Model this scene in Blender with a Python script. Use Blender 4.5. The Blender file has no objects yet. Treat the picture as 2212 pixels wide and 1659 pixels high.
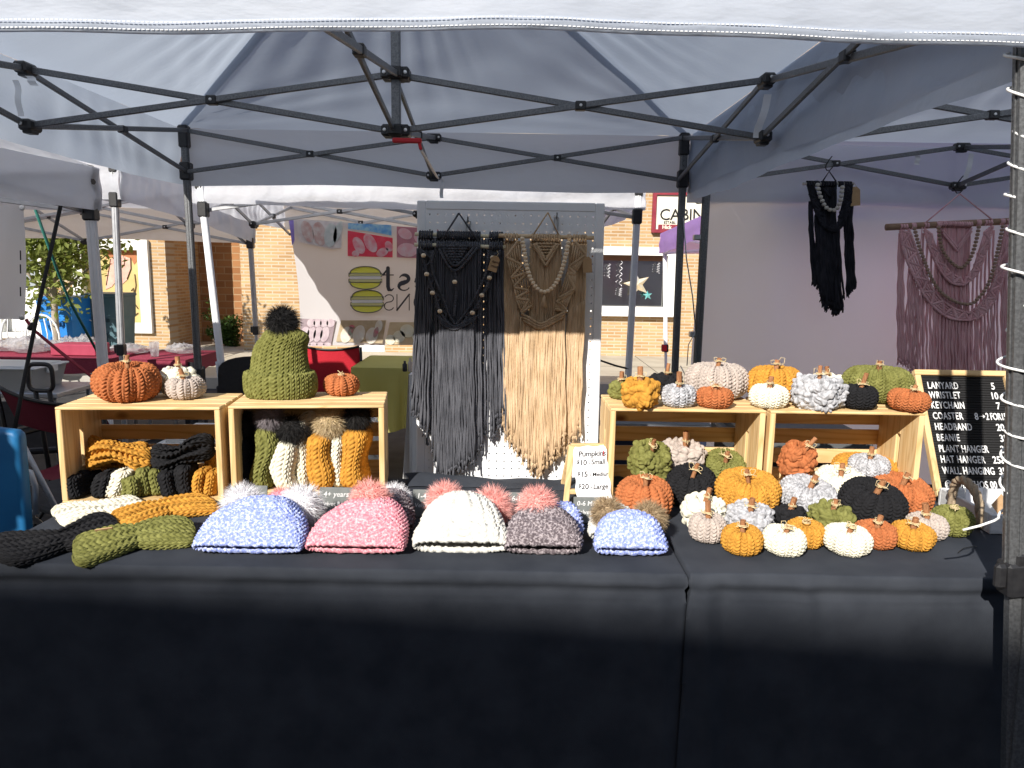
import bpy, bmesh, math, random
import numpy as np
from mathutils import Vector, Matrix, Euler, Quaternion

random.seed(7)
RNG = np.random.RandomState(11)
R = math.radians
PI = math.pi
scene = bpy.context.scene
COL = scene.collection

# ------------------------------------------------------------------ camera
CAM_Z = 1.47
PITCH, ROLL = R(9.0), R(0.9)
FPX = 1609.0                       # focal length for a 2212 x 1659 frame
cam_data = bpy.data.cameras.new('camera')
cam_data.sensor_fit = 'HORIZONTAL'
cam_data.sensor_width = 36.0
cam_data.lens = FPX / 2212.0 * 36.0
cam_data.clip_start = 0.02
cam_data.clip_end = 600.0
cam = bpy.data.objects.new('camera', cam_data)
COL.objects.link(cam)
CAM_M = (Euler((PI / 2 - PITCH, 0, 0)).to_matrix() @ Matrix.Rotation(ROLL, 3, 'Z'))
cam.matrix_world = Matrix.Translation((0, 0, CAM_Z)) @ CAM_M.to_4x4()
scene.camera = cam

# ------------------------------------------------------------------ sky and sun
TO_SUN = Vector((-0.47, -1.0, 0.69)).normalized()
world = bpy.data.worlds.new('World')
scene.world = world
world.use_nodes = True
wn = world.node_tree.nodes
wl = world.node_tree.links
sky = wn.new('ShaderNodeTexSky')
sky.sky_type = 'NISHITA'
sky.sun_disc = False
sky.sun_elevation = math.asin(TO_SUN.z)
sky.sun_rotation = math.atan2(TO_SUN.x, TO_SUN.y)
sky.air_density = 1.0
sky.dust_density = 1.0
wl.new(sky.outputs[0], wn['Background'].inputs[0])
wn['Background'].inputs[1].default_value = 0.095
sun_data = bpy.data.lights.new('sun', 'SUN')
sun_data.energy = 5.0
sun_data.angle = R(0.53)
sun_data.color = (1.0, 0.945, 0.86)
sun = bpy.data.objects.new('sun', sun_data)
COL.objects.link(sun)
sun.rotation_mode = 'QUATERNION'
sun.rotation_quaternion = (-TO_SUN).to_track_quat('-Z', 'Y')
sun.location = TO_SUN * 60

vs = scene.view_settings
vs.view_transform = 'Standard'
vs.look = 'None'
vs.exposure = 0.56
vs.gamma = 1.0
scene.render.film_transparent = False
scene.cycles.max_bounces = 8
scene.cycles.transparent_max_bounces = 12

# ------------------------------------------------------------------ measuring helpers
def ray(px, py):
    return CAM_M @ Vector(((px - 1106) / FPX, -(py - 829.5) / FPX, -1.0))
def at(px, py, Y):
    d = ray(px, py); k = Y / d.y
    return Vector((d.x * k, Y, CAM_Z + d.z * k))
def atz(px, py, Z):
    d = ray(px, py); k = (Z - CAM_Z) / d.z
    return Vector((d.x * k, d.y * k, Z))

# ------------------------------------------------------------------ materials
def lin(c): return tuple(c[:3]) + (1.0,)
def scale_c(c, k): return tuple(min(1, v * k) for v in c[:3])
MATS = {}
def material(name, color, rough=0.8, color2=None, nscale=40.0, ndetail=3.0, bump=0.0, bscale=200.0, bdist=0.002,
             metal=0.0, sheen=0.0, translucent=0.0, tcolor=None, spec=0.3, stretch=(1, 1, 1), lo=0.35, hi=0.65, island=0.0, coat=0.0):
    if name in MATS: return MATS[name]
    m = bpy.data.materials.new(name); m.use_nodes = True
    nt = m.node_tree; N = nt.nodes; L = nt.links
    b = N['Principled BSDF']
    b.inputs['Base Color'].default_value = lin(color)
    b.inputs['Roughness'].default_value = rough
    b.inputs['Metallic'].default_value = metal
    b.inputs['Specular IOR Level'].default_value = spec
    if coat: b.inputs['Coat Weight'].default_value = coat
    if sheen:
        b.inputs['Sheen Weight'].default_value = sheen
        b.inputs['Sheen Roughness'].default_value = 0.5
        b.inputs['Sheen Tint'].default_value = lin(scale_c(color, 1.6))
    tc = N.new('ShaderNodeTexCoord'); mp = N.new('ShaderNodeMapping')
    mp.inputs['Scale'].default_value = stretch
    L.new(tc.outputs['Object'], mp.inputs['Vector'])
    csock = None
    if color2 is not None:
        no = N.new('ShaderNodeTexNoise'); no.inputs['Scale'].default_value = nscale; no.inputs['Detail'].default_value = ndetail
        L.new(mp.outputs[0], no.inputs['Vector'])
        cr = N.new('ShaderNodeValToRGB')
        cr.color_ramp.elements[0].position = lo; cr.color_ramp.elements[0].color = lin(color)
        cr.color_ramp.elements[1].position = hi; cr.color_ramp.elements[1].color = lin(color2)
        L.new(no.outputs['Fac'], cr.inputs[0])
        csock = cr.outputs[0]
    if island:
        ge = N.new('ShaderNodeNewGeometry'); hs = N.new('ShaderNodeHueSaturation'); mr = N.new('ShaderNodeMapRange')
        mr.inputs['To Min'].default_value = 1 - island; mr.inputs['To Max'].default_value = 1 + island
        L.new(ge.outputs['Random Per Island'], mr.inputs['Value']); L.new(mr.outputs[0], hs.inputs['Value'])
        if csock: L.new(csock, hs.inputs['Color'])
        else: hs.inputs['Color'].default_value = lin(color)
        csock = hs.outputs[0]
    if csock: L.new(csock, b.inputs['Base Color'])
    if bump:
        nb = N.new('ShaderNodeTexNoise'); nb.inputs['Scale'].default_value = bscale; nb.inputs['Detail'].default_value = 3
        L.new(mp.outputs[0], nb.inputs['Vector'])
        bp = N.new('ShaderNodeBump'); bp.inputs['Strength'].default_value = bump; bp.inputs['Distance'].default_value = bdist
        L.new(nb.outputs['Fac'], bp.inputs['Height']); L.new(bp.outputs[0], b.inputs['Normal'])
    if translucent:
        tr = N.new('ShaderNodeBsdfTranslucent'); tr.inputs['Color'].default_value = lin(tcolor or color)
        mx = N.new('ShaderNodeMixShader'); mx.inputs[0].default_value = translucent
        out = N['Material Output']
        L.new(b.outputs[0], mx.inputs[1]); L.new(tr.outputs[0], mx.inputs[2]); L.new(mx.outputs[0], out.inputs[0])
    MATS[name] = m
    return m

def yarn(name, c, var=0.72, sheen=0.25, rough=0.95, c2=None, nscale=55, lo=.3, hi=.7):
    return material('yarn_' + name, scale_c(c, var), rough, color2=c2 or scale_c(c, 1.12), nscale=nscale, sheen=sheen, bump=0.55, bscale=420, bdist=0.002, spec=0.1, lo=lo, hi=hi)

C_TERRA = (.43, .145, .056); C_MUST = (.53, .26, .045); C_OLIVE = (.160, .162, .044); C_TAUPE = (.45, .385, .345)
C_GREY = (.40, .405, .43); C_WHITE = (.70, .67, .55); C_BLACK = (.016, .016, .018)
YARN = dict(terracotta=yarn('terracotta', C_TERRA), mustard=yarn('mustard', C_MUST), olive=yarn('olive', C_OLIVE, c2=(.215, .215, .07)), taupe=yarn('taupe', C_TAUPE, .8),
            grey=yarn('grey', C_GREY, .62, c2=(.52, .52, .55), nscale=80, lo=.35, hi=.65), white=yarn('white', C_WHITE, .86), black=yarn('black', C_BLACK, .8, sheen=.12))
def chenille(name, c, sheen_flecks):
    return material('chenille_' + name, c, 0.85, color2=sheen_flecks, nscale=165, ndetail=2.5, sheen=.4, bump=.5, bscale=300, bdist=.004, spec=.15, lo=.44, hi=.66)  # pale flecks paint the velvet's sheen into the yarn's own mottling
CHEN = dict(blue=chenille('blue', (.22, .28, .63), (.62, .67, .84)), pink=chenille('pink', (.60, .20, .255), (.78, .50, .53)),
            white=chenille('white', (.58, .57, .53), (.68, .67, .64)), mauve=chenille('mauve', (.105, .085, .095), (.42, .37, .39)))

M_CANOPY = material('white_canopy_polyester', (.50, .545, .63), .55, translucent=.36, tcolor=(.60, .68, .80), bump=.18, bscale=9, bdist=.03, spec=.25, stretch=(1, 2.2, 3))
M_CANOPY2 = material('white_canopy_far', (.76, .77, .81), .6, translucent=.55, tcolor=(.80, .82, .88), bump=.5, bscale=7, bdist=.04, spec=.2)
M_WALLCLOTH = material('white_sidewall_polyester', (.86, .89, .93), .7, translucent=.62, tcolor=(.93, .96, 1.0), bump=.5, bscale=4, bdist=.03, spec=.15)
M_PURPLE = material('purple_canopy', (.42, .24, .64), .6, translucent=.6, tcolor=(.74, .60, .88), bump=.2, bscale=8, bdist=.01)
M_HAMMER = material('hammered_grey_metal', (.12, .124, .13), .42, color2=(.19, .196, .205), nscale=160, metal=.55, bump=.35, bscale=420, bdist=.001, spec=.5)
M_TUBE = material('galvanised_tube', (.42, .43, .45), .4, metal=.6, color2=(.5, .51, .53), nscale=20)
M_WHITETUBE = material('white_painted_tube', (.74, .75, .77), .4, color2=(.8, .8, .82), nscale=15)
M_BLACKPLA = material('black_plastic', (.014, .014, .016), .45, color2=(.022, .022, .024), nscale=60, spec=.5)
M_STEEL = material('bolt_steel', (.6, .6, .6), .35, metal=.9)
M_REDPLA = material('red_plastic', (.5, .02, .03), .4)
M_CLOTH = material('black_tablecloth', (.028, .032, .041), .85, color2=(.041, .046, .057), nscale=9, sheen=.3, bump=.5, bscale=700, bdist=.0012, spec=.12)
M_TWINE = material('twine_fibre', (.62, .48, .26), .9, color2=(.75, .62, .38), nscale=200)
M_CINN = material('cinnamon_bark', (.27, .115, .05), .75, color2=(.40, .19, .09), nscale=60, stretch=(4, 4, 1), bump=.4, bscale=120, bdist=.001)
M_KRAFT = material('kraft_card', (.42, .27, .14), .85, color2=(.47, .31, .17), nscale=60)
M_PAPER = material('white_paper', (.84, .84, .86), .8, color2=(.8, .8, .83), nscale=8)
M_INK = material('black_ink', (.012, .012, .014), .7)
M_REDINK = material('red_ink', (.35, .02, .03), .7)
M_CHALK = material('chalk', (.72, .72, .72), .95, color2=(.5, .5, .5), nscale=300)
M_SLATE = material('grey_slate_board', (.13, .14, .138), .75, color2=(.17, .18, .176), nscale=40)
M_WPAINT = material('white_board_paint', (.80, .81, .83), .5, color2=(.76, .77, .79), nscale=6)
M_BEAD = material('wooden_bead', (.80, .63, .43), .6, color2=(.84, .70, .52), nscale=30)
M_DOWEL = material('dowel_wood', (.58, .42, .25), .6, color2=(.66, .50, .32), nscale=30, stretch=(1, 8, 8))
M_CABLE = material('white_cable', (.80, .80, .79), .4)
M_HOOK = material('steel_hook', (.35, .35, .36), .35, metal=.9)
M_ROPEG = material('jute_rope', (.30, .23, .16), .95, color2=(.38, .30, .21), nscale=150, bump=.8, bscale=300, bdist=.003)

def wood_mat(name, c1, c2, axis='X', knots=True):
    m = bpy.data.materials.new(name); m.use_nodes = True
    nt = m.node_tree; N = nt.nodes; L = nt.links; b = N['Principled BSDF']
    b.inputs['Roughness'].default_value = .6; b.inputs['Specular IOR Level'].default_value = .25
    tc = N.new('ShaderNodeTexCoord'); mp = N.new('ShaderNodeMapping')
    s = {'X': (1.2, 14, 14), 'Y': (14, 1.2, 14), 'Z': (14, 14, 1.2)}[axis]
    mp.inputs['Scale'].default_value = s
    L.new(tc.outputs['Object'], mp.inputs[0])
    ge = N.new('ShaderNodeNewGeometry'); ad = N.new('ShaderNodeVectorMath'); ad.operation = 'ADD'
    cm = N.new('ShaderNodeVectorMath'); cm.operation = 'SCALE'; cm.inputs['Scale'].default_value = 9.0
    cb = N.new('ShaderNodeCombineXYZ')
    for k in range(3): L.new(ge.outputs['Random Per Island'], cb.inputs[k])
    L.new(cb.outputs[0], cm.inputs[0]); L.new(mp.outputs[0], ad.inputs[0]); L.new(cm.outputs[0], ad.inputs[1])
    no = N.new('ShaderNodeTexNoise'); no.inputs['Scale'].default_value = 1.3; no.inputs['Detail'].default_value = 2; no.inputs['Distortion'].default_value = .4
    L.new(ad.outputs[0], no.inputs['Vector'])
    mu = N.new('ShaderNodeMath'); mu.operation = 'MULTIPLY'; mu.inputs[1].default_value = 13
    L.new(no.outputs['Fac'], mu.inputs[0])
    fr = N.new('ShaderNodeMath'); fr.operation = 'PINGPONG'; fr.inputs[1].default_value = 1.0
    L.new(mu.outputs[0], fr.inputs[0])
    cr = N.new('ShaderNodeValToRGB')
    cr.color_ramp.elements[0].position = .05; cr.color_ramp.elements[0].color = lin(c1)
    cr.color_ramp.elements[1].position = .95; cr.color_ramp.elements[1].color = lin(c2)
    e = cr.color_ramp.elements.new(.6); e.color = lin(tuple((a * 1.3 + b_ * .7) / 2 for a, b_ in zip(c1, c2)))
    L.new(fr.outputs[0], cr.inputs[0])
    n2 = N.new('ShaderNodeTexNoise'); n2.inputs['Scale'].default_value = 2.0
    L.new(ad.outputs[0], n2.inputs['Vector'])
    mx = N.new('ShaderNodeHueSaturation'); mr = N.new('ShaderNodeMapRange'); mr.inputs['To Min'].default_value = .78; mr.inputs['To Max'].default_value = 1.2
    L.new(n2.outputs['Fac'], mr.inputs[0]); L.new(mr.outputs[0], mx.inputs['Value']); L.new(cr.outputs[0], mx.inputs['Color'])
    # sparse knots: small dark ovals along the grain
    mk = N.new('ShaderNodeVectorMath'); mk.operation = 'MULTIPLY'; mk.inputs[1].default_value = {'X': (4.5, .62, .62), 'Y': (.62, 4.5, .62), 'Z': (.62, .62, 4.5)}[axis]
    L.new(ad.outputs[0], mk.inputs[0])
    vo = N.new('ShaderNodeTexVoronoi'); vo.inputs['Scale'].default_value = 1.0; L.new(mk.outputs[0], vo.inputs['Vector'])
    k1 = N.new('ShaderNodeMapRange'); k1.inputs['From Min'].default_value = .06; k1.inputs['From Max'].default_value = .17; k1.inputs['To Min'].default_value = 1; k1.inputs['To Max'].default_value = 0
    L.new(vo.outputs['Distance'], k1.inputs[0])
    sx = N.new('ShaderNodeSeparateColor'); L.new(vo.outputs['Color'], sx.inputs[0])
    gt = N.new('ShaderNodeMath'); gt.operation = 'GREATER_THAN'; gt.inputs[1].default_value = .62; L.new(sx.outputs[0], gt.inputs[0])
    km = N.new('ShaderNodeMath'); km.operation = 'MULTIPLY'; L.new(k1.outputs[0], km.inputs[0]); L.new(gt.outputs[0], km.inputs[1])
    kx_ = N.new('ShaderNodeMix'); kx_.data_type = 'RGBA'; L.new(km.outputs[0], kx_.inputs[0]); L.new(mx.outputs[0], kx_.inputs[6]); kx_.inputs[7].default_value = (.20, .085, .03, 1)
    L.new(kx_.outputs[2], b.inputs['Base Color'])
    bp = N.new('ShaderNodeBump'); bp.inputs['Strength'].default_value = .15; bp.inputs['Distance'].default_value = .002
    L.new(fr.outputs[0], bp.inputs['Height']); L.new(bp.outputs[0], b.inputs['Normal'])
    return m
PINE = dict(X=wood_mat('pine_x', (.74, .54, .285), (.60, .385, .17), 'X'), Y=wood_mat('pine_y', (.74, .54, .285), (.60, .385, .17), 'Y'),
            Z=wood_mat('pine_z', (.74, .54, .285), (.60, .385, .17), 'Z'))
OAK = dict(X=wood_mat('light_wood_x', (.68, .48, .25), (.58, .38, .18), 'X'), Z=wood_mat('light_wood_z', (.68, .48, .25), (.58, .38, .18), 'Z'))

def brick_mat(name, c1, c2, mortar, bw, bh, msize=.008, axis='XZ', rough=.9):
    m = bpy.data.materials.new(name); m.use_nodes = True
    nt = m.node_tree; N = nt.nodes; L = nt.links; b = N['Principled BSDF']
    b.inputs['Roughness'].default_value = rough; b.inputs['Specular IOR Level'].default_value = .15
    tc = N.new('ShaderNodeTexCoord'); sp = N.new('ShaderNodeSeparateXYZ'); cb = N.new('ShaderNodeCombineXYZ')
    L.new(tc.outputs['Object'], sp.inputs[0])
    L.new(sp.outputs['X' if axis == 'XZ' else 'Y'], cb.inputs[0]); L.new(sp.outputs['Z'], cb.inputs[1])
    br = N.new('ShaderNodeTexBrick'); br.inputs['Scale'].default_value = 1.0
    br.inputs['Brick Width'].default_value = bw; br.inputs['Row Height'].default_value = bh
    br.inputs['Mortar Size'].default_value = msize; br.inputs['Mortar Smooth'].default_value = .2; br.inputs['Bias'].default_value = -.1
    br.inputs['Color1'].default_value = lin(c1); br.inputs['Color2'].default_value = lin(c2); br.inputs['Mortar'].default_value = lin(mortar)
    L.new(cb.outputs[0], br.inputs['Vector'])
    no = N.new('ShaderNodeTexNoise'); no.inputs['Scale'].default_value = 2.2; no.inputs['Detail'].default_value = 5
    L.new(cb.outputs[0], no.inputs['Vector'])
    hs = N.new('ShaderNodeHueSaturation'); mr = N.new('ShaderNodeMapRange'); mr.inputs['To Min'].default_value = .75; mr.inputs['To Max'].default_value = 1.25
    L.new(no.outputs['Fac'], mr.inputs[0]); L.new(mr.outputs[0], hs.inputs['Value']); L.new(br.outputs['Color'], hs.inputs['Color'])
    L.new(hs.outputs[0], b.inputs['Base Color'])
    bp = N.new('ShaderNodeBump'); bp.invert = True; bp.inputs['Strength'].default_value = .5; bp.inputs['Distance'].default_value = .008
    L.new(br.outputs['Fac'], bp.inputs['Height']); L.new(bp.outputs[0], b.inputs['Normal'])
    return m

# ------------------------------------------------------------------ object helpers
def root_loc(o):
    v = Vector((0, 0, 0))
    while o is not None:
        v = v + o.location; o = o.parent
    return v
def tag(o, label=None, cat=None, group=None, kind=None):
    if label: o['label'] = label
    if cat: o['category'] = cat
    if group: o['group'] = group
    if kind: o['kind'] = kind
    return o
def thing(name, label, cat, loc=(0, 0, 0), group=None):
    o = bpy.data.objects.new(name, None); o.empty_display_size = .05
    COL.objects.link(o); o.location = loc
    return tag(o, label, cat, group)
def link(name, me, mat, parent=None, smooth=False):
    if mat is not None: me.materials.append(mat)
    if smooth: me.polygons.foreach_set('use_smooth', np.ones(len(me.polygons), dtype=bool))
    o = bpy.data.objects.new(name, me); COL.objects.link(o)
    if parent is not None: o.parent = parent
    return o

class MB:
    """collects shapes in world coordinates and links them as one mesh object"""
    def __init__(s): s.v = []; s.f = []
    def add(s, vs_, fs_):
        n = len(s.v); s.v.extend([tuple(p) for p in vs_]); s.f.extend([tuple(i + n for i in f) for f in fs_]); return s
    def box(s, c, size, M=None, bev=0.0):
        hx, hy, hz = size[0] / 2, size[1] / 2, size[2] / 2
        c = Vector(c)
        if bev > 0:
            b = min(bev, hx * .9, hy * .9, hz * .9); pts = []; idx = {}
            for sx in (-1, 1):
                for sy in (-1, 1):
                    for sz in (-1, 1):
                        for ax in range(3):
                            p = [sx * (hx - b), sy * (hy - b), sz * (hz - b)]
                            p[ax] = (sx * hx, sy * hy, sz * hz)[ax]
                            idx[(sx, sy, sz, ax)] = len(pts); pts.append(Vector(p))
            F = []
            for ax in range(3):
                for sg in (-1, 1):
                    o1, o2 = [a for a in range(3) if a != ax]
                    ks = []
                    for (a, b_) in ((-1, -1), (1, -1), (1, 1), (-1, 1)):
                        k = [0, 0, 0]; k[ax] = sg; k[o1] = a; k[o2] = b_
                        ks.append(idx[(k[0], k[1], k[2], ax)])
                    F.append(ks)
            for ax in range(3):
                o1, o2 = [a for a in range(3) if a != ax]
                for a in (-1, 1):
                    for b_ in (-1, 1):
                        k1 = [0, 0, 0]; k1[o1] = a; k1[o2] = b_; k1[ax] = -1
                        k2 = list(k1); k2[ax] = 1
                        F.append([idx[(*k1, o1)], idx[(*k2, o1)], idx[(*k2, o2)], idx[(*k1, o2)]])
            for sx in (-1, 1):
                for sy in (-1, 1):
                    for sz in (-1, 1):
                        F.append([idx[(sx, sy, sz, 0)], idx[(sx, sy, sz, 1)], idx[(sx, sy, sz, 2)]])
            if M is not None: pts = [M @ p for p in pts]
            return s.add([p + c for p in pts], F)
        pts = [Vector((x, y, z)) for z in (-hz, hz) for y in (-hy, hy) for x in (-hx, hx)]
        if M is not None: pts = [M @ p for p in pts]
        return s.add([p + c for p in pts], [(0, 2, 3, 1), (4, 5, 7, 6), (0, 1, 5, 4), (2, 6, 7, 3), (0, 4, 6, 2), (1, 3, 7, 5)])
    def beam(s, a, b, w, h=None, up=(0, 0, 1), bev=0.0):
        a = Vector(a); b = Vector(b); d = (b - a); ln = d.length
        if ln < 1e-6: return s
        z = d / ln; u = Vector(up)
        if abs(z.dot(u)) > .98: u = Vector((0, 1, 0))
        x = u.cross(z).normalized(); y = z.cross(x)
        M = Matrix((x, y, z)).transposed()
        return s.box((a + b) / 2, (w, h or w, ln), M, bev)
    def tube(s, pts, r, n=6, caps=True, closed=False, twist=0.0):
        pts = [Vector(p) for p in pts]; m = len(pts)
        rr = r if hasattr(r, '__len__') else [r] * m
        if m < 2: return s
        T = []
        for i in range(m):
            if closed: t = pts[(i + 1) % m] - pts[i - 1]
            else: t = pts[min(i + 1, m - 1)] - pts[max(i - 1, 0)]
            T.append(t.normalized() if t.length > 1e-9 else Vector((0, 0, 1)))
        u = T[0].orthogonal().normalized(); V = []
        for i in range(m):
            u = (u - T[i] * u.dot(T[i]))
            u = u.normalized() if u.length > 1e-6 else T[i].orthogonal().normalized()
            w = T[i].cross(u)
            for k in range(n):
                a = 2 * PI * k / n + twist * i
                V.append(pts[i] + (u * math.cos(a) + w * math.sin(a)) * rr[i])
        F = []
        for i in range(m if closed else m - 1):
            j = (i + 1) % m
            for k in range(n):
                F.append((i * n + k, i * n + (k + 1) % n, j * n + (k + 1) % n, j * n + k))
        if caps and not closed:
            F.append(tuple(range(n - 1, -1, -1))); F.append(tuple((m - 1) * n + k for k in range(n)))
        return s.add(V, F)
    def lathe(s, prof, c, n=20, M=None, sq=None):
        c = Vector(c); V = []; F = []
        for (r, z) in prof:
            for k in range(n):
                a = 2 * PI * k / n
                p = Vector((r * math.cos(a), r * math.sin(a), z))
                if M is not None: p = M @ p
                V.append(p + c)
        for i in range(len(prof) - 1):
            for k in range(n):
                F.append((i * n + k, i * n + (k + 1) % n, (i + 1) * n + (k + 1) % n, (i + 1) * n + k))
        F.append(tuple(range(n - 1, -1, -1))); F.append(tuple((len(prof) - 1) * n + k for k in range(n)))
        return s.add(V, F)
    def ball(s, c, r, n=12, m=8, sc=(1, 1, 1), M=None):
        pr = []
        V = []; F = []; c = Vector(c)
        for i in range(m + 1):
            t = -PI / 2 + PI * i / m
            for k in range(n):
                a = 2 * PI * k / n
                p = Vector((r * sc[0] * math.cos(t) * math.cos(a), r * sc[1] * math.cos(t) * math.sin(a), r * sc[2] * math.sin(t)))
                if M is not None: p = M @ p
                V.append(p + c)
        for i in range(m):
            for k in range(n):
                F.append((i * n + k, i * n + (k + 1) % n, (i + 1) * n + (k + 1) % n, (i + 1) * n + k))
        return s.add(V, F)
    def quad(s, a, b, c, d): return s.add([a, b, c, d], [(0, 1, 2, 3)])
    def poly(s, pts, dirv):
        """flat outline given real thickness along dirv"""
        n = len(pts); d = Vector(dirv); A = [Vector(p) for p in pts]; B = [p + d for p in A]
        return s.add(A + B, [tuple(range(n - 1, -1, -1)), tuple(range(n, 2 * n))] + [(i, (i + 1) % n, n + (i + 1) % n, n + i) for i in range(n)])
    def sheet(s, P):
        """P[nv][nu] grid of points"""
        nv, nu = len(P), len(P[0])
        return s.add([p for row in P for p in row], [(i * nu + k, i * nu + k + 1, (i + 1) * nu + k + 1, (i + 1) * nu + k) for i in range(nv - 1) for k in range(nu - 1)])
    def build(s, name, mat, parent=None, smooth=False):
        o0 = root_loc(parent) if parent is not None else Vector((0, 0, 0))
        me = bpy.data.meshes.new(name)
        me.from_pydata([(p[0] - o0.x, p[1] - o0.y, p[2] - o0.z) for p in s.v], [], s.f)
        me.update()
        if smooth == 'auto':
            o = link(name, me, mat, parent, True)
            try: me.set_sharp_from_angle(angle=R(40))
            except Exception: pass
            return o
        return link(name, me, mat, parent, smooth)

def grid_mesh(name, P, mat, parent=None, closed_u=False, smooth=True, local=None):
    """P: numpy array (nv, nu, 3) in world coordinates"""
    nv, nu = P.shape[:2]
    o0 = np.array(root_loc(parent)) if parent is not None else np.zeros(3)
    V = (P - o0).reshape(-1, 3).astype(np.float32)
    ku = nu if closed_u else nu - 1
    I, K = np.meshgrid(np.arange(nv - 1), np.arange(ku), indexing='ij')
    K2 = (K + 1) % nu
    F = np.stack([I * nu + K, I * nu + K2, (I + 1) * nu + K2, (I + 1) * nu + K], -1).reshape(-1, 4)
    me = bpy.data.meshes.new(name)
    me.vertices.add(len(V)); me.vertices.foreach_set('co', V.ravel())
    me.loops.add(F.size); me.loops.foreach_set('vertex_index', F.ravel().astype(np.int32))
    me.polygons.add(len(F)); me.polygons.foreach_set('loop_start', np.arange(0, F.size, 4, dtype=np.int32))
    me.update(calc_edges=True)
    return link(name, me, mat, parent, smooth)

def waves(x, y, seed, n=7, fmin=1.0, fmax=6.0):
    r = np.random.RandomState(seed); h = 0 * x
    for _ in range(n):
        f = fmin * (fmax / fmin) ** r.rand(); a = r.rand() * 2 * PI; p = r.rand() * 2 * PI
        h = h + np.sin((x * math.cos(a) + y * math.sin(a)) * f * 2 * PI + p) / (f / fmin) ** .6
    return h / n

def text(name, body, loc, size, X, Yv, mat, parent=None, extrude=.0008, align='LEFT', shear=0.0, offset=0.0, space=1.0, xs=1.0):
    """lettering on a board: X is the reading direction, Yv is up on the board"""
    cu = bpy.data.curves.new(name, 'FONT'); cu.body = body; cu.size = size; cu.align_x = align; cu.extrude = extrude
    cu.shear = shear; cu.offset = offset; cu.space_character = space; cu.resolution_u = 3
    cu.materials.append(mat)
    o = bpy.data.objects.new(name, cu); COL.objects.link(o)
    X = Vector(X).normalized(); Yv = Vector(Yv).normalized(); Z = X.cross(Yv)
    if parent is not None: o.parent = parent
    l = Vector(loc) - (root_loc(parent) if parent is not None else Vector((0, 0, 0)))
    o.matrix_local = Matrix.Translation(l) @ Matrix((X, Yv, Z)).transposed().to_4x4() @ Matrix.Diagonal((xs, 1, 1, 1))
    return o
# ------------------------------------------------------------------ knitted surfaces
def stitch(U, V, kind):
    fu = U - np.floor(U) - .5
    au = np.abs(fu)
    if kind == 'v':
        V = V + .5 * (np.floor(U) % 2) + .23 * np.sin(np.floor(U) * 12.9898)                                     # chunky braided chain: two slanted plump legs per column
        leg = np.sqrt(np.clip(1 - ((au - .24) / .26) ** 2, 0, 1)); leg = np.where(au < .24, .55 + .45 * leg, leg)
        ph = .5 + .5 * np.cos(2 * PI * (V - 1.9 * au))
        return leg * (.30 + .70 * ph ** .7)
    if kind == 'h':                                     # same, legs lying across
        V2 = V - np.floor(V) - .5; av = np.abs(V2)
        leg = np.sqrt(np.clip(1 - ((av - .25) / .25) ** 2, 0, 1))
        ph = .5 + .5 * np.cos(2 * PI * (U - 1.3 * av))
        return leg * (.45 + .55 * ph ** .8)
    if kind == 'lump':                                  # seed stitch: offset knobs
        a = np.cos(PI * (U + V)) * np.cos(PI * (U - V))
        return np.abs(a) ** .7
    if kind == 'rib':
        rb = np.abs(np.cos(PI * U)) ** .6
        return rb * (.6 + .4 * np.cos(2 * PI * (V + .5 * np.floor(U))))
    return 0 * U

def displace(P, U, V, amp, kind, closed_u=True):
    if closed_u: du = np.roll(P, -1, 1) - np.roll(P, 1, 1)
    else: du = np.gradient(P, axis=1)
    dv = np.gradient(P, axis=0)
    N = np.cross(du, dv); ln = np.linalg.norm(N, axis=-1, keepdims=True); N = N / np.maximum(ln, 1e-12)
    c = P.reshape(-1, 3).mean(0)
    if (N * (P - c)).sum(-1).mean() < 0: N = -N
    h = stitch(U, V, kind)
    a = amp[..., None] if hasattr(amp, 'shape') else amp
    return P + N * (h[..., None] - .4) * a

def bobbles(P, rad, seed, A):
    """irregular crochet knobs: randomly thrown bumps that crowd each other over the surface"""
    rg = np.random.RandomState(seed); Q = P.reshape(-1, 3)
    du = np.roll(P, -1, 1) - np.roll(P, 1, 1); dv = np.gradient(P, axis=0); N = np.cross(du, dv); ar = np.linalg.norm(N, axis=-1); N = N / np.maximum(ar, 1e-12)[..., None]
    c = Q.mean(0)
    if (N * (P - c)).sum(-1).mean() < 0: N = -N
    pr = ar.ravel() / ar.sum(); cand = rg.choice(len(Q), 900, p=pr); keep = []
    for i in cand:
        if all(((Q[i] - Q[j]) ** 2).sum() > (rad * 1.28) ** 2 for j in keep): keep.append(i)
    h = np.zeros(len(Q)); n2 = np.zeros(len(Q)) + 9.0
    for i in keep:
        r_ = rad * rg.uniform(.85, 1.25); s = rg.uniform(.7, 1.35)
        ax = rg.normal(size=3); ax /= np.linalg.norm(ax); D = Q - Q[i]; al = D @ ax
        d = np.sqrt(np.maximum((D ** 2).sum(1) - .55 * al ** 2, 0)) / r_
        hh = np.sqrt(np.clip(1 - d ** 2, 0, 1)) * s * (.82 + .18 * np.cos(al / rad * 7))
        h = np.maximum(h, hh)
    return P + N * (h.reshape(P.shape[:2])[..., None] - .5) * (A[..., None] * .95)

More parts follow.
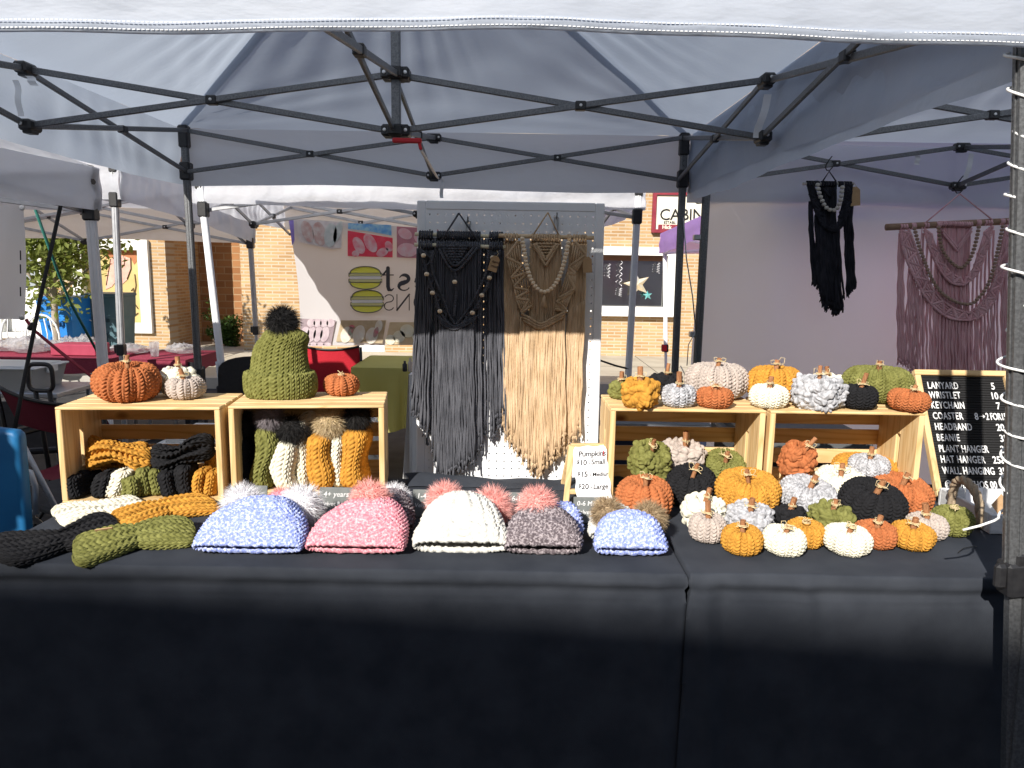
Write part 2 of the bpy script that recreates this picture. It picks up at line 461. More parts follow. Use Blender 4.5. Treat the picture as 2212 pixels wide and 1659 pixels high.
def bow_twine(mb, c, up, yaw, s=.03, rng=random, r=.0010, style=0):
    """a loose twine bow tied round a stem: two loops and two tails"""
    c = Vector(c); up = Vector(up).normalized()
    yaw += rng.uniform(-1.2, 1.2)
    a = Vector((math.cos(yaw), math.sin(yaw), 0)); a = (a - up * a.dot(up)).normalized(); b = up.cross(a)
    for k in range(2):
        mb.tube([c + (a * math.cos(t) + b * math.sin(t)) * .0105 + up * (.003 * k) for t in [2 * PI * i / 9 for i in range(9)]], r, 4, closed=True)
    if style == 2:
        for k in range(6):
            q = rng.uniform(-1, 1); l = s * rng.uniform(.7, 1.3)
            mb.tube([c, c + a * q * l * .5 + up * l * .55, c + a * q * l + up * l * rng.uniform(.5, 1.0) - b * l * .3], r * .9, 4)
        return
    for sg in (-1, 1):
        l = s * rng.uniform(.75, 1.15); t = rng.uniform(.0, .5)
        mb.tube([c, c + a * sg * l * .5 + up * l * (.35 + t), c + a * sg * l + up * l * (.30 + t) - b * l * .2, c + a * sg * l * .95 - b * l * .15 + up * l * .05, c + a * sg * l * .45 - b * .012, c - b * .011], r, 4)
        l = s * rng.uniform(.5, 1.1)
        mb.tube([c, c + a * sg * l * .5 - b * l * .45, c + a * sg * l * 1.0 - b * l * .7 - up * l * .15], r, 4)

def cinnamon(mb, base, d, ln, r, yaw):
    """rolled bark stick: a sheet curled in from both edges"""
    d = Vector(d).normalized(); u = d.orthogonal().normalized(); w = d.cross(u)
    n = 26; prof = []
    for i in range(n):
        t = i / (n - 1); a = yaw + t * 2 * PI * 1.45; rr = r * (1 - .30 * t)
        prof.append((math.cos(a) * rr, math.sin(a) * rr))
    base = Vector(base); V = []; F = []
    for z, jitter in ((0, 0), (ln * .5, .0005), (ln, 0)):
        for (x, y) in prof: V.append(base + d * z + u * (x + jitter) + w * y)
    for k in range(2):
        for i in range(n - 1): F.append((k * n + i, k * n + i + 1, (k + 1) * n + i + 1, (k + 1) * n + i))
    mb.add(V, F)
    mb.tube([base, base + d * ln * .97], r * .42, 8)

PUMPKINS = 'crocheted pumpkins'
def pumpkin(label, box, color, surf=None, Y=None, kind='v', lobes=9, stem=True, stem_len=.045, lean=(0, 0), seed=0, bow=0, box_shape=False, hscale=1.0, stem_r=None, flat=None):
    """box: the pumpkin body's extent in measured pixels; it rests on height surf, or hangs stacked at depth Y"""
    rng = random.Random(seed + 100)
    x0, x1, y0, y1 = box; cx, cy = (x0 + x1) / 2, (y0 + y1) / 2
    d = Y or 2.1; H = .05
    for _ in range(6):
        rr = (x1 - x0) / 2 * d / FPX * .985
        hh = (y1 - y0) / 2 * d / FPX
        p = at(cx, cy, d); a = math.atan2(CAM_Z - p.z, d)
        q = hh * hh - (rr * math.sin(a)) ** 2
        H = math.sqrt(max(q, (.45 * rr) ** 2)) / math.cos(a) * hscale
        if Y is None: d = atz(cx, cy, surf + H * .93).y
    c = at(cx, cy, d)
    root = thing('crocheted_pumpkin', label, 'pumpkin', (c.x, c.y, c.z - H * .93), PUMPKINS)
    sw, sh = (.0235, .0150) if rr > .065 else (.0185, .0122)
    nc = max(lobes * 2, int(round(2 * PI * rr / sw)))
    if kind == 'v': nc = max(1, round(nc / lobes)) * lobes
    rows = max(8, round(2.5 * (rr * .55 + H) / sh))
    nu = nc * 9; nv = rows * 6
    ph = np.linspace(0, 2 * PI, nu, endpoint=False)[None, :]; t = np.linspace(-PI / 2, PI / 2, nv)[:, None]
    ct = np.cos(t); st = np.sin(t)
    if kind == 'lump':
        n = 3.2; k = 1 / (np.abs(np.cos(ph)) ** n + np.abs(np.sin(ph)) ** n) ** (1 / n)
        prof = np.abs(ct) ** .55
        rho = rr * prof * (.80 * k + .06 * np.cos(ph * 5 + seed) + .02)
        rho = rho * (1 + .05 * waves(ph * .3 + 0 * t, t * .3 + 0 * ph, seed, 5, 1, 4))
        z = H * np.sign(st) * np.abs(st) ** .85 + H * .20 * np.clip(k - 1, 0, 1) * np.clip(st, 0, 1) * 2.2
        z = z - .75 * H * np.exp(-(prof / .42) ** 2) * (st > 0)
    else:
        crease = np.abs(np.sin(lobes * ph / 2 + .35 * np.sin(ph + seed))) ** .45
        prof = np.abs(ct) ** .72
        rho = rr * prof * (1 - .15 * (1 - crease) * (.35 + .65 * ct))
        rho = rho * (1 + .035 * np.sin(ph * 2 + seed * 1.7) + .02 * np.sin(ph * 3 + seed))
        z = H * np.sign(st) * np.abs(st) ** .9 - .06 * H * (1 - crease) * np.clip(st, 0, 1)
        z = z - .62 * H * np.exp(-(prof / .40) ** 2) * (st > 0) + .3 * H * np.exp(-(prof / .5) ** 2) * (st < 0)
    z = np.maximum(z, -.93 * H) + 0 * ph
    X = np.stack([rho * np.cos(ph), rho * np.sin(ph) + 0 * t, z], -1)
    U = ph / (2 * PI) * nc + 0 * t; Vv = (t / PI + .5) * rows + 0 * ph
    amp = .0100 if rr > .065 else .0078
    if kind == 'lump':
        amp *= 1.35; qx = np.cos(ph) * 1.0 + 0 * t; qy = np.sin(ph) + .8 * t
        j1 = waves(qx, qy, seed + 1, 8, .5, 2.2); j2 = waves(qx, qy, seed + 2, 8, .5, 2.2)
        U = U * 1.0 + 1.6 * j1; Vv = Vv * .9 + 1.6 * j2; amp = amp * (1 + 1.2 * waves(qx, qy, seed + 5, 8, .8, 3.0))
    A = amp * np.clip(rho / (.45 * rr), .15, 1)
    if kind == 'lump': X = bobbles(X, .0125 if rr > .05 else .0105, seed, A)
    else: X = displace(X, U, Vv, A, kind)
    if kind == 'v':                                     # the tie threads sink into the creases
        pass
    yaw = rng.uniform(0, 2 * PI)
    M = Euler((R(lean[1]), R(lean[0]), 0)).to_matrix() @ Matrix.Rotation(yaw, 3, 'Z')
    Mn = np.array(M)
    Wp = X @ Mn.T + np.array(c)
    grid_mesh('body', Wp, YARN[color], root, closed_u=True)
    up = M @ Vector((0, 0, 1)); top = c + up * H * .35
    if stem:
        d2 = (up + Vector((rng.uniform(-.30, .30), rng.uniform(-.2, .12), 0))).normalized()
        ln = stem_len * rng.uniform(.8, 1.15) + H * .65
        mb = MB(); cinnamon(mb, top, d2, ln, stem_r or rng.uniform(.0068, .0098), rng.uniform(0, 6)); mb.build('stem', M_CINN, root, True)
        tb = top + d2 * (H * .65 + .004)
    else: tb = top + up * H * .6
    mb = MB(); bow_twine(mb, tb, up, rng.uniform(-.5, .5), .017 if rr < .065 else .023, rng, style=bow); mb.build('twine', M_TWINE, root, True)
    if kind == 'v' and rr > .04:
        mb = MB()
        for k in range(lobes):
            a = 2 * PI * (k + .0) / lobes
            # crease angle solves lobes*ph/2 + .35 sin(ph+seed) = k*pi
            for _ in range(8): a = (k * PI - .35 * math.sin(a + seed)) * 2 / lobes
            i = int(round((a % (2 * PI)) / (2 * PI) * nu)) % nu
            pts = [Vector(Wp[j, i]) + (Vector(Wp[j, i]) - c).normalized() * .001 for j in range(int(nv * .2), int(nv * .88), 4)]
            mb.tube(pts, .0017, 4)
        mb.build('tie_thread', YARN[color], root, True)
    return root

def pom(mb, c, r, n=1100, seed=1, up=(0, 0, 1), droop=.25, wid=.0007, flat=1.0):
    """faux-fur ball: thousands of fine tapering hairs"""
    rg = np.random.RandomState(seed); c = Vector(c)
    mb.ball(c, r * .66, 14, 10, (1, 1, flat))
    n = int(n * 3.2)
    for _ in range(n):
        d = Vector(rg.normal(size=3)).normalized()
        l = r * rg.uniform(.70, 1.16); b = Vector(rg.normal(size=3)) * .26
        d2 = (d + b * .6).normalized(); d3 = (d + b * 1.4 + Vector((0, 0, -droop))).normalized()
        p0 = c + d * r * .5; p1 = c + d2 * l * .62; p2 = c + d3 * l
        p1.z = c.z + (p1.z - c.z) * flat; p2.z = c.z + (p2.z - c.z) * flat
        s = d.orthogonal().normalized(); s = (Matrix.Rotation(rg.uniform(0, 6.28), 3, d) @ s) * wid
        mb.add([p0 - s, p0 + s, p1 - s * .8, p1 + s * .8, p2], [(0, 1, 3, 2), (2, 3, 4)])
    return mb

def fur(name, c, c2, tip=None):
    return material('fur_' + name, c, .7, color2=c2, nscale=60, sheen=.2, island=.35, spec=.25)
FUR = dict(black=fur('black', (.008, .008, .009), (.02, .019, .019)), grey=fur('grey', (.17, .15, .16), (.26, .23, .25)), tan=fur('tan', (.42, .32, .17), (.62, .50, .32)),
           white=fur('white', (.74, .73, .76), (.85, .84, .86)), pink=fur('pink', (.78, .32, .29), (.86, .50, .46)), brown=fur('brown', (.25, .17, .095), (.46, .35, .22)))

def beanie(label, box, color, surf, tilt=38, lean=0, brim=0.0, seed=0, thick=.045, group='velvet baby beanies laid out along the table front', depth_shift=0.0, length=None, top=.35):
    """a soft hat lying on the table, its opening towards the front edge; box: measured pixels of hat without pompoms"""
    x0, x1, y0, y1 = box
    rng = random.Random(seed)
    f = atz((x0 + x1) / 2, y1 - 2, surf)
    Yb = f.y + depth_shift; k = Yb / FPX
    W = (x1 - x0) * k * 1.0
    a = math.atan2(CAM_Z - surf, Yb)
    L = length or (y1 - y0) * k / math.sin(R(tilt) + a) * .93
    cx = at((x0 + x1) / 2, y1, Yb).x
    T0 = .026
    A = Vector((math.sin(R(lean)), math.cos(R(tilt)) * math.cos(R(lean)), math.sin(R(tilt)) * math.cos(R(lean)))).normalized()
    Wd = Vector((1, 0, 0)); Nn = Wd.cross(A).normalized()
    O = Vector((cx, Yb, surf + T0 * math.cos(R(tilt)) + .003))
    root = thing('velvet_beanie', label, 'beanie', (O.x, O.y, surf), group)
    nu = int(2 * W / .0031); nv = int(L / .0031)
    ph = np.linspace(0, 2 * PI, nu, endpoint=False)[None, :]
    vin = np.linspace(.32, .0, 12); vout = np.linspace(0, 1, nv) ** .98
    vv = np.concatenate([vin, [-.018, -.026, -.018], vout])[:, None]
    inner = np.concatenate([np.ones(12) * .8, [.86, .93, .99], np.ones(nv)])[:, None]
    vc = np.clip(vv, 0, 1)
    prof = (1 - vc ** (2.5 - (top - .42) * 6)) ** .60
    th = (T0 + (thick - T0) * np.sin(np.clip(vc / .55, 0, 1) * PI / 2)) * (1 - vc ** 3) ** .5
    if brim:
        th = th + brim * .35 * (1 / (1 + np.exp((vc - .23) * 60))); prof = prof * (1 + brim * 3.2 * (1 / (1 + np.exp((vc - .23) * 60))))
    wx = W / 2 * prof * (1 - (1 - inner) * .22); wn = np.maximum(th - (1 - inner) / .2 * .014, .006)
    cph = np.cos(ph); sph = np.sin(ph)
    ex = np.sign(cph) * np.abs(cph) ** .8; en = np.sign(sph) * np.abs(sph) ** .75
    gath = 1 + .10 * np.cos(ph * 13 + seed) * np.clip((vc - .55) / .45, 0, 1) + .05 * np.sin(vc * 17 + seed + np.cos(ph) * 2) * np.clip(vc * 4, 0, 1)
    lump = 1 + .075 * waves(np.cos(ph) * .35 + 0 * vv, np.sin(ph) * .35 + vv * .8, seed, 6, .9, 3.5)
    sag = -.010 * (1 - ex ** 2) * np.exp(-vc / .12) * (en > 0)      # the upper lip of the opening dips a little
    X = (np.array(O) + (wx * ex * lump)[..., None] * np.array(Wd) + ((wn * en * lump * gath) + sag)[..., None] * np.array(Nn) + (vv * L + 0 * ph)[..., None] * np.array(A))
    nc = max(10, int(round(2 * W / .0145)))
    U = ph / (2 * PI) * nc + 0 * vv; Vv = vv * L / .0115 + 0 * ph
    j = waves(U * .13, Vv * .13, seed + 3, 8, 1, 5) * .9
    amp = (.0095 * np.clip(prof * 1.6, .1, 1) * (.45 + .55 * np.clip(vc / .08, 0, 1))) + 0 * ph
    if color == 'white': amp = amp * 1.25
    X = displace(X, U * (1 if color != 'white' else .62) + j * (1 if color != 'white' else .35), Vv - j, amp * 1.15, 'lump' if color != 'white' else 'v')
    grid_mesh('hat', X, CHEN[color], root, closed_u=True)
    return root, O, A, Wd, Nn, L, W

def pom_part(root, c, r, colr, n=1000, seed=1, **k):
    mb = MB(); pom(mb, c, r, n, seed, **k)
    return mb.build('pompom', FUR[colr], root)

def band_bow(label, c, A, B, L, Hh, color, T=.022, seed=0, group=None, pinch=.42, name='knitted_headband', bend=0.0, rot=0):
    """a headband lying flat with its gathered twist in the middle"""
    c = Vector(c); A = Vector(A).normalized(); B = Vector(B); B = (B - A * B.dot(A)).normalized(); N = A.cross(B)
    if N.z < 0: N = -N
    root = thing(name, label, 'headband', c, group)
    ncol = max(6, int(round(2 * (Hh + T) * 2 / .023))); nu = ncol * 9; rows = int(L / .0145); nv = rows * 6
    s = np.linspace(-1, 1, nv)[:, None]; ph = np.linspace(0, 2 * PI, nu, endpoint=False)[None, :]
    e = np.sqrt(np.clip(1 - np.abs(s) ** 7, 0, 1))
    w = Hh * (pinch + (1 - pinch) * np.abs(s) ** .75) * (.25 + .75 * e)
    th = T * (.85 + .35 * np.sin(np.abs(s) * PI)) * (.12 + .88 * e)
    cp = np.cos(ph); sp = np.sin(ph)
    eb = np.sign(cp) * np.abs(cp) ** .85; en = np.sign(sp) * np.abs(sp) ** .7
    groove = 1 - .42 * np.exp(-(cp / .22) ** 2) * np.clip(np.abs(s) * 1.6, 0, 1) * (sp > 0) * e
    gather = .40 * np.exp(-(np.abs(s) / .55) ** 2) * np.cos(ph * 9 + seed) + .06 * np.cos(ph * 5 + s * 3 + seed) * np.abs(s)
    twist = .5 * np.exp(-(s / .16) ** 2) * np.sin(ph)
    eb = eb * (1 + .05 * np.sin(s * 5 + seed)); 
    X = (np.array(c) + (s * L / 2 + 0 * ph)[..., None] * np.array(A) + (w * eb + .018 * np.sin(s * 2.2 + seed) * 1)[..., None] * np.array(B)
         + (th * en * groove * (1 + gather * 1.2) + T * .1 * np.sin(s * 4 + seed) + T * .55 * waves(s + 0 * ph, .5 * cp + 0 * s, seed + 2, 6, .6, 1.8) - bend * s * s)[..., None] * np.array(N))
    U = ph / (2 * PI) * ncol + 0 * s; Vv = (s + 1) / 2 * rows + 0 * ph
    X = displace(X, U, Vv, .0095 * (.35 + .65 * e) + 0 * ph, 'v')
    # rest on the surface: no point below the centre minus thickness
    grid_mesh('band', X, YARN[color], root, closed_u=True)
    return root

def slab(root, name, base, h, wx, wy, color, cxf=None, wf=None, lean=(0, 0), rows_h=.0145, amp=.0088, seed=0, yaw=0.0, kind='v', col=.0225):
    """a folded knitted piece standing on end; cxf bends its centre line, wf its width"""
    base = Vector(base)
    per = 2 * (wx + wy) * .85; ncol = max(6, int(round(per / col))); nu = ncol * 9; rows = max(6, int(h / rows_h)); nv = rows * 6
    v = np.linspace(0, 1, nv)[:, None]; ph = np.linspace(0, 2 * PI, nu, endpoint=False)[None, :]
    e = np.sqrt(np.clip(1 - np.abs(2 * v - 1) ** 9, 0, 1))
    cp, sp = np.cos(ph), np.sin(ph)
    ex = np.sign(cp) * np.abs(cp) ** .7; ey = np.sign(sp) * np.abs(sp) ** .6
    W = (wf(v) if wf else 1.0) * (.2 + .8 * e)
    cx = cxf(v) if cxf else 0 * v
    x = cx + wx / 2 * W * ex * (1 + .04 * np.sin(v * 9 + seed)); y = wy / 2 * (.25 + .75 * e) * ey + 0 * v
    x = x + lean[0] * v; y = y + lean[1] * v
    cyw, syw = math.cos(yaw), math.sin(yaw)
    X = np.stack([base.x + x * cyw - y * syw, base.y + x * syw + y * cyw, base.z + v * h + 0 * ph], -1)
    U = ph / (2 * PI) * ncol + 0 * v; Vv = v * rows + 0 * ph
    X = displace(X, U, Vv, amp * (.3 + .7 * e) + 0 * ph, kind)
    return grid_mesh(name, X, YARN[color], root, closed_u=True)
# ------------------------------------------------------------------ pop-up tents
def tent(name, label, corners, zt, zs, zv, peak, mfab, mtube, msleeve=None, lean=None, cross=True, group=None, detail=True, hidden_legs=(), lock_z=.83, bar=.024, seed=0, skip_val=(), leg_w=.040, sag=.05, hem=False, out=1.012):
    """corners: front-left, front-right, back-right, back-left as (x, y, dz); zt eave, zs slider, zv valance hem"""
    c = [Vector((a[0], a[1], 0)) for a in corners]; dz = [a[2] if len(a) > 2 else 0 for a in corners]
    ctr = (c[0] + c[1] + c[2] + c[3]) / 4; dzc = sum(dz) / 4
    root = thing(name, label, 'tent', (ctr.x, ctr.y, 0), group)
    lean = lean or {}
    msleeve = msleeve or mtube
    # roof: rings running from the peak out to the eaves, so the hips stay sharp
    K = 56 if detail else 34; RN = 46 if detail else 26; P = np.zeros((RN, 4 * K + 1, 3))
    for i in range(RN):
        m = i / (RN - 1)
        for s_ in range(4):
            for k in range(K + (1 if s_ == 3 else 0)):
                a, b = c[s_], c[(s_ + 1) % 4]; q = k / K
                e = a.lerp(b, q); de = dz[s_] * (1 - q) + dz[(s_ + 1) % 4] * q
                p = ctr.lerp(e, m * out)
                hip = abs(2 * q - 1)
                z = (peak + dzc) * (1 - m) + (zt + de) * m
                z -= sag * math.sin(PI * m) * (.45 + .55 * (1 - hip ** 2)) + .02 * m * (1 - hip ** 2) * math.sin(PI * min(1, m)) 
                P[i, s_ * K + k] = (p.x, p.y, z + .02)
    wr = waves(P[..., 0], P[..., 1] * 1.0, seed + 1, 12, .5, 7) * .013
    ang = np.arctan2(P[..., 1] - ctr.y, P[..., 0] - ctr.x)
    mm = np.linspace(0, 1, RN)[:, None]
    wr = wr + .008 * np.sin(ang * 46 + 3 * np.sin(ang * 5)) * mm * (1 - mm) * 4 * (.4 + .6 * np.sin(ang * 3 + seed) ** 2)
    for ci in range(4):                                  # folds fanning out of the corners, where the cloth is pulled tight
        ddx, ddy = P[..., 0] - c[ci].x, P[..., 1] - c[ci].y; dd = np.hypot(ddx, ddy); aa = np.arctan2(ddy, ddx)
        wr = wr + .011 * np.sin(aa * 34 + 2 * np.sin(aa * 9 + seed) + ci) * np.exp(-dd / .75) * np.clip(dd / .15, 0, 1)
    wr = wr + .006 * np.sin(P[..., 0] * 9 + 2.5 * np.sin(P[..., 1] * 2.3 + seed)) * np.sin(P[..., 1] * 5 + seed) 
    P[..., 2] += wr * np.sin(PI * np.clip(mm, 0.02, .98)) ** .5
    canopy = grid_mesh('canopy', P, mfab, root)
    # double cloth along the hips
    if detail:
        for s_ in range(4):
            row = []
            for i in range(3, RN):
                p = Vector(P[i, s_ * K]); q0 = Vector(P[i, (s_ * K + 1) % (4 * K)]); q1 = Vector(P[i, (s_ * K - 1) % (4 * K)])
                w = .030
                d0 = (q0 - p); d1 = (q1 - p)
                d0 = d0.normalized() * w if d0.length > 1e-6 else d0; d1 = d1.normalized() * w if d1.length > 1e-6 else d1
                dn = Vector((0, 0, -.004))
                row.append([p + d1 + dn, p + dn * 1.6, p + d0 + dn])
            mb = MB(); mb.sheet(row); mb.build('hip_seam', mfab, canopy, True)
    names = ['front', 'right', 'back', 'left']
    for s_ in range(4):
        if s_ in skip_val: continue
        a, b = c[s_], c[(s_ + 1) % 4]; a = ctr.lerp(a, out); b = ctr.lerp(b, out)
        nrm = Vector(((b - a).y, -(b - a).x, 0)).normalized()
        NU, NV = 90, 10; G = np.zeros((NV, NU, 3))
        for k in range(NU):
            q = k / (NU - 1); e = a.lerp(b, q); de = dz[s_] * (1 - q) + dz[(s_ + 1) % 4] * q
            for j in range(NV):
                t = j / (NV - 1)
                hemw = .004 * math.sin(q * 97 + 3 * math.sin(q * 13 + seed)) * math.sin(PI * t) + .009 * math.sin(q * 17 + s_ + seed) * t * math.sin(PI * q) ** .5 + .006 * math.sin(q * 41 + 2 * seed) * t
                fold = .010 * math.sin(t * 7 + q * 5 + seed) * math.sin(PI * t) 
                z = zt + .020 + de + (zv - zt - .020) * t + .010 * math.sin(q * PI * 2.3 + seed) * t
                p = e + nrm * (hemw + fold)
                G[j, k] = (p.x, p.y, z)
        val = grid_mesh('valance', G, mfab, canopy)
        if hem and s_ == 0:
            H2 = G[-2:, :, :].copy(); H2[0, :, 2] = H2[1, :, 2] + .022
            H2 = np.concatenate([H2, H2[1:2], H2[0:1]], 0); o = np.array(nrm)
            H2[0] += o * .002; H2[1] += o * .005; H2[1, :, 2] -= .002; H2[2] -= o * .004; H2[2, :, 2] -= .002; H2[3] -= o * .002
            grid_mesh('hem', H2, mfab, canopy)
            mb = MB()
            for dzz in (.004, .018):
                for k in range(0, 340):
                    q = k / 340; i = q * (NU - 1); i0 = int(i); p = Vector(G[-1, i0]).lerp(Vector(G[-1, min(i0 + 1, NU - 1)]), i - i0)
                    mb.box(p + nrm * .0055 + Vector((0, 0, dzz)), (.0055, .0016, .0018))
            mb.build('stitching', M_WPAINT, canopy)
    # legs
    for i in range(4):
        if i in hidden_legs: continue
        inw = (ctr - c[i]).normalized() * .03
        top = Vector((c[i].x, c[i].y, zt + dz[i])) + inw; lx, ly = lean.get(i, (0, 0)); foot = Vector((c[i].x + lx, c[i].y + ly, .012)) + inw
        lk = top.lerp(foot, (top.z - lock_z) / (top.z - .012))
        mb = MB(); mb.beam(top, lk, leg_w, leg_w, (1, 0, 0), .006)
        nz = (foot - top).normalized()
        for sx, sy in ((1, 0), (-1, 0), (0, 1), (0, -1)):
            o = Vector((sx, sy, 0)) * (leg_w / 2 - .001)
            mb.beam(top + o + nz * .05, lk + o, .004 if sx else .008, .004 if sy else .008, (1, 0, 0))
        leg = mb.build('leg', msleeve, root)
        mb = MB(); mb.beam(lk, foot, leg_w * .74, leg_w * .74, (1, 0, 0), .004); mb.build('inner_leg', mtube, leg)
        mb = MB(); mb.box(foot, (.085, .085, .008), bev=.002); mb.build('foot_plate', mtube, leg)
        mb = MB(); mb.beam(lk + nz * -.035, lk + nz * .045, leg_w + .014, leg_w + .014, (1, 0, 0), .006)
        mb.beam(lk + Vector((-leg_w / 2 - .016, -.006, .03)), lk + Vector((-leg_w / 2 - .014, -.006, -.028)), .022, .026, (1, 0, 0), .007)
        mb.build('leg_lock', M_BLACKPLA, leg)
        if detail:
            mb = MB()
            mb.box(top + Vector((0, 0, -.045)), (.055, .055, .10), bev=.008); mb.box(Vector((top.x, top.y, zt + .015)), (.06, .06, .03), bev=.01)
            mb.build('corner_joint', M_BLACKPLA, root)
            zsl = zs + dz[i]; sp = top.lerp(foot, (top.z - zsl) / (top.z - .012))
            mb = MB(); mb.beam(sp + Vector((0, 0, .055)), sp + Vector((0, 0, -.045)), .062, .062, (1, 0, 0), .008); mb.build('slider', M_BLACKPLA, root)
            mb = MB()
            for k in range(5): mb.box(top + Vector((0, -leg_w / 2 - .001, -.10 - .026 * k)), (.008, .003, .008), bev=.001)
            mb.build('sleeve_holes', M_BLACKPLA, leg)
    # scissor trusses
    cin = [c[i] + (ctr - c[i]).normalized() * .055 for i in range(4)]
    tops = [Vector((cin[i].x, cin[i].y, zt + dz[i])) for i in range(4)]; lows = [Vector((cin[i].x, cin[i].y, zs + dz[i])) for i in range(4)]
    def tr(At, Ab, Bt, Bb, two=True):
        d = (Bt - At); nrm = Vector((d.y, -d.x, 0)).normalized() * (bar * .30)
        if two:
            Mt, Mb = (At + Bt) / 2, (Ab + Bb) / 2
            Mt = Mt - Vector((0, 0, .02)); 
            segs = ((At, Mb), (Ab, Mt), (Mt, Bb), (Mb, Bt))
        else: segs = ((At, Bb), (Ab, Bt))
        for k, (p, q) in enumerate(segs):
            o = nrm * (1 if k % 2 else -1)
            mb = MB(); mb.beam(p + o, q + o, bar * .55, bar, (0, 0, 1), .003)
            b_ = mb.build('truss_bar', mtube, root)
        if detail:
            pairs = ((segs[0], segs[1]), (segs[2], segs[3])) if two else ((segs[0], segs[1]),)
            for (s0, s1) in pairs:
                x = (s0[0] + s0[1] + s1[0] + s1[1]) / 4
                mb = MB(); e = d.normalized()
                M = Matrix((e, Vector((-e.y, e.x, 0)), Vector((0, 0, 1)))).transposed()
                mb.box(x, (.042, .036, .034), M, .004)
                br = mb.build('cross_bracket', M_BLACKPLA, root)
                mb = MB(); mb.lathe([(.006, 0), (.006, .003), (.003, .004)], x + Vector((0, -.018, 0)), 8, Matrix.Rotation(PI / 2, 3, 'X')); mb.build('bolt', M_STEEL, br)
            if two:
                for q in (Mt, Mb):
                    mb = MB(); M = Matrix((d.normalized(), Vector((-d.normalized().y, d.normalized().x, 0)), Vector((0, 0, 1)))).transposed()
                    mb.box(q, (.085, .05, .042), M, .008); mb.box(q + Vector((0, 0, -.02)), (.05, .038, .022), M, .004)
                    jt = mb.build('truss_joint', M_BLACKPLA, root)
                    mb = MB()
                    for e in (-.03, .03): mb.lathe([(.006, 0), (.006, .003), (.003, .004)], q + d.normalized() * e + Vector((0, -.026, 0)), 8, Matrix.Rotation(PI / 2, 3, 'X'))
                    mb.build('bolt', M_STEEL, jt)
    for i in range(4): tr(tops[i], lows[i], tops[(i + 1) % 4], lows[(i + 1) % 4])
    if cross:
        Ct = ctr + Vector((0, 0, zt + dzc - .02)); Cb = ctr + Vector((0, 0, zs + dzc))
        for i in range(4):
            j = (i + 1) % 4
            Mt = (tops[i] + tops[j]) / 2 - Vector((0, 0, .02)); Mb = (lows[i] + lows[j]) / 2
            tr(Mt, Mb, Ct, Cb, False)
        mb = MB(); mb.beam(ctr + Vector((0, 0, zs + dzc - .03)), ctr + Vector((0, 0, peak + dzc - .01)), .034, .034, (1, 0, 0), .004); mb.build('centre_pole', mtube, root)
        if detail:
            for q in (Ct, Cb):
                mb = MB(); mb.box(q, (.11, .075, .045), bev=.008); mb.box(q, (.06, .11, .04), bev=.006); jt = mb.build('truss_joint', M_BLACKPLA, root)
                mb = MB()
                for e in (-.04, .04): mb.lathe([(.007, 0), (.007, .003), (.003, .004)], q + Vector((e, -.038, 0)), 8, Matrix.Rotation(PI / 2, 3, 'X'))
                mb.build('bolt', M_STEEL, jt)
    return root, canopy

def strap(root, p, ln, w, dx=0.0, mat=None):
    mb = MB(); rows = []
    for j in range(9):
        t = j / 8
        rows.append([Vector(p) + Vector((dx * t + .004 * math.sin(t * 6) - w / 2, .004 * math.sin(t * 9), -ln * t)), Vector(p) + Vector((dx * t + .004 * math.sin(t * 6) + w / 2, .004 * math.sin(t * 9) + .003, -ln * t))])
    mb.sheet(rows)
    return mb.build('tie_strap', mat or M_WPAINT, root, True)

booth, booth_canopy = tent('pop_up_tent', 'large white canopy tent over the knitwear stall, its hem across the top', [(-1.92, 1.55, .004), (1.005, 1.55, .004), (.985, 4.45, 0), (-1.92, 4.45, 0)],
     2.205, 1.975, 1.908, 2.93, M_CANOPY, M_HAMMER, lean={1: (.235, .03), 0: (-.05, 0), 3: (.02, 0), 2: (.02, 0)}, seed=3, hem=True, lock_z=.80, leg_w=.037, group='pop-up tents')
ctr_t = Vector((-.4675, 2.95, 0))
strap(booth, (-1.88, 2.93, 2.13), .13, .022, .012); strap(booth, (-1.84, 2.95, 2.15), .035, .03, .02)
strap(booth, (.955, 2.97, 2.13), .16, .03, -.03)
strap(booth, (-.42, 4.40, 1.96), .11, .02, 0)
mb = MB(); mb.box(ctr_t + Vector((.06, -.05, 1.928)), (.11, .02, .018), bev=.004); mb.beam(ctr_t + Vector((.105, -.05, 1.925)), ctr_t + Vector((.112, -.05, 1.895)), .014, .012, bev=.003); mb.build('release_tab', M_REDPLA, booth)
mb = MB(); mb.tube([ctr_t + Vector((.112, -.05, 1.895)), ctr_t + Vector((.10, .6, 1.88)), Vector((-.44, 4.40, 1.96))], .006, 8); mb.build('release_rod', M_TUBE, booth)

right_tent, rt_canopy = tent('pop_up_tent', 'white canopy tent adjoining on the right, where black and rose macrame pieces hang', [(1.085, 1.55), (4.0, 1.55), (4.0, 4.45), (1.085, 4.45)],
     2.20, 1.965, 1.86, 2.93, M_CANOPY, M_HAMMER, lean={0: (.10, .02)}, seed=9, group='pop-up tents', hidden_legs=(1, 2), leg_w=.041, out=1.047)
for q in ((2.3, 4.42, 2.13), (2.85, 4.42, 2.13)): strap(right_tent, q, .05, .03, .006)
strap(right_tent, (2.585, 4.38, 2.14), .17, .03, -.02)
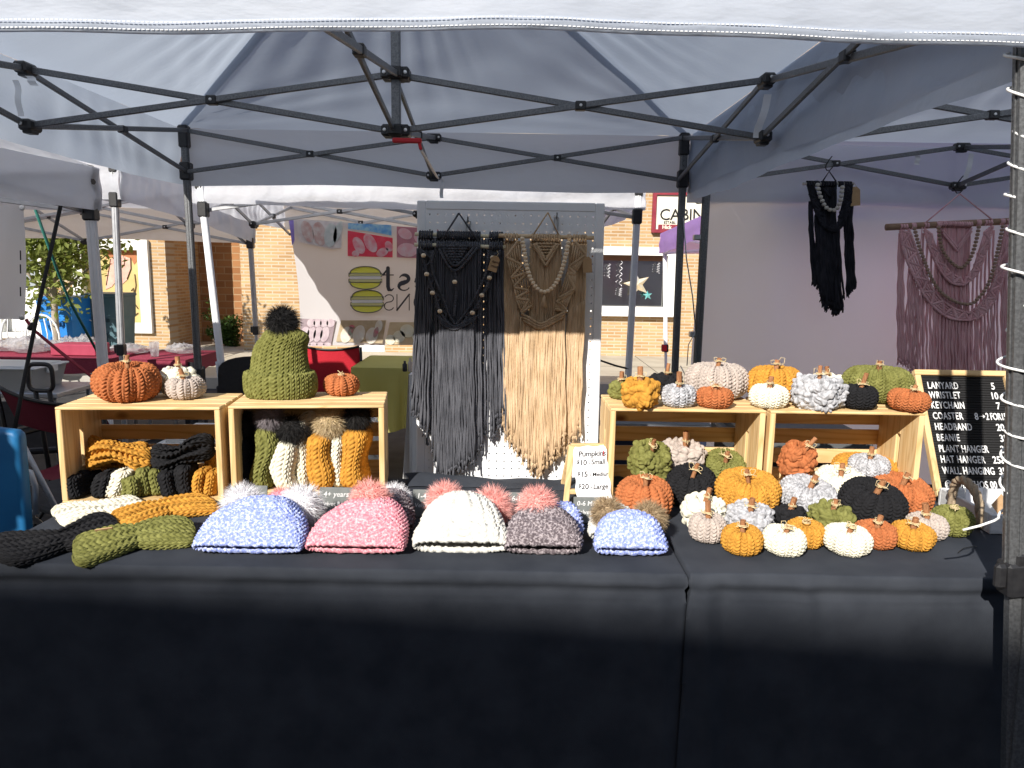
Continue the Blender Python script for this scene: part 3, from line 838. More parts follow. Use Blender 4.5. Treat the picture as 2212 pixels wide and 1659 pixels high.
# sidewall: one big cloth hung on the back of the right tent
NU, NV = 120, 70; G = np.zeros((NV, NU, 3))
xs = np.linspace(1.10, 4.0, NU)[None, :]; zs_ = np.linspace(2.19, .03, NV)[:, None]
G[..., 0] = xs + 0 * zs_ + (.012 * np.sin(zs_ * 5)) * (xs < 1.13); G[..., 2] = zs_ + 0 * xs
tension = np.exp(-((xs - 1.10) / .25)) * np.sin((2.2 - zs_) * 26 + xs * 18) * np.exp(-(2.2 - zs_) / .5) * .010
G[..., 1] = 4.50 + .010 * waves(xs * 1.0 + 0 * zs_, zs_ + 0 * xs, 5, 8, .25, 2.2) * 4.2 + tension * 1.6 + .004 * np.sin(xs * 23 + 2 * np.sin(zs_ * 2)) * np.clip(zs_ / 2, 0, 1) + .012 * np.sin(xs * 3.1) * (2.2 - zs_) * .3
sw = grid_mesh('tent_sidewall', G, M_WALLCLOTH)
tag(sw, 'plain white cloth sidewall hung behind the macrame in the tent on the right', 'sidewall')
for k, (px, py, dx) in enumerate(((1508, 513, .0), (1499, 722, 0), (1490, 868, 0))):
    p = at(px, py, 4.44); mb = MB(); mb.box(p, (.055, .05, .032), bev=.005); mb.box(p + Vector((.03, .02, 0)), (.03, .012, .028), bev=.003)
    mb.build('buckle_strap', M_TUBE, sw)
mb = MB(); mb.tube([at(1476, 470, 4.40), at(1483, 560, 4.41), at(1496, 640, 4.41), at(1503, 715, 4.41)], .004, 5); mb.tube([at(1470, 790, 4.41), at(1490, 830, 4.40), at(1500, 850, 4.40)], .003, 5); mb.tube([at(1503, 715, 4.41), at(1487, 745, 4.41), at(1484, 790, 4.41)], .003, 5)
tag(mb.build('hanging_rope', M_TUBE, None, True), 'thin grey cord running down beside the black pole at the edge of the sidewall', 'cord')

# white cable coiled round the front right leg
mb = MB(); pts = []
for i in range(420):
    t = i / 419; z = 1.93 - t * 1.00
    f = (2.2 - z) / 2.2; cx = .994 + .235 * f; cy = 1.578 + .03 * f
    a = t * 2 * PI * 14.5 + .5 * math.sin(t * 23); rr = .031 + .006 * math.sin(t * 31) + .006 * math.sin(t * 71)
    pts.append(Vector((cx + math.cos(a) * rr, cy + math.sin(a) * rr, z + .006 * math.sin(a * .5 + t * 40))))
pts += [pts[-1] + Vector((-.03, -.03, .004)), pts[-1] + Vector((-.06, -.03, -.008)), pts[-1] + Vector((-.09, -.02, -.022))]
mb.tube(pts, .0029, 7); tag(mb.build('coiled_cable', M_CABLE, None, True), 'white cable wound in a spiral round the dark front tent leg beside the price board', 'cable')

# ------------------------------------------------------------------ tables under black cloth
TZ = .745
def tablecloth(label, x0, x1, y0, y1, drop, seed, xr_back=0.0, xl_back=0.0, creases=()):
    st = .0080
    xs = np.arange(x0 - drop, x1 + drop, st)[None, :]; ys = np.arange(y0 - drop, y1 + .5, st)[:, None]
    cx = np.clip(xs, x0, x1); cy = np.clip(ys, y0, y1); ox = xs - cx; oy = ys - cy
    d = np.maximum(np.abs(ox), np.abs(oy))
    rip = waves(xs * 1.0 + 0 * ys, ys * .25 + 0 * xs, seed, 8, 1.2, 5)
    rip2 = waves(xs + 0 * ys, ys + 0 * xs, seed + 4, 9, 2, 14)
    outw = .008 * np.tanh(d / .02) - .010 * np.exp(-((d - .055) / .018) ** 2) + .022 * rip * np.clip(d / .5, 0, 1) + .010 * rip2 * np.exp(-((d - .045) / .03) ** 2) + .012 * np.clip(waves(xs * 1.0 + d * .6, ys * .12 + 0 * xs, seed + 15, 9, 1.5, 7), -.2, 1) * np.clip(d / .1, 0, 1) + .012 * np.clip(d, 0, 1) * 0
    d0 = .030 + .010 * waves(xs + 0 * ys, .1 * xs + 0 * ys, seed + 21, 8, 1.5, 9); d1 = .062 + .008 * waves(xs + 0 * ys, .1 * xs + 0 * ys, seed + 22, 6, .8, 5)
    brk = np.clip(.5 + 1.2 * waves(xs + 0 * ys, .3 * xs + 0 * ys, seed + 23, 8, 2, 9), 0, 1)
    outw = outw + .0065 * brk * np.exp(-((d - d0) / .007) ** 2) + .005 * np.exp(-((d - d1) / .006) ** 2)
    for (cxp, wdt, amp_) in creases: outw = outw + amp_ * np.exp(-((xs - cxp - (d - .05) * .08) / wdt) ** 2) * np.clip(d / .06, 0, 1) * np.exp(-d / .8)
    sx = np.sign(ox); sy = np.sign(oy)
    tt = np.clip((cy - y0) / (y1 - y0), 0, 1); u = (cx - x0) / (x1 - x0)
    X = cx + xr_back * tt * u + xl_back * tt * (1 - u) + sx * outw * (np.abs(ox) > 0); Y = cy + sy * outw * (np.abs(oy) > 0)
    dd = np.where(d < .012, d * d / .024, d - .006)
    on = (d <= 0)
    topw = .0030 * rip2 + .0055 * np.clip(waves(xs * 1 + 0 * ys, ys * .6 + 0 * xs, seed + 9, 7, .8, 5), 0, 1)
    Z = TZ - dd + np.where(on, topw, .002 * rip2)
    Z = np.maximum(Z, .008 + .004 * rip2 * 0)
    o = grid_mesh('tablecloth', np.stack([X + 0 * ys, Y + 0 * xs, Z], -1), M_CLOTH)
    tag(o, label, 'tablecloth')
    return o
tablecloth('long black cloth over the left table, falling to the ground below the beanies', -1.30, .424, 1.70, 2.47, .72, 21, creases=((.36, .03, .012), (-.4, .05, .004), (.05, .03, .004)))
tablecloth('black cloth over the right table, falling to the ground below the small pumpkins', .440, 2.15, 1.70, 2.50, .72, 33, creases=((.47, .022, .012), (.72, .025, .010), (1.15, .06, -.006), (.52, .02, -.008)))
# a ruck of cloth lying along the back edge in front of the pegboard
NU, NV = 90, 26; G = np.zeros((NV, NU, 3)); q = np.linspace(0, 1, NU)[None, :]; a = np.linspace(0, 1, NV)[:, None]
G[..., 0] = -.345 + .72 * q + .01 * np.sin(a * 9 + q * 5); G[..., 1] = 2.36 + .115 * a + .008 * np.sin(q * 25)
G[..., 2] = TZ + .004 + .030 * np.sin(PI * np.clip(a, 0, 1)) * (.55 + .45 * np.sin(q * 7 + 1)) + .004 * waves(q * 3 + 0 * a, a + 0 * q, 8, 8, 1, 6)
tag(grid_mesh('spare_cloth', G, M_CLOTH), 'rucked strip of black cloth on the table below the pegboard', 'cloth')

# ------------------------------------------------------------------ wooden crates on their sides
def crate(label, fl, yaw, W=.462, H=.293, D=.25, seed=0, knot=()):
    z0 = TZ + .004
    fl = Vector((fl[0], fl[1], z0)); M = Matrix.Rotation(yaw, 3, 'Z')
    root = thing('wooden_crate', label, 'crate', fl, 'pine crates lying on their sides')
    def bx(mb, x0, x1, y0, y1, za, zb, bev=.0016):
        mb.box(fl + M @ Vector(((x0 + x1) / 2, (y0 + y1) / 2, (za + zb) / 2)), (x1 - x0, y1 - y0, zb - za), M, bev)
    t = .017; s = .0085
    for sx in (0, 1):
        xa = sx * (W - t); mb = MB(); a, b = D * .40, D * .40 + .024
        bx(mb, xa, xa + t, .001, a, s, H - s); bx(mb, xa, xa + t, b, D - s, s, H - s)
        bx(mb, xa + .0005, xa + t - .0005, a, b, s, H * .30); bx(mb, xa + .0005, xa + t - .0005, a, b, H * .70, H - s)
        mb.build('end_panel', PINE['Z'], root)
    rg = random.Random(seed)
    mb = MB(); n = 4; g = .006; w = (D - g * (n - 1)) / n
    for k in range(n): bx(mb, 0, W, k * (w + g), k * (w + g) + w, H - s, H, .0022)
    mb.build('top_slats', PINE['X'], root)
    mb = MB()
    for k in range(n): bx(mb, 0, W, k * (w + g), k * (w + g) + w, 0, s, .0022)
    mb.build('bottom_slats', PINE['X'], root)
    mb = MB(); n = 4; g = .017; top = .030; w = (H - 2 * s - top - g * (n - 1)) / n
    for k in range(n): bx(mb, 0, W, D - s, D, s + k * (w + g), s + k * (w + g) + w, .0016)
    mb.build('back_slats', PINE['X'], root)
    return root
crate('pine crate at the left end of the table, full of headbands', (-1.335, 2.134), R(4.4), W=.470, seed=1)
crate('pine crate packed with standing beanies under the olive bobble hat', (-.850, 2.190), R(7.0), seed=2)
crate('pine crate beside the small pumpkin price easel', (.300, 2.215), R(0.3), W=.472, H=.300, seed=3)
crate('pine crate beside the black letter board', (.786, 2.218), R(0.2), W=.470, H=.300, seed=4)
# ------------------------------------------------------------------ ground
M_ASPH = material('asphalt', (.040, .040, .043), .95, color2=(.062, .061, .062), nscale=6, ndetail=8, bump=.5, bscale=120, bdist=.006, spec=.2)
M_CONC = material('concrete', (.40, .36, .29), .9, color2=(.48, .44, .36), nscale=3, ndetail=6, bump=.3, bscale=60, bdist=.004, spec=.15)
def slab_box(name, x0, x1, y0, y1, z0, z1, mat):
    mb = MB(); mb.box(((x0 + x1) / 2, (y0 + y1) / 2, (z0 + z1) / 2), (x1 - x0, y1 - y0, z1 - z0)); return mb.build(name, mat)
mb = MB(); mb.quad((-300, -300, 0), (300, -300, 0), (300, 300, 0), (-300, 300, 0)); tag(mb.build('road', M_ASPH), kind='structure')
tag(slab_box('sidewalk', -60, 60, 8.75, 12.6, -.1, .12, M_CONC), kind='structure')
tag(slab_box('kerb', -60, 60, 8.58, 8.748, -.1, .128, material('kerb_concrete', (.36, .34, .30), .9, color2=(.43, .41, .37), nscale=5)), kind='structure')
mb = MB()
for k in range(-20, 21): mb.box((k * 1.5 + .4, 10.1, .1205), (.012, 2.9, .002))
mb.box((0, 10.2, .1206), (80, .012, .002))
tag(mb.build('pavement_joints', material('joint_dark', (.12, .11, .09), .95)), kind='structure')
mb = MB()
for k in range(-6, 7): mb.box((k * 2.7 + .95, 7.0, .006), (.10, 3.0, .004))
tag(mb.build('road_marking', material('road_paint', (.7, .7, .68), .8, color2=(.5, .5, .48), nscale=20)), kind='structure')

# ------------------------------------------------------------------ buildings across the street
BR_TAN = brick_mat('tan_brick', (.50, .335, .175), (.36, .215, .10), (.48, .40, .30), .215, .0495, .009)
BR_TAN_Y = brick_mat('tan_brick_side', (.48, .32, .165), (.35, .21, .10), (.46, .38, .28), .215, .0495, .009, axis='YZ')
BR_SHADE = brick_mat('shaded_brown_block', (.34, .17, .075), (.25, .115, .05), (.36, .24, .14), .27, .115, .010)  # darker tone puts the alley recess's shade into the block colour
M_WFRAME = material('white_frame_paint', (.80, .80, .77), .6, color2=(.74, .74, .71), nscale=4)
M_GLASS = material('dark_window_glass', (.010, .012, .014), .03, spec=1.0, color2=(.014, .016, .018), nscale=2)
M_GLASS.node_tree.nodes['Principled BSDF'].inputs['IOR'].default_value = 2.2
FY = 11.5
def wall_with_hole(mb, x0, x1, z0, z1, y0, y1, holes):
    """wall panel split into strips around rectangular openings"""
    xs = sorted({x0, x1, *[h[0] for h in holes], *[h[1] for h in holes]})
    for a, b in zip(xs[:-1], xs[1:]):
        hs = sorted([(h[2], h[3]) for h in holes if h[0] <= a + 1e-6 and h[1] >= b - 1e-6]); z = z0
        for (p, q) in hs + [(z1, z1)]:
            if p > z + 1e-4: mb.box(((a + b) / 2, (y0 + y1) / 2, (z + p) / 2), (b - a, y1 - y0, p - z))
            z = q
def frame_rect(mb, x0, x1, z0, z1, w, y, d):
    mb.box(((x0 + x1) / 2, y, z1 - w / 2), (x1 - x0, d, w)); mb.box(((x0 + x1) / 2, y, z0 + w / 2), (x1 - x0, d, w))
    mb.box((x0 + w / 2, y, (z0 + z1) / 2), (w, d, z1 - z0 - 2 * w)); mb.box((x1 - w / 2, y, (z0 + z1) / 2), (w, d, z1 - z0 - 2 * w))

b1 = thing('brick_building', 'tan brick building with a white framed window and painted shop sign', 'building', (2, FY, 0))
mb = MB(); wall_with_hole(mb, -4.17, 14, .06, 6.5, FY, FY + .3, [(.55, 2.46, .76, 1.785), (-2.42, -1.98, .06, 2.0)]); mb.build('wall', BR_TAN, b1)
mb = MB(); mb.box((-4.02, FY + 4.2, 3.28), (.3, 7.8, 6.44)); mb.build('side_wall', BR_TAN_Y, b1)
mb = MB(); mb.box((5, FY + .1, 6.6), (18.5, .5, .16), bev=.02); mb.build('cornice', M_CONC, b1)
mb = MB(); frame_rect(mb, .55, 2.46, .76, 1.785, .125, FY - .02, .10); wf = mb.build('window', M_WFRAME, b1)
mb = MB(); mb.box((1.505, FY + .10, 1.62), (1.66, .04, .085)); mb.build('reflection_strip', material('brown_reflection', (.20, .10, .06), .6), wf)  # brown strip painted for a wood-toned reflection at the top of the glass
mb = MB(); mb.box((1.505, FY + .13, 1.27), (1.66, .012, .78)); mb.build('pane', M_GLASS, wf)
mb = MB(); mb.box((1.505, FY - .06, .752), (1.98, .14, .03), bev=.006); mb.build('sill', M_WFRAME, wf)
mb = MB(); mb.box((-2.2, FY + .10, 1.03), (.40, .06, 1.90)); dr = mb.build('door', M_WFRAME, b1)
mb = MB(); mb.ball((-2.05, FY + .05, 1.0), .03, 8, 6); mb.build('handle', M_STEEL, dr)
def star(mb, c, r, r2, d, rot=0.0):
    pts = []
    for k in range(10):
        a = rot + PI / 2 + k * PI / 5; rr = r if k % 2 == 0 else r2
        pts.append((c[0] + math.cos(a) * rr, c[1], c[2] + math.sin(a) * rr))
    n = len(pts); ca = Vector(c)
    V = pts + [tuple(ca + Vector((0, -d, 0))), tuple(ca + Vector((0, d, 0)))]
    mb.add(V, [(k, (k + 1) % n, n) for k in range(n)] + [((k + 1) % n, k, n + 1) for k in range(n)])
p = at(1376, 614, FY - .08); mb = MB(); star(mb, p, .21, .085, .05, .25)
tag(mb.build('star_ornament', material('gold_foil', (.80, .66, .42), .3, color2=(.85, .82, .76), nscale=9, metal=.5)), 'large gilt star hanging in front of the dark shop window', 'ornament', 'window stars')
p = at(1399, 638, FY - .08); mb = MB(); star(mb, p, .075, .03, .02, .1)
tag(mb.build('star_ornament', material('teal_foil', (.10, .42, .42), .35, color2=(.3, .62, .6), nscale=14, metal=.4)), 'small teal star below the gilt star in the shop window', 'ornament', 'window stars')
for k, (px, y0, y1) in enumerate(((1316, 570, 600), (1342, 564, 618), (1423, 568, 590), (1341, 622, 640))):
    mb = MB(); a, b = at(px, y0, FY - .05), at(px - 2, y1, FY - .05)
    mb.tube([a.lerp(b, i / 30) + Vector((.022 * math.sin(i * .9), .015 * math.cos(i * .9), 0)) for i in range(31)], .006, 4)
    tag(mb.build('foil_spiral', material('silver_foil', (.7, .7, .72), .3, metal=.5), None, True), ['twisted silver streamer in the shop window nearest the pegboard', 'longest twisted silver streamer hanging in the shop window', 'twisted silver streamer at the far right of the shop window', 'short silver curl at the bottom of the long window streamer'][k], 'streamer', 'window streamers')
# shop sign
sg = thing('shop_sign', 'cream sign in a burgundy frame reading CABIN on the tan brick wall', 'sign', (2.75, FY, 2.3))
SY = FY - .06
M_CREAM = material('cream_sign_paint', (.78, .74, .62), .6, color2=(.72, .68, .56), nscale=5)
M_BURG = material('burgundy_paint', (.20, .02, .04), .55, color2=(.26, .035, .05), nscale=8)
mb = MB(); mb.box((2.80, SY + .02, 2.30), (1.40, .03, .52)); mb.build('panel', M_CREAM, sg)
mb = MB(); frame_rect(mb, 2.065, 3.535, 2.0, 2.605, .05, SY + .01, .08); mb.build('frame', M_BURG, sg)
text('lettering', 'CABINET', at(1424, 475, SY).to_tuple(), .235, (1, 0, .03), (0, 0, 1), M_INK, sg, .003, space=.95)
text('script', 'Genuine', (2.66, SY - .001, 2.43), .19, (1, 0, .03), (0, 0, 1), M_INK, sg, .003, shear=.45, offset=-.003)
text('small_lettering', 'ESTABL', (2.24, SY - .001, 2.135), .055, (1, 0, .02), (0, 0, 1), M_INK, sg, .003)
mb = MB(); mb.box((2.37, SY - .001, 2.083), (.42, .008, .075), bev=.003); pill = mb.build('red_band', M_BURG, sg)
text('lettering', 'Hick', (2.22, SY - .008, 2.058), .075, (1, 0, 0), (0, 0, 1), M_CREAM, pill, .003, offset=.002)

b2 = thing('brick_building', 'tan brick building on the left with a large painted mural panel', 'building', (-6.5, FY, 0))
mb = MB(); wall_with_hole(mb, -20, -5.31, .06, 6.5, FY, FY + .3, [(-6.72, -5.55, .36, 1.775), (-7.95, -7.18, .25, 1.95), (-9.6, -8.3, .25, 1.95)]); mb.build('wall', BR_TAN, b2)
mb = MB(); mb.box((-5.46, FY + 1.0, 3.28), (.3, 1.4, 6.44)); mb.build('side_wall', BR_TAN_Y, b2)
mb = MB(); mb.box((-4.9, FY + 1.35, 3.28), (1.9, .3, 6.44)); mb.build('recessed_wall', BR_SHADE, b2)
mb = MB(); mb.box((-12.5, FY + .1, 6.6), (15, .5, .16), bev=.02); mb.build('cornice', M_CONC, b2)
mb = MB(); frame_rect(mb, -6.72, -5.55, .36, 1.775, .155, FY - .02, .10); mur = mb.build('mural_frame', M_WFRAME, b2)
# the mural: pale ochre panel, a pink drooping flower, leaves and whiplash stems
mpan = MB(); mpan.box((-6.135, FY + .06, 1.07), (.86, .03, 1.12)); mpanel = mpan.build('mural_panel', material('mural_ochre', (.48, .37, .15), .8, color2=(.55, .43, .19), nscale=4), mur)
def decal(name, pts, mat, parent, y, th=.003): mb = MB(); mb.poly([(x, y, z) for x, z in pts], (0, th, 0)); return mb.build(name, mat, parent)
def zm(zx, zy): q = at(.2986 * zx, 389.3 + .2986 * zy, FY + .04); return (q.x, q.z)
M_PETAL = material('mural_pink', (.62, .32, .26), .8, color2=(.70, .42, .34), nscale=10); M_LEAF = material('mural_green', (.10, .13, .045), .8, color2=(.15, .18, .07), nscale=10)
M_LINE = material('mural_line', (.10, .055, .03), .8); M_SIENNA = material('mural_sienna', (.38, .15, .07), .8)
decal('mural_crown', [zm(*q) for q in ((760, 505), (850, 500), (985, 505), (988, 590), (970, 610), (945, 560), (900, 555), (860, 540), (800, 560), (765, 570))], M_SIENNA, mpanel, FY + .040)
decal('mural_flower', [zm(*q) for q in ((800, 570), (850, 535), (900, 550), (945, 565), (950, 640), (920, 720), (875, 760), (862, 700), (880, 660), (862, 655), (845, 720), (810, 770), (765, 790), (770, 700), (785, 640))], M_PETAL, mpanel, FY + .036)
for kk, pl in enumerate((((768, 850), (800, 815), (860, 815), (905, 850), (905, 885), (870, 870), (845, 845), (800, 865)), ((850, 870), (885, 890), (915, 930), (880, 950), (855, 920)), ((770, 880), (800, 900), (785, 960), (768, 940)))):
    decal('mural_leaf', [zm(*q) for q in pl], M_LEAF, mpanel, FY + .038)
mb = MB()
for pl in (((975, 680), (985, 760), (970, 850), (945, 930), (905, 985), (915, 940), (955, 860), (1000, 930)), ((950, 800), (965, 780), (970, 810), (945, 830)), ((1000, 960), (960, 990), (930, 1005), (890, 1000), (860, 985)), ((680, 800), (700, 790), (712, 820), (700, 850), (685, 840)), ((680, 870), (700, 860), (712, 890), (700, 915), (685, 905)), ((800, 570), (790, 640), (770, 760)), ((945, 560), (948, 640), (920, 715)), ((870, 560), (860, 620)), ((905, 560), (900, 620)), ((845, 880), (862, 950), (880, 1000))):
    pts = [Vector((zm(*q)[0], FY + .034, zm(*q)[1])) for q in pl]; mb.tube(pts, .007, 5)
mb.build('mural_stem', M_LINE, mpanel, True)
mb = MB(); frame_rect(mb, -7.95, -7.18, .25, 1.95, .09, FY - .02, .1); w2 = mb.build('shopfront', M_WFRAME, b2)
mb = MB(); mb.box((-7.565, FY + .1, .68), (.59, .05, .67)); mb.build('lower_panel', M_WFRAME, w2)
mb = MB(); mb.box((-7.565, FY + .12, 1.45), (.59, .012, .8)); mb.build('pane', material('pale_glass', (.30, .33, .36), .1, spec=.6), w2)
mb = MB(); frame_rect(mb, -9.6, -8.3, .25, 1.95, .09, FY - .02, .1); w2 = mb.build('shopfront', M_WFRAME, b2)
mb = MB(); mb.box((-8.95, FY + .12, 1.1), (1.12, .012, 1.5)); mb.build('pane', M_WFRAME, w2)

# the three-storey block behind the viewer whose parapet shades the lower half of the tablecloths
th_ = R(-4.9); Mb_ = Matrix.Rotation(th_, 3, 'Z')
E0 = Vector((.008, 1.7, .672)) + Vector((-.47, -1, .69)) * 13.3
b3 = thing('brick_building', 'brick block across the way behind the viewer', 'building', (E0.x, E0.y, 0))
mb = MB(); bc = Vector((E0.x, E0.y, 0)) + Mb_ @ Vector((0, -5, E0.z / 2)); mb.box(bc, (60, 10, E0.z - .004), Mb_); mb.build('wall', BR_TAN, b3)
mb = MB()
for r_ in range(2):
    for k in range(-8, 9): mb.box(Vector((E0.x, E0.y, 0)) + Mb_ @ Vector((k * 3, .02, 4.5 + r_ * 3)), (1.1, .06, 1.7), Mb_)
b3w = mb.build('windows', M_GLASS, b3); b3w['kind'] = 'stuff'

# alley plants
def leafmass(name, c, r, n, mat, parent=None, seed=0, ls=.05, shape=(1, 1, 1), clumps=9, hollow=.4):
    rg = np.random.RandomState(seed); mb = MB(); cs = []
    for _ in range(clumps):
        d = rg.normal(size=3); d /= np.linalg.norm(d); cs.append((Vector(d * np.array(shape) * r * rg.uniform(hollow, .8)), r * rg.uniform(.28, .5)))
    for _ in range(n):
        cc, cr = cs[rg.randint(len(cs))]; d = rg.normal(size=3); d /= np.linalg.norm(d)
        p = Vector(c) + cc + Vector(d) * cr * rg.uniform(.3, 1.0) ** .6
        nrm = Vector(rg.normal(size=3) + np.array([0, -.3, .7])).normalized(); u = nrm.orthogonal().normalized(); u = Matrix.Rotation(rg.uniform(0, 6.3), 3, nrm) @ u; w = nrm.cross(u)
        s = ls * rg.uniform(.6, 1.3)
        mb.add([p - u * s, p - w * s * .45 + nrm * s * .1, p + u * s, p + w * s * .45 + nrm * s * .1], [(0, 1, 2, 3)])
    return mb.build(name, mat, parent)
M_LEAVES = material('tree_leaves', (.13, .17, .035), .6, color2=(.22, .25, .07), nscale=4, translucent=.4, tcolor=(.34, .40, .08), island=.45)
M_BUSH = material('bush_leaves', (.025, .06, .010), .6, color2=(.05, .10, .018), nscale=5, translucent=.2, tcolor=(.12, .2, .03), island=.5)
M_BARK = material('tree_bark', (.30, .25, .20), .9, color2=(.40, .34, .28), nscale=30, stretch=(1, 1, .2), bump=.6, bscale=60, bdist=.01)
bu = thing('bush', 'low green bush growing in the recess between the brick buildings', 'bush', (-4.6, 12.0, .12))
leafmass('foliage', (-4.62, 12.0, .34), .34, 1500, M_BUSH, bu, 4, .035, (1.25, .8, .8), 14, .1)
mb = MB()
for k in range(5): mb.tube([(-4.62 + .08 * (k - 2), 12.0, .12), (-4.62 + .14 * (k - 2), 12.0, .4)], .008, 5)
mb.build('stem', M_BARK, bu)
wd = thing('weed', 'thin weed standing against the shaded alley wall', 'plant', (-4.93, 12.2, .12))
leafmass('foliage', (-4.93, 12.2, .62), .26, 130, M_BUSH, wd, 5, .028, (.4, .4, 1.3), 9, .1)
mb = MB(); mb.tube([(-4.93, 12.2, .12), (-4.90, 12.2, .5), (-4.95, 12.2, .9)], .006, 5); mb.build('stem', M_BARK, wd)

tree = thing('street_tree', 'young street tree with light green leaves beside the blue bin', 'tree', (-5.66, 9.22, .12))
tb = Vector((-5.66, 9.22, .12)); mb = MB()
mb.tube([tb, tb + Vector((-.01, 0, .5)), tb + Vector((.0, 0, 1.0)), tb + Vector((-.04, 0, 1.6)), tb + Vector((-.02, .02, 2.5))], [.046, .040, .038, .030, .015], 9)
for (a, b, c2) in (((0, 0, .80), (-.22, -.1, 1.15), (-.5, -.15, 1.55)), ((0, 0, .86), (.25, .05, 1.1), (.62, .1, 1.4)), ((0, 0, 1.0), (.14, -.15, 1.5), (.35, -.25, 2.1)), ((0, 0, 1.05), (-.16, .12, 1.5), (-.3, .2, 2.2)), ((-.03, 0, .95), (-.3, .15, 1.05), (-.42, .3, 1.1)), ((.02, 0, 1.1), (.3, .2, 1.3), (.7, .3, 1.9))):
    mb.tube([tb + Vector(a), tb + Vector(b), tb + Vector(c2)], [.024, .016, .006], 7)
mb.build('trunk', M_BARK, tree, True)
crown = MB()
leafmass('crown', tb + Vector((.10, .02, 1.62)), .95, 4200, M_LEAVES, tree, 12, .050, (.82, .75, .95), 40, .15)

# wheelie bins
def bin_(label, c, w, d, h, col1, col2, group):
    m = material('bin_' + label.split()[0], col1, .5, color2=col2, nscale=5, spec=.4)
    root = thing('wheelie_bin', label, 'bin', c, group); c = Vector(c); mb = MB()
    q = .84
    V = []
    for z, s in ((.06, q), (h * .62, .96), (h * .64, 1.0), (h * .93, 1.04)):
        for sx, sy in ((-1, -1), (1, -1), (1, 1), (-1, 1)): V.append(c + Vector((sx * w / 2 * s, sy * d / 2 * s, z)))
    F = [(3, 2, 1, 0)]
    for k in range(3):
        for i in range(4): F.append((k * 4 + i, k * 4 + (i + 1) % 4, k * 4 + 4 + (i + 1) % 4, k * 4 + 4 + i))
    F.append((12, 13, 14, 15)); mb.add(V, F); mb.build('body', m, root)
    mb = MB(); mb.box(c + Vector((0, -.01, h * .955)), (w * 1.12, d * 1.12, h * .05), bev=.015); mb.box(c + Vector((0, d * .56, h * .93)), (w * .9, .05, .05), bev=.01); mb.build('lid', m, root)
    mrec = material('bin_recess_' + label.split()[0], tuple(v * .5 for v in col1), .5)
    mb = MB(); mb.box(c + Vector((0, -d * .50, h * .60)), (w * .5, .03, .045), bev=.006); mb.build('grab_bar', mrec, root)
    mb = MB(); mb.box(c + Vector((0, -d * .455, h * .33)), (w * .42, .03, .16), bev=.006); mb.build('grab_recess', mrec, root)
    mb = MB(); mb.box(c + Vector((0, -d * .472, h * .33)), (w * .28, .012, .02)); mb.build('bin_marking', M_WPAINT, root)
    for s in (-1, 1):
        mb = MB(); mb.lathe([(.09, -.02), (.1, -.015), (.1, .015), (.09, .02)], c + Vector((s * w * .46, d * .40, .1)), 16, Matrix.Rotation(PI / 2, 3, 'Y')); mb.build('wheel', M_BLACKPLA, root)
bin_('blue plastic recycling bin behind the young tree trunk', (-5.76, 9.62, .12), .42, .5, .90, (.015, .17, .52), (.02, .21, .6), 'bins on the pavement')
bin_('teal grey wheelie bin standing behind the blue bin', (-5.42, 10.05, .12), .42, .5, .93, (.07, .13, .16), (.09, .16, .19), 'bins on the pavement')
mb = MB(); sh = at(188, 688, 9.77)
for k in range(3):
    a = k * 2 * PI / 3 + PI / 2; mb.poly([sh + Vector((math.cos(a + d_) * r_, 0, math.sin(a + d_) * r_)) for d_, r_ in ((-.35, .03), (0, .075), (.35, .03))], (0, .004, 0))
tag(mb.build('bin_emblem', M_WPAINT), 'pale three-leaf emblem on the front of the teal grey bin', 'emblem')
# ------------------------------------------------------------------ the tents behind and beside
tent('pop_up_tent', 'white canopy tent directly behind the stall, with the macaron banner on its far side', [(-2.09, 5.0, 0), (.835, 5.0, 0), (.55, 6.62, -.09), (-1.99, 6.62, -.09)], 2.03, 1.80, 1.835, 2.42, M_CANOPY2, M_TUBE, M_WHITETUBE, lean={0: (.20, -.15), 1: (-.03, 0)}, seed=14, detail=True, lock_z=.62, group='pop-up tents', hidden_legs=(2, 3))
tent('pop_up_tent', 'white canopy tent with a grey corner leg, in front of the mural', [(-5.71, 5.2, .0), (-2.70, 5.2, 0), (-2.38, 6.9, -.235), (-5.40, 6.9, -.235)], 2.15, 1.87, 1.885, 2.52, M_CANOPY2, M_TUBE, lean={1: (-.05, 0), 2: (.05, 0)}, seed=17, detail=True, lock_z=.85, group='pop-up tents')
tent('pop_up_tent', 'white canopy tent at far left with a pale leaning leg and banner', [(-5.0, .7, -.03), (-2.06, .7, -.03), (-2.03, 3.7, 0), (-4.97, 3.7, 0)], 1.885, 1.70, 1.715, 2.6, M_CANOPY2, M_TUBE, M_WHITETUBE, lean={2: (.02, .0)}, seed=23, detail=True, lock_z=.55, group='pop-up tents', leg_w=.042)
pt, _ = tent('pop_up_tent', 'purple canopy tent on a thin pale leg beside the shop sign', [(1.50, 4.75, .12), (4.5, 4.75, .12), (4.5, 7.7, 0), (1.50, 7.7, 0)], 1.80, 1.62, 1.63, 2.5, M_PURPLE, M_WHITETUBE, lean={3: (.10, 0)}, seed=29, detail=False, lock_z=.66, group='pop-up tents', leg_w=.036)
p = at(1435, 752, 7.68); mb = MB(); mb.box(p, (.055, .055, .075), bev=.008); mb.build('red_clip', M_REDPLA, pt)

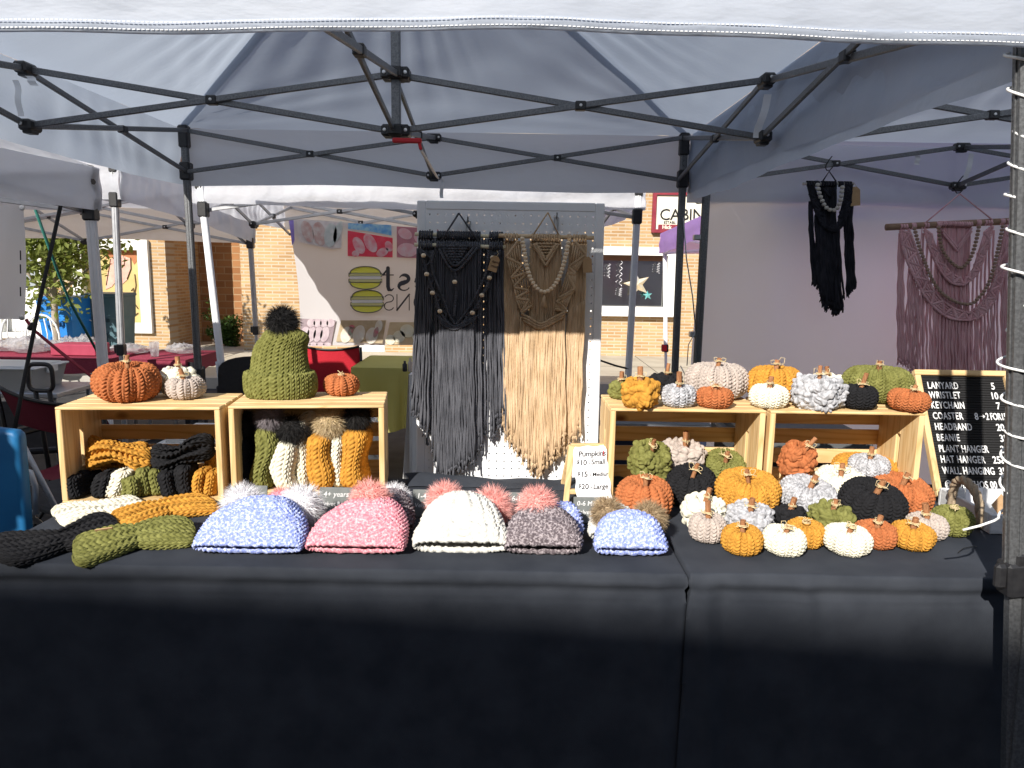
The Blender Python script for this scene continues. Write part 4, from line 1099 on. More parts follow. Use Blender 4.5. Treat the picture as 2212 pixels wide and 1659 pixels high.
# macaron banner seen from behind, so its print reads in mirror image
M_BANNER = material('banner_cloth', (.66, .65, .67), .7, translucent=.45, tcolor=(.72, .70, .72), bump=.2, bscale=5, bdist=.01)
BY = 6.5
bn = thing('banner', 'printed macaron banner seen from behind, its writing in mirror image', 'banner', (-1.2, BY, 0))
tl, bl = at(622, 471, BY), at(648, 746, BY); tr_, br_ = at(1010, 500, BY), at(1010, 746, BY)
G = np.zeros((30, 60, 3))
for j in range(30):
    for k in range(60):
        u, v = k / 59, j / 29
        pp = tl.lerp(tr_, u).lerp(bl.lerp(br_, u), v); G[j, k] = (pp.x + (.03 * math.sin(v * PI) if u < .1 else 0) * (1 - u * 10), pp.y + .02 * math.sin(u * 9 + v * 2) * v, pp.z)
grid_mesh('cloth', G, M_BANNER, bn)
br_ = lambda c: None if c is None else tuple(min(.85, v * 1.45 + .02) for v in c)
bcol = lambda n, c, c2=None: material('print_' + n, br_(c), .7, color2=br_(c2), nscale=25, translucent=.4, tcolor=br_(c))
def bq(px, py, dy=.0): return at(px, py, BY - .026 - dy)
def panel(name, pts, mat, dy=0.0):
    mb = MB(); mb.poly([bq(x, y, dy) for x, y in pts], (0, .003, 0)); return mb.build(name, mat, bn)
def ell(name, items, mat, parent, dy):
    mb = MB()
    for (cx, cy, rx, ry, an) in items:
        pts = []
        for k in range(22):
            a = 2 * PI * k / 22; x, y = rx * math.cos(a), ry * math.sin(a)
            pts.append(bq(cx + x * math.cos(an) - y * math.sin(an), cy + x * math.sin(an) + y * math.cos(an), dy))
        mb.poly(pts, (0, .002, 0))
    return mb.build(name, mat, parent)
panel('photo_print', [(752, 482), (845, 486), (846, 509), (800, 500), (752, 494)], bcol('blue', (.10, .30, .55), (.35, .55, .75)))
f = panel('photo_print', [(751, 498), (848, 514), (848, 556), (751, 553)], bcol('red', (.55, .04, .08), (.62, .08, .13)))
ell('macaron_print', [(775, 530, 11, 20, -.5), (800, 525, 12, 22, -.5), (768, 548, 8, 7, 0), (826, 545, 14, 9, -.5), (840, 532, 8, 12, -.4)], bcol('rose', (.72, .20, .25), (.8, .5, .52)), f, .004)
f = panel('photo_print', [(641, 474), (738, 480), (738, 535), (716, 538), (645, 523)], bcol('pale', (.48, .45, .46), (.60, .58, .60)))
ell('macaron_print', [(664, 500, 12, 24, -.35), (690, 505, 14, 26, -.2)], bcol('dusty', (.46, .30, .28), (.62, .56, .55)), f, .004)
ell('macaron_print', [(714, 508, 14, 26, .1), (730, 500, 8, 24, .3)], bcol('mint', (.42, .47, .47), (.60, .58, .57)), f, .005)
f = panel('photo_print', [(857, 489), (960, 495), (960, 560), (857, 556)], bcol('mauve', (.36, .16, .20), (.45, .2, .25)))
ell('macaron_print', [(875, 505, 16, 11, .5), (880, 540, 22, 15, .1), (915, 515, 22, 15, .4), (930, 545, 20, 13, 0)], bcol('pinkmac', (.60, .33, .37), (.70, .48, .50)), f, .004)
f = panel('photo_print', [(648, 688), (725, 692), (715, 744), (653, 746)], bcol('plum', (.26, .20, .22), (.32, .26, .28)))
ell('macaron_print', [(658 + 14.5 * i, 722, 9.5, 17, .25) for i in range(4)] + [(672 + 14 * i, 698, 9, 9, .3) for i in range(4)], bcol('greymauve', (.42, .34, .37), (.52, .45, .47)), f, .004)
ell('macaron_print', [(662 + 15 * i, 744, 9, 4, 0) for i in range(4)], bcol('greymauve', (.42, .34, .37)), f, .0045)
f = panel('photo_print', [(737, 692), (834, 692), (826, 742), (726, 738)], bcol('ochre', (.36, .28, .17), (.44, .36, .24)))
ell('macaron_print', [(748, 723, 12, 18, .3), (775, 722, 13, 20, .3), (803, 725, 13, 18, .3), (818, 705, 8, 14, .2)], bcol('cream', (.55, .49, .40), (.64, .60, .53)), f, .004)
for q_ in ((757, 716, 5, 10, .3), (812, 718, 5, 12, .3), (760, 706, 6, 4, 0)): ell('filling_print', [q_], bcol('berry', (.48, .12, .16), (.30, .38, .28)), f, .006)
f = panel('photo_print', [(842, 696), (960, 696), (960, 744), (832, 744)], bcol('sand', (.46, .38, .24), (.52, .44, .30)))
ell('macaron_print', [(843, 734, 11, 11, 0), (862, 727, 13, 13, .3), (880, 715, 16, 14, .4), (905, 728, 15, 13, .2), (930, 715, 16, 14, .2)], bcol('vanilla', (.60, .54, .42), (.66, .61, .50)), f, .004)
panel('corner_print', [(624, 474), (634, 476), (636, 520), (631, 530)], bcol('violet', (.25, .20, .50)))
M_YEL = bcol('yellow', (.72, .70, .08), (.76, .74, .12)); M_YOUT = bcol('outline', (.12, .12, .12)); M_YSK = bcol('skirt', (.55, .53, .25)); M_YFILL = bcol('filling', (.70, .68, .70))
def mac_logo(cx, cy):
    def dome(s, k, mat, nm, dy):
        pts = []
        for i in range(17):
            a = PI * i / 16; pts.append((cx + math.cos(a) * (33 + k), cy - s * (7 + math.sin(a) ** .8 * (17 + k))))
        return panel(nm, pts, mat, dy)
    for s in (1, -1):
        dome(s, 0, M_YEL, 'logo_dome', .004)
        mb = MB(); mb.tube([bq(cx + math.cos(PI * i / 16) * 33.5, cy - s * (7 + math.sin(PI * i / 16) ** .8 * 17.5), .009) for i in range(17)], .0045, 6); mb.build('logo_outline', M_YOUT, bn, True)
        y = cy - s * 6.5; panel('logo_outline', [(cx - 36.5, y - 4.2), (cx + 36.5, y - 4.2), (cx + 36.5, y + 4.2), (cx - 36.5, y + 4.2)], M_YOUT, .008); panel('logo_skirt', [(cx - 35, y - 2.8), (cx + 35, y - 2.8), (cx + 35, y + 2.8), (cx - 35, y + 2.8)], M_YSK, .010)
    panel('logo_filling', [(cx - 33, cy - 3.2), (cx + 33, cy - 3.2), (cx + 33, cy + 3.2), (cx - 33, cy + 3.2)], M_YFILL, .010)
mac_logo(789, 600); mac_logo(793, 651)
M_GREYINK = material('grey_ink', (.07, .07, .08), .7, translucent=.3, tcolor=(.07, .07, .08))
kx = BY / FPX
# serif letters drawn as strokes, then mirrored by being seen from the back of the cloth
def glyph(strokes, ox, oy, s, w):
    mb = MB()
    for st in strokes:
        pts = [bq(ox - x * s, oy - y * s, .006) for x, y in st[0]]
        ws = st[1] if len(st) > 1 else [w] * len(pts)
        for i in range(len(pts) - 1):
            mb.tube([pts[i], pts[i + 1]], [ws[i] * kx, ws[min(i + 1, len(ws) - 1)] * kx], 6)
        for i, q in enumerate(pts): mb.ball(q, ws[min(i, len(ws) - 1)] * kx, 6, 4)
    mb2 = MB(); mb2.v = [(x, BY - .032 + (y - (BY - .032)) * .08, z) for x, y, z in mb.v]; mb2.f = mb.f
    return mb2.build('lettering', M_GREYINK, bn)
arc = lambda cx, cy, rx, ry, a0, a1, n=12: [(cx + rx * math.cos(R(a0 + (a1 - a0) * i / n)), cy + ry * math.sin(R(a0 + (a1 - a0) * i / n))) for i in range(n + 1)]
glyph([([(.45, 1.45), (.45, .25), (.40, .05), (.22, .0), (.08, .12)][::-1], [1, 2.2, 4, 4.2, 4.2]), ([(.10, 1.0), (.85, 1.0)], [1.2, 1.2]), ([(.45, 1.45), (.75, 1.02)], [1.2, 2.5])], 853, 627, 33, 3)
glyph([(arc(.40, .76, .30, .24, 20, 265) + arc(.40, .24, .34, .25, 85, -160), [1.2, 1.4, 2, 3, 3.6, 4, 4.2, 4, 4, 4, 4, 4.4, 4.8, 5, 5, 4.6, 4, 3.4, 2.6, 2, 1.6, 1.4, 1.4, 1.2, 1.2, 1.2])], 886, 627, 33, 3)
glyph([(arc(.42, .50, .40, .50, 5, 330), [1.4, 1.4, 2, 3, 4, 4.6, 4.8, 4.4, 3.6, 2.6, 2, 1.6, 1.4]), ([(.05, .52), (.8, .55)], [1.4, 1.4])], 923, 627, 33, 3)
glyph([(arc(.34, .75, .28, .23, 25, 262) + arc(.34, .26, .30, .26, 80, -155),)], 852, 670, 34, 1.1)
glyph([([(0, 0), (0, 1)],), ([(0, 1), (.78, 0)], [1.9, 1.9]), ([(.78, 0), (.78, 1)],)], 884, 670, 34, 1.0)
glyph([(arc(.45, .5, .45, .5, 0, 360, 20),)], 925, 670, 34, 1.2)

# white banner at the far left with a column of writing
M_SIGNB = material('white_vinyl', (.78, .79, .81), .6, translucent=.45, tcolor=(.8, .8, .82), bump=.1, bscale=5)
wb = thing('hanging_sign', 'white vinyl sheet hanging from the tent at the left edge', 'banner', (-2.5, 3.3, 1.3))
a, b = at(-160, 440, 3.3), at(52, 445, 3.3); c_, d_ = at(-160, 688, 3.3), at(55, 690, 3.3)
G = np.array([[tuple(a.lerp(b, u / 20).lerp(c_.lerp(d_, u / 20), v / 14) + Vector((0, .01 * math.sin(u * .6 + v * .3), 0))) for u in range(21)] for v in range(15)])
grid_mesh('sheet', G, M_SIGNB, wb)
for y0, y1 in ((541, 562), (571, 591), (620, 640)):
    mb = MB(); pts = [at(42.5, y0, 3.27), at(44.5, y0, 3.27), at(45, y1, 3.27), at(43, y1, 3.27)]; mb.poly(pts, (0, .003, 0)); mb.build('vertical_writing', M_INK, wb)
for p_ in (at(48, 686, 3.27), at(48, 449, 3.27)): mb = MB(); mb.lathe([(.012, 0), (.012, .004), (.006, .005)], p_, 12, Matrix.Rotation(PI / 2, 3, 'X')); mb.build('eyelet', M_STEEL, wb)

def cord(name, label, pts, r, mat, cat='rope', grp=None):
    mb = MB(); mb.tube(pts, r, 6); return tag(mb.build(name, mat, None, True), label, cat, grp)
M_BROPE = material('black_rope', (.012, .012, .014), .8, color2=(.03, .03, .03), nscale=300); M_GROPE = material('green_rope', (.02, .12, .10), .7, color2=(.03, .17, .14), nscale=300); M_RSTRAP = material('red_strap', (.24, .02, .04), .7)
cord('guy_rope', 'black guy rope slanting down at the left past the maroon chair', [at(134, 430, 3.45), at(88, 640, 3.3), at(45, 858, 3.1), at(30, 935, 3.05)], .0085, M_BROPE, grp='guy ropes at the left')
cord('guy_rope', 'green guy rope crossing behind the black rope', [at(75, 449, 4.3), at(122, 580, 4.6), at(150, 650, 4.75), at(222, 782, 5.1)], .0085, M_GROPE, grp='guy ropes at the left')
cord('guy_rope', 'dark red strap running from the white vinyl sheet to the orange pumpkin', [at(56, 690, 3.3), at(72, 712, 3.3), at(130, 760, 3.2), at(210, 823, 3.0)], .007, M_RSTRAP, grp='guy ropes at the left')
mb = MB(); mb.box(at(70, 705, 3.3), (.02, .03, .04), Matrix.Rotation(R(40), 3, 'Y'), .004); tag(mb.build('cord_lock', M_BLACKPLA), 'small black cord lock on the red strap', 'clip')
cord('guy_rope', 'dark tension strap tied between the grey tent leg lock and pegboard', [at(1289, 776, 5.0), at(1330, 790, 5.0), at(1358, 797, 5.0)], .007, M_BROPE)
cord('guy_rope', 'dark cord from the leaning leg lock to the folding chair', [at(468, 803, 4.95), at(500, 796, 4.95), at(530, 786, 4.9)], .005, M_BROPE)

# neighbour's burgundy tables and the things on them
M_BCLOTH = material('burgundy_cloth', (.19, .022, .045), .8, color2=(.24, .035, .06), nscale=120)
M_DCLOTH = material('dark_grey_cloth', (.045, .045, .05), .85, color2=(.06, .06, .065), nscale=20)
M_PLASTIC = material('clear_plastic_bag', (.72, .73, .75), .25, translucent=.5, tcolor=(.75, .76, .78), spec=.6, bump=.8, bscale=30, bdist=.03)
nt_ = M_PLASTIC.node_tree; o_ = nt_.nodes['Material Output']; src = o_.inputs[0].links[0].from_socket
tp_ = nt_.nodes.new('ShaderNodeBsdfTransparent'); mx_ = nt_.nodes.new('ShaderNodeMixShader'); mx_.inputs[0].default_value = .60
nt_.links.new(src, mx_.inputs[1]); nt_.links.new(tp_.outputs[0], mx_.inputs[2]); nt_.links.new(mx_.outputs[0], o_.inputs[0])
def folding_table(label, x0, x1, y0, y1, z, mat, grp=None):
    root = thing('folding_table', label, 'table', ((x0 + x1) / 2, (y0 + y1) / 2, 0), grp)
    mb = MB(); mb.box(((x0 + x1) / 2, (y0 + y1) / 2, z - .02), (x1 - x0, y1 - y0, .04), bev=.012); mb.build('table_top', M_WPAINT, root)
    NU, NV = 60, 8; G = []
    per = [(x0 - .012, y1 + .012), (x0 - .012, y0 - .012), (x1 + .012, y0 - .012), (x1 + .012, y1 + .012)]
    rows = [[(x0, y1, z + .004), (x0, y0, z + .004), (x1, y0, z + .004), (x1, y1, z + .004)]]
    mb = MB(); mb.box(((x0 + x1) / 2, (y0 + y1) / 2, z + .004), (x1 - x0 + .03, y1 - y0 + .03, .006), bev=.002)
    for (ax, ay), (bx_, by) in zip(per[:-1], per[1:]):
        n = 30; g = []
        for j in range(4):
            t = j / 3; g.append([(ax + (bx_ - ax) * k / n + .0, ay + (by - ay) * k / n - (.008 * math.sin(k * 1.1) * t if ay == by else 0), z + .003 - .105 * t + .006 * math.sin(k * .7) * t) for k in range(n + 1)])
        mb.sheet(g)
    mb.build('table_cover', mat, root, True)
    for sx in (x0 + .12, x1 - .12):
        for sy in (y0 + .08, y1 - .08):
            mb = MB(); mb.tube([(sx, sy, z - .04), (sx, sy, .01)], .014, 8); mb.build('leg', M_TUBE, root, True)
folding_table('folding table in a short burgundy cover below the white vinyl sheet', -4.6, -2.93, 5.35, 6.0, .755, M_BCLOTH, 'burgundy tables')
folding_table('folding table in a burgundy cover behind the small white pumpkin', -2.86, -2.42, 5.45, 6.05, .742, M_BCLOTH, 'burgundy tables')
G = np.array([[(-2.46 + .17 * u / 14, 5.5 + .03 * math.sin(u * .9), .735 - .68 * v / 12 + (-.04 * (u / 14) ** 2 if v == 0 else 0)) for u in range(15)] for v in range(13)])
tag(grid_mesh('table_drape', G, M_DCLOTH), 'dark grey cloth hanging at the end of the burgundy table', 'cloth')
for k, (px, py, y, r_, sq) in enumerate(((60, 752, 5.6, .17, .55), (22, 762, 5.7, .16, .4), (100, 760, 5.75, .12, .5), (152, 740, 5.75, .10, .8), (186, 735, 5.8, .10, .8), (285, 765, 5.75, .14, .4), (395, 757, 5.8, .12, .5))):
    c = at(px, py, y); z0 = .765 if px < 230 else .752; mb = MB(); P = []
    rg = np.random.RandomState(50 + k); n, m = 26, 14; G = np.zeros((m, n, 3))
    for i in range(m):
        t = -PI / 2 + PI * i / (m - 1)
        for j in range(n):
            aa = 2 * PI * j / n; w_ = 1 + .22 * math.sin(aa * 3 + k) + .16 * math.sin(aa * 7 + i * .8 + k) + .12 * rg.randn()
            G[i, j] = (c.x + r_ * math.cos(t) * math.cos(aa) * w_, c.y + r_ * .6 * math.cos(t) * math.sin(aa) * w_, max(z0, z0 + r_ * sq * (1 + math.sin(t)) * .62 * (1 + .15 * rg.randn())))
    o = grid_mesh('plastic_bag', G, M_PLASTIC, closed_u=True, smooth=False)
    tag(o, ['bundle of crumpled clear plastic bags behind the slanting black rope', 'crumpled clear plastic at the left edge of the burgundy table', 'loose clear plastic bag just left of the burgundy box', 'knotted clear plastic bag above the burgundy box, under the blue bin', 'clear plastic bag above the burgundy box, under the teal bin', 'flat clear plastic wrap left of the plastic cup', 'crumpled clear plastic right of the plastic cup'][k], 'plastic bag', 'clear plastic bags on the burgundy tables')
c = at(159, 778, 5.45); mb = MB(); mb.box((c.x, 5.55, .765 + .042), (.335, .2, .082), bev=.006)
bb = tag(mb.build('burgundy_box', material('burgundy_box', (.30, .035, .07), .6, color2=(.36, .05, .09), nscale=10)), 'long burgundy box lying on the burgundy table', 'box')
c = at(335, 778, 5.6); mb = MB(); mb.lathe([(.028, .0), (.036, .11), (.037, .112), (.034, .108), (.027, .004)], (c.x, 5.6, .752), 20); tag(mb.build('plastic_cup', M_PLASTIC, None, True), 'clear plastic cup standing on the second burgundy table', 'cup')

# plastic totes
M_TOTE = material('cloudy_plastic', (.50, .51, .50), .3, translucent=.45, tcolor=(.6, .6, .58), spec=.5); M_TOTELID = material('tote_lid_white', (.72, .72, .70), .4)
def tote(label, c, w, d, h, body, lid, grp='storage totes'):
    root = thing('storage_tote', label, 'tote', c, grp); c = Vector(c); mb = MB(); V = []
    for z, s in ((0, .88), (h * .86, 1.0)):
        for sx, sy in ((-1, -1), (1, -1), (1, 1), (-1, 1)): V.append(c + Vector((sx * w / 2 * s, sy * d / 2 * s, z)))
    mb.add(V, [(3, 2, 1, 0), (0, 1, 5, 4), (1, 2, 6, 5), (2, 3, 7, 6), (3, 0, 4, 7)]); mb.build('tub', body, root)
    mb = MB(); mb.box(c + Vector((0, 0, h * .90)), (w * 1.06, d * 1.06, h * .09), bev=.008); mb.box(c + Vector((0, 0, h * .96)), (w * .92, d * .9, h * .05), bev=.008); mb.build('lid', lid, root)
    for s in (-1, 1):
        mb = MB(); mb.box(c + Vector((s * w * .52, 0, h * .80)), (.02, d * .3, .05), bev=.006); mb.build('handle', lid, root)
q = at(45, 838, 4.5)
tt = thing('side_table', 'low grey table holding the clear tote at the left edge', 'table', (q.x - .05, 4.55, 0))
mb = MB(); mb.box((q.x - .05, 4.55, q.z - .015), (.75, .45, .03), bev=.005); mb.build('table_top', M_TUBE, tt)
for sx in (-.33, .33):
    for sy in (-.18, .18): mb = MB(); mb.tube([(q.x - .05 + sx, 4.55 + sy, q.z - .03), (q.x - .05 + sx, 4.55 + sy, .01)], .012, 8); mb.build('leg', M_TUBE, tt, True)
tote('clear plastic tote with a white lid above the maroon chair', (q.x - .10, 4.55, q.z), .52, .34, .15, M_TOTE, M_TOTELID)
tote('clear plastic tote on the ground seen through the left crate slats', (-1.45, 3.75, 0), .55, .4, .62, M_TOTE, M_TOTELID)
tote('pale plastic tote standing behind the crate of standing beanies', (-.92, 3.6, 0), .5, .4, .70, M_TOTE, M_TOTELID)
tote('navy storage bin with a grey lid behind the pumpkin crate', (.60, 3.35, 0), .50, .38, .86, material('navy_plastic', (.018, .024, .05), .5), material('grey_lid', (.20, .21, .23), .5))
tote('black storage bin behind the right-hand pumpkin crate', (1.25, 3.3, 0), .55, .4, .80, M_BLACKPLA, material('grey_lid2', (.10, .105, .11), .5))

# chairs
M_MAROON = material('maroon_canvas', (.13, .010, .025), .8, color2=(.17, .018, .035), nscale=200, sheen=.2); M_RED = material('red_canvas', (.38, .010, .022), .75, color2=(.45, .016, .03), nscale=150, sheen=.15); M_FRAME = material('black_tube', (.012, .012, .013), .4)
def camp_chair(label, c, yaw, mat, back=(.52, .30), seat_z=.42, top=.88, grp='folding camp chairs', tilt=.12, roll=0.0):
    root = thing('camp_chair', label, 'chair', c, grp); c = Vector(c); M = Matrix.Rotation(yaw, 3, 'Z') @ Matrix.Rotation(roll, 3, 'Y')
    w, h = back; T = lambda x, y, z: c + M @ Vector((x, y, z))
    G = np.array([[tuple(T((u / 14 - .5) * w * (1 - .05 * (1 - v / 10)), tilt * (1 - v / 10) + .035 * (1 - (u / 7 - 1) ** 2) , top - (h * v / 10) - .03 * (u / 7 - 1) ** 2 * 0 - .025 * (1 - (u / 7 - 1) ** 2) * (1 - v / 10))) for u in range(15)] for v in range(11)])
    grid_mesh('backrest', G, mat, root)
    mb = MB(); mb.tube([tuple(T((u / 14 - .5) * w * .95, tilt + .035 * (1 - (u / 7 - 1) ** 2), top + .004 - .025 * (1 - (u / 7 - 1) ** 2))) for u in range(15)], .009, 6); mb.build('backrest_hem', M_FRAME, root, True)
    G = np.array([[tuple(T((u / 10 - .5) * w, -.45 + .47 * v / 8, seat_z - .05 * math.sin(PI * v / 8) + .04 * (1 - v / 8))) for u in range(11)] for v in range(9)])
    grid_mesh('seat', G, mat, root)
    for s in (-1, 1):
        mb = MB(); mb.tube([T(s * w / 2, tilt, top), T(s * w / 2, .02, seat_z), T(s * w / 2, -.02, seat_z - .05)], .010, 7); mb.build('back_post', M_FRAME, root, True)
        mb = MB(); mb.tube([T(s * w / 2, .0, seat_z), T(s * w / 2 * .9, -.45, .01)], .010, 7); mb.tube([T(s * w / 2, -.45, seat_z + .04), T(s * w / 2 * .9, .05, .01)], .010, 7); mb.build('leg_pair', M_FRAME, root, True)
        mb = MB(); mb.box(T(s * w / 2, -.2, seat_z + .20), (.06, .46, .035), M, .012); mb.tube([T(s * w / 2, -.40, seat_z + .2), T(s * w / 2, -.44, seat_z)], .009, 6); mb.build('armrest', M_FRAME, root, True)
    mb = MB(); mb.tube([T(-w / 2 * .9, -.45, .02), T(w / 2 * .9, -.45, .02)], .009, 6); mb.tube([T(-w / 2, -.45, seat_z), T(w / 2 * .9, .05, .02)], .008, 6); mb.build('brace', M_FRAME, root, True)
    return root
camp_chair('maroon folding camp chair with a black frame behind the left crate', (-2.16, 3.45, 0), R(168), M_MAROON, back=(.56, .20), top=.86, roll=R(-6))
camp_chair('bright red folding camp chair below the macaron banner', (-1.33, 5.45, 0), R(176), M_RED, back=(.46, .46), top=.87, tilt=.05)
# black looped handle of a rolling cart by the maroon chair
ch = thing('cart_handle', 'black looped cart handle standing above the maroon chair', 'handle', at(88, 830, 3.7))
mb = MB(); o = at(88, 826, 3.7); l = .095; mb.tube([o + Vector(v) for v in [(.062 * math.copysign(abs(math.cos(a)) ** .5, math.cos(a)), 0, .025 + .068 * math.copysign(abs(math.sin(a)) ** .5, math.sin(a))) for a in [2 * PI * i / 28 for i in range(28)]]], .011, 8, closed=True); mb.build('grip', M_BLACKPLA, ch, True)
mb = MB(); mb.tube([o + Vector((-.03, 0, -.04)), o + Vector((-.03, .1, -.8))], .012, 7); mb.tube([o + Vector((.04, 0, -.04)), o + Vector((.04, .1, -.8))], .012, 7); mb.build('shaft', M_FRAME, ch, True)
def folding_chair(label, c, yaw, grp='black folding chairs', h=.80, mat=None):
    root = thing('folding_chair', label, 'chair', c, grp); c = Vector(c); M = Matrix.Rotation(yaw, 3, 'Z'); T = lambda x, y, z: c + M @ Vector((x, y, z)); w = .44; mat = mat or M_BLACKPLA
    pts = []
    for k in range(13):
        a = PI * k / 12; pts.append((math.cos(a) * w / 2, .86 * h + math.sin(a) ** .6 * .14 * h))
    pts += [(-w / 2, .66 * h), (w / 2, .66 * h)]
    mb = MB(); mb.poly([T(x, .10, z) for x, z in pts], M @ Vector((0, .025, 0))); mb.build('backrest', mat, root)
    mb = MB(); mb.box(T(0, -.18, .44), (w, .40, .03), M, .01); mb.build('seat', mat, root)
    for s in (-1, 1):
        mb = MB(); mb.tube([T(s * w / 2, .12, .96 * h), T(s * w / 2, .0, .44), T(s * w / 2, -.36, .01)], .012, 8); mb.build('front_leg', M_TUBE, root, True)
        mb = MB(); mb.tube([T(s * w / 2 * .9, -.2, .43), T(s * w / 2 * .9, .16, .01)], .012, 8); mb.build('rear_leg', M_TUBE, root, True)
    mb = MB(); mb.tube([T(-w / 2, -.25, .18), T(w / 2, -.25, .18)], .009, 7); mb.build('stretcher', M_TUBE, root, True)
folding_chair('black folding chair with a rounded back left of the olive hat', (-1.72, 4.95, 0), R(190), h=.86)
folding_chair('black metal chair in the shade beside the blue chair', (-2.05, 3.05, 0), R(150), h=.80, mat=M_DCLOTH)
folding_chair('black metal chair further back at the left edge', (-2.62, 3.9, 0), R(200), h=.74, mat=M_DCLOTH)
# rounded tube arm of the shaded chair
cord('chair_arm', 'bent steel arm of a chair in the shade at the left', [at(0, 1020, 2.7), at(40, 1012, 2.7), at(66, 1020, 2.7), at(76, 1050, 2.7), at(78, 1110, 2.7)], .012, M_TUBE, 'chair arm')
# blue chair at the left edge
bc_ = thing('plastic_chair', 'bright blue plastic chair back with a rounded corner at the left edge', 'chair', (-1.66, 2.15, 0))
M_BLUE = material('blue_plastic', (.012, .125, .30), .5, color2=(.015, .15, .35), nscale=8, spec=.35)
e0, e1, e2 = at(56, 1160, 2.05), at(40, 960, 2.05), at(26, 932, 2.05)
mb = MB(); pts = [e0 + Vector((.02, 0, -.25)), e0, e1, e1.lerp(e2, .5) + Vector((.008, 0, .008)), e2, e2 + Vector((-.06, 0, .006)), e2 + Vector((-.36, 0, .006)), e2 + Vector((-.42, 0, -.03)), e0 + Vector((-.52, 0, 0)), e0 + Vector((-.54, 0, -.25))]
mb.poly(pts, (0, .045, 0)); o_ = mb.build('backrest', M_BLUE, bc_, True); bv = o_.modifiers.new('soft_edge', 'BEVEL'); bv.width = .014; bv.segments = 3
mb = MB(); mb.box((e0.x - .24, 2.33, .43), (.50, .46, .04), bev=.012); mb.build('seat', M_BLUE, bc_)
for sx in (-.46, -.02):
    for sy in (2.12, 2.52): mb = MB(); mb.tube([(e0.x + sx, sy, .42), (e0.x + sx * 1.05, sy, .01)], .016, 8); mb.build('leg', M_BLUE, bc_, True)

# yellow and white covered tables behind the pegboard
def draped(label, x0, x1, y0, y1, z, zb, mat, seed, point=0.0):
    NU, NV = 50, 16
    mb = MB(); mb.box(((x0 + x1) / 2, (y0 + y1) / 2, z), (x1 - x0, y1 - y0, .006)); 
    for (ax, ay, bx_, by) in ((x0, y1, x0, y0), (x0, y0, x1, y0), (x1, y0, x1, y1)):
        g = []
        for j in range(NV):
            t = j / (NV - 1)
            row = []
            for k in range(NU):
                q = k / (NU - 1); nx, ny = (by - ay), -(bx_ - ax); l = math.hypot(nx, ny); nx, ny = nx / l, ny / l
                b = (.03 * math.sin(q * 17 + seed) + .02 * math.sin(q * 31 + seed)) * t - .0 ; b = abs(b) + .004
                zz = z + .003 - (z - zb + point * (abs(2 * q - 1) - .5)) * t
                row.append((ax + (bx_ - ax) * q - nx * -b, ay + (by - ay) * q - ny * -b, max(.01, zz)))
            g.append(row)
        mb.sheet(g)
    return tag(mb.build('table_cover', mat, None, False), label, 'tablecloth', 'covered tables behind the pegboard')
draped('olive yellow cloth over a table just left of the pegboard', -1.10, -.30, 5.05, 5.75, .765, .30, material('olive_yellow_cloth', (.52, .49, .16), .8, color2=(.56, .53, .19), nscale=5, translucent=.35, tcolor=(.62, .58, .16)), 2, .12)
draped('white cloth over a table partly hidden by the pegboard', -.66, .2, 4.72, 5.0, .77, .06, material('white_cotton', (.60, .59, .58), .85, color2=(.66, .65, .64), nscale=4), 6)
for k, (px, h_, m_) in enumerate(((872, .07, M_BLACKPLA), (884, .09, material('clear_jar', (.6, .55, .5), .2, translucent=.4, tcolor=(.7, .6, .5))))):
    p = at(px, 790, 4.8); mb = MB(); mb.lathe([(.012, 0), (.016, .005), (.016, h_ * .7), (.008, h_ * .78), (.008, h_), (.002, h_)], (p.x, 4.85, .774), 12); tag(mb.build('small_bottle', m_, None, True), ['small black bottle on the white cloth by the pegboard', 'small clear jar on the white cloth by the pegboard'][k], 'bottle')
# white wrought-iron seats across the street
M_IRON = material('white_iron', (.62, .63, .64), .5, color2=(.7, .7, .71), nscale=30)
for k, (px, lab) in enumerate(((18, 'white wrought-iron chair at the left edge beyond the burgundy table'), (72, 'white wrought-iron chair beside the blue recycling bin'))):
    p = at(px, 735, 8.3); c = Vector((p.x, 8.3, 0)); root = thing('iron_chair', lab, 'chair', c, 'white iron chairs')
    mb = MB(); mb.lathe([(.2, .40), (.21, .405), (.21, .42), (.2, .425)], c, 20); mb.build('seat', M_IRON, root)
    mb = MB(); mb.tube([c + Vector((.2 * math.cos(PI * i / 10), .17, .42 + .42 * math.sin(PI * i / 10) ** .6)) for i in range(11)], .012, 7)
    for i in range(4): mb.tube([c + Vector((-.12 + .08 * i, .17, .42)), c + Vector((-.12 + .08 * i + .02 * math.sin(i), .17, .62)), c + Vector((-.10 + .065 * i, .17, .80))], .007, 6)
    mb.build('backrest', M_IRON, root, True)
    for i in range(4):
        a = PI / 4 + i * PI / 2; mb = MB(); mb.tube([c + Vector((.16 * math.cos(a), .16 * math.sin(a), .41)), c + Vector((.2 * math.cos(a), .2 * math.sin(a), .2)), c + Vector((.19 * math.cos(a), .19 * math.sin(a), .005))], .011, 6); mb.build('leg', M_IRON, root, True)
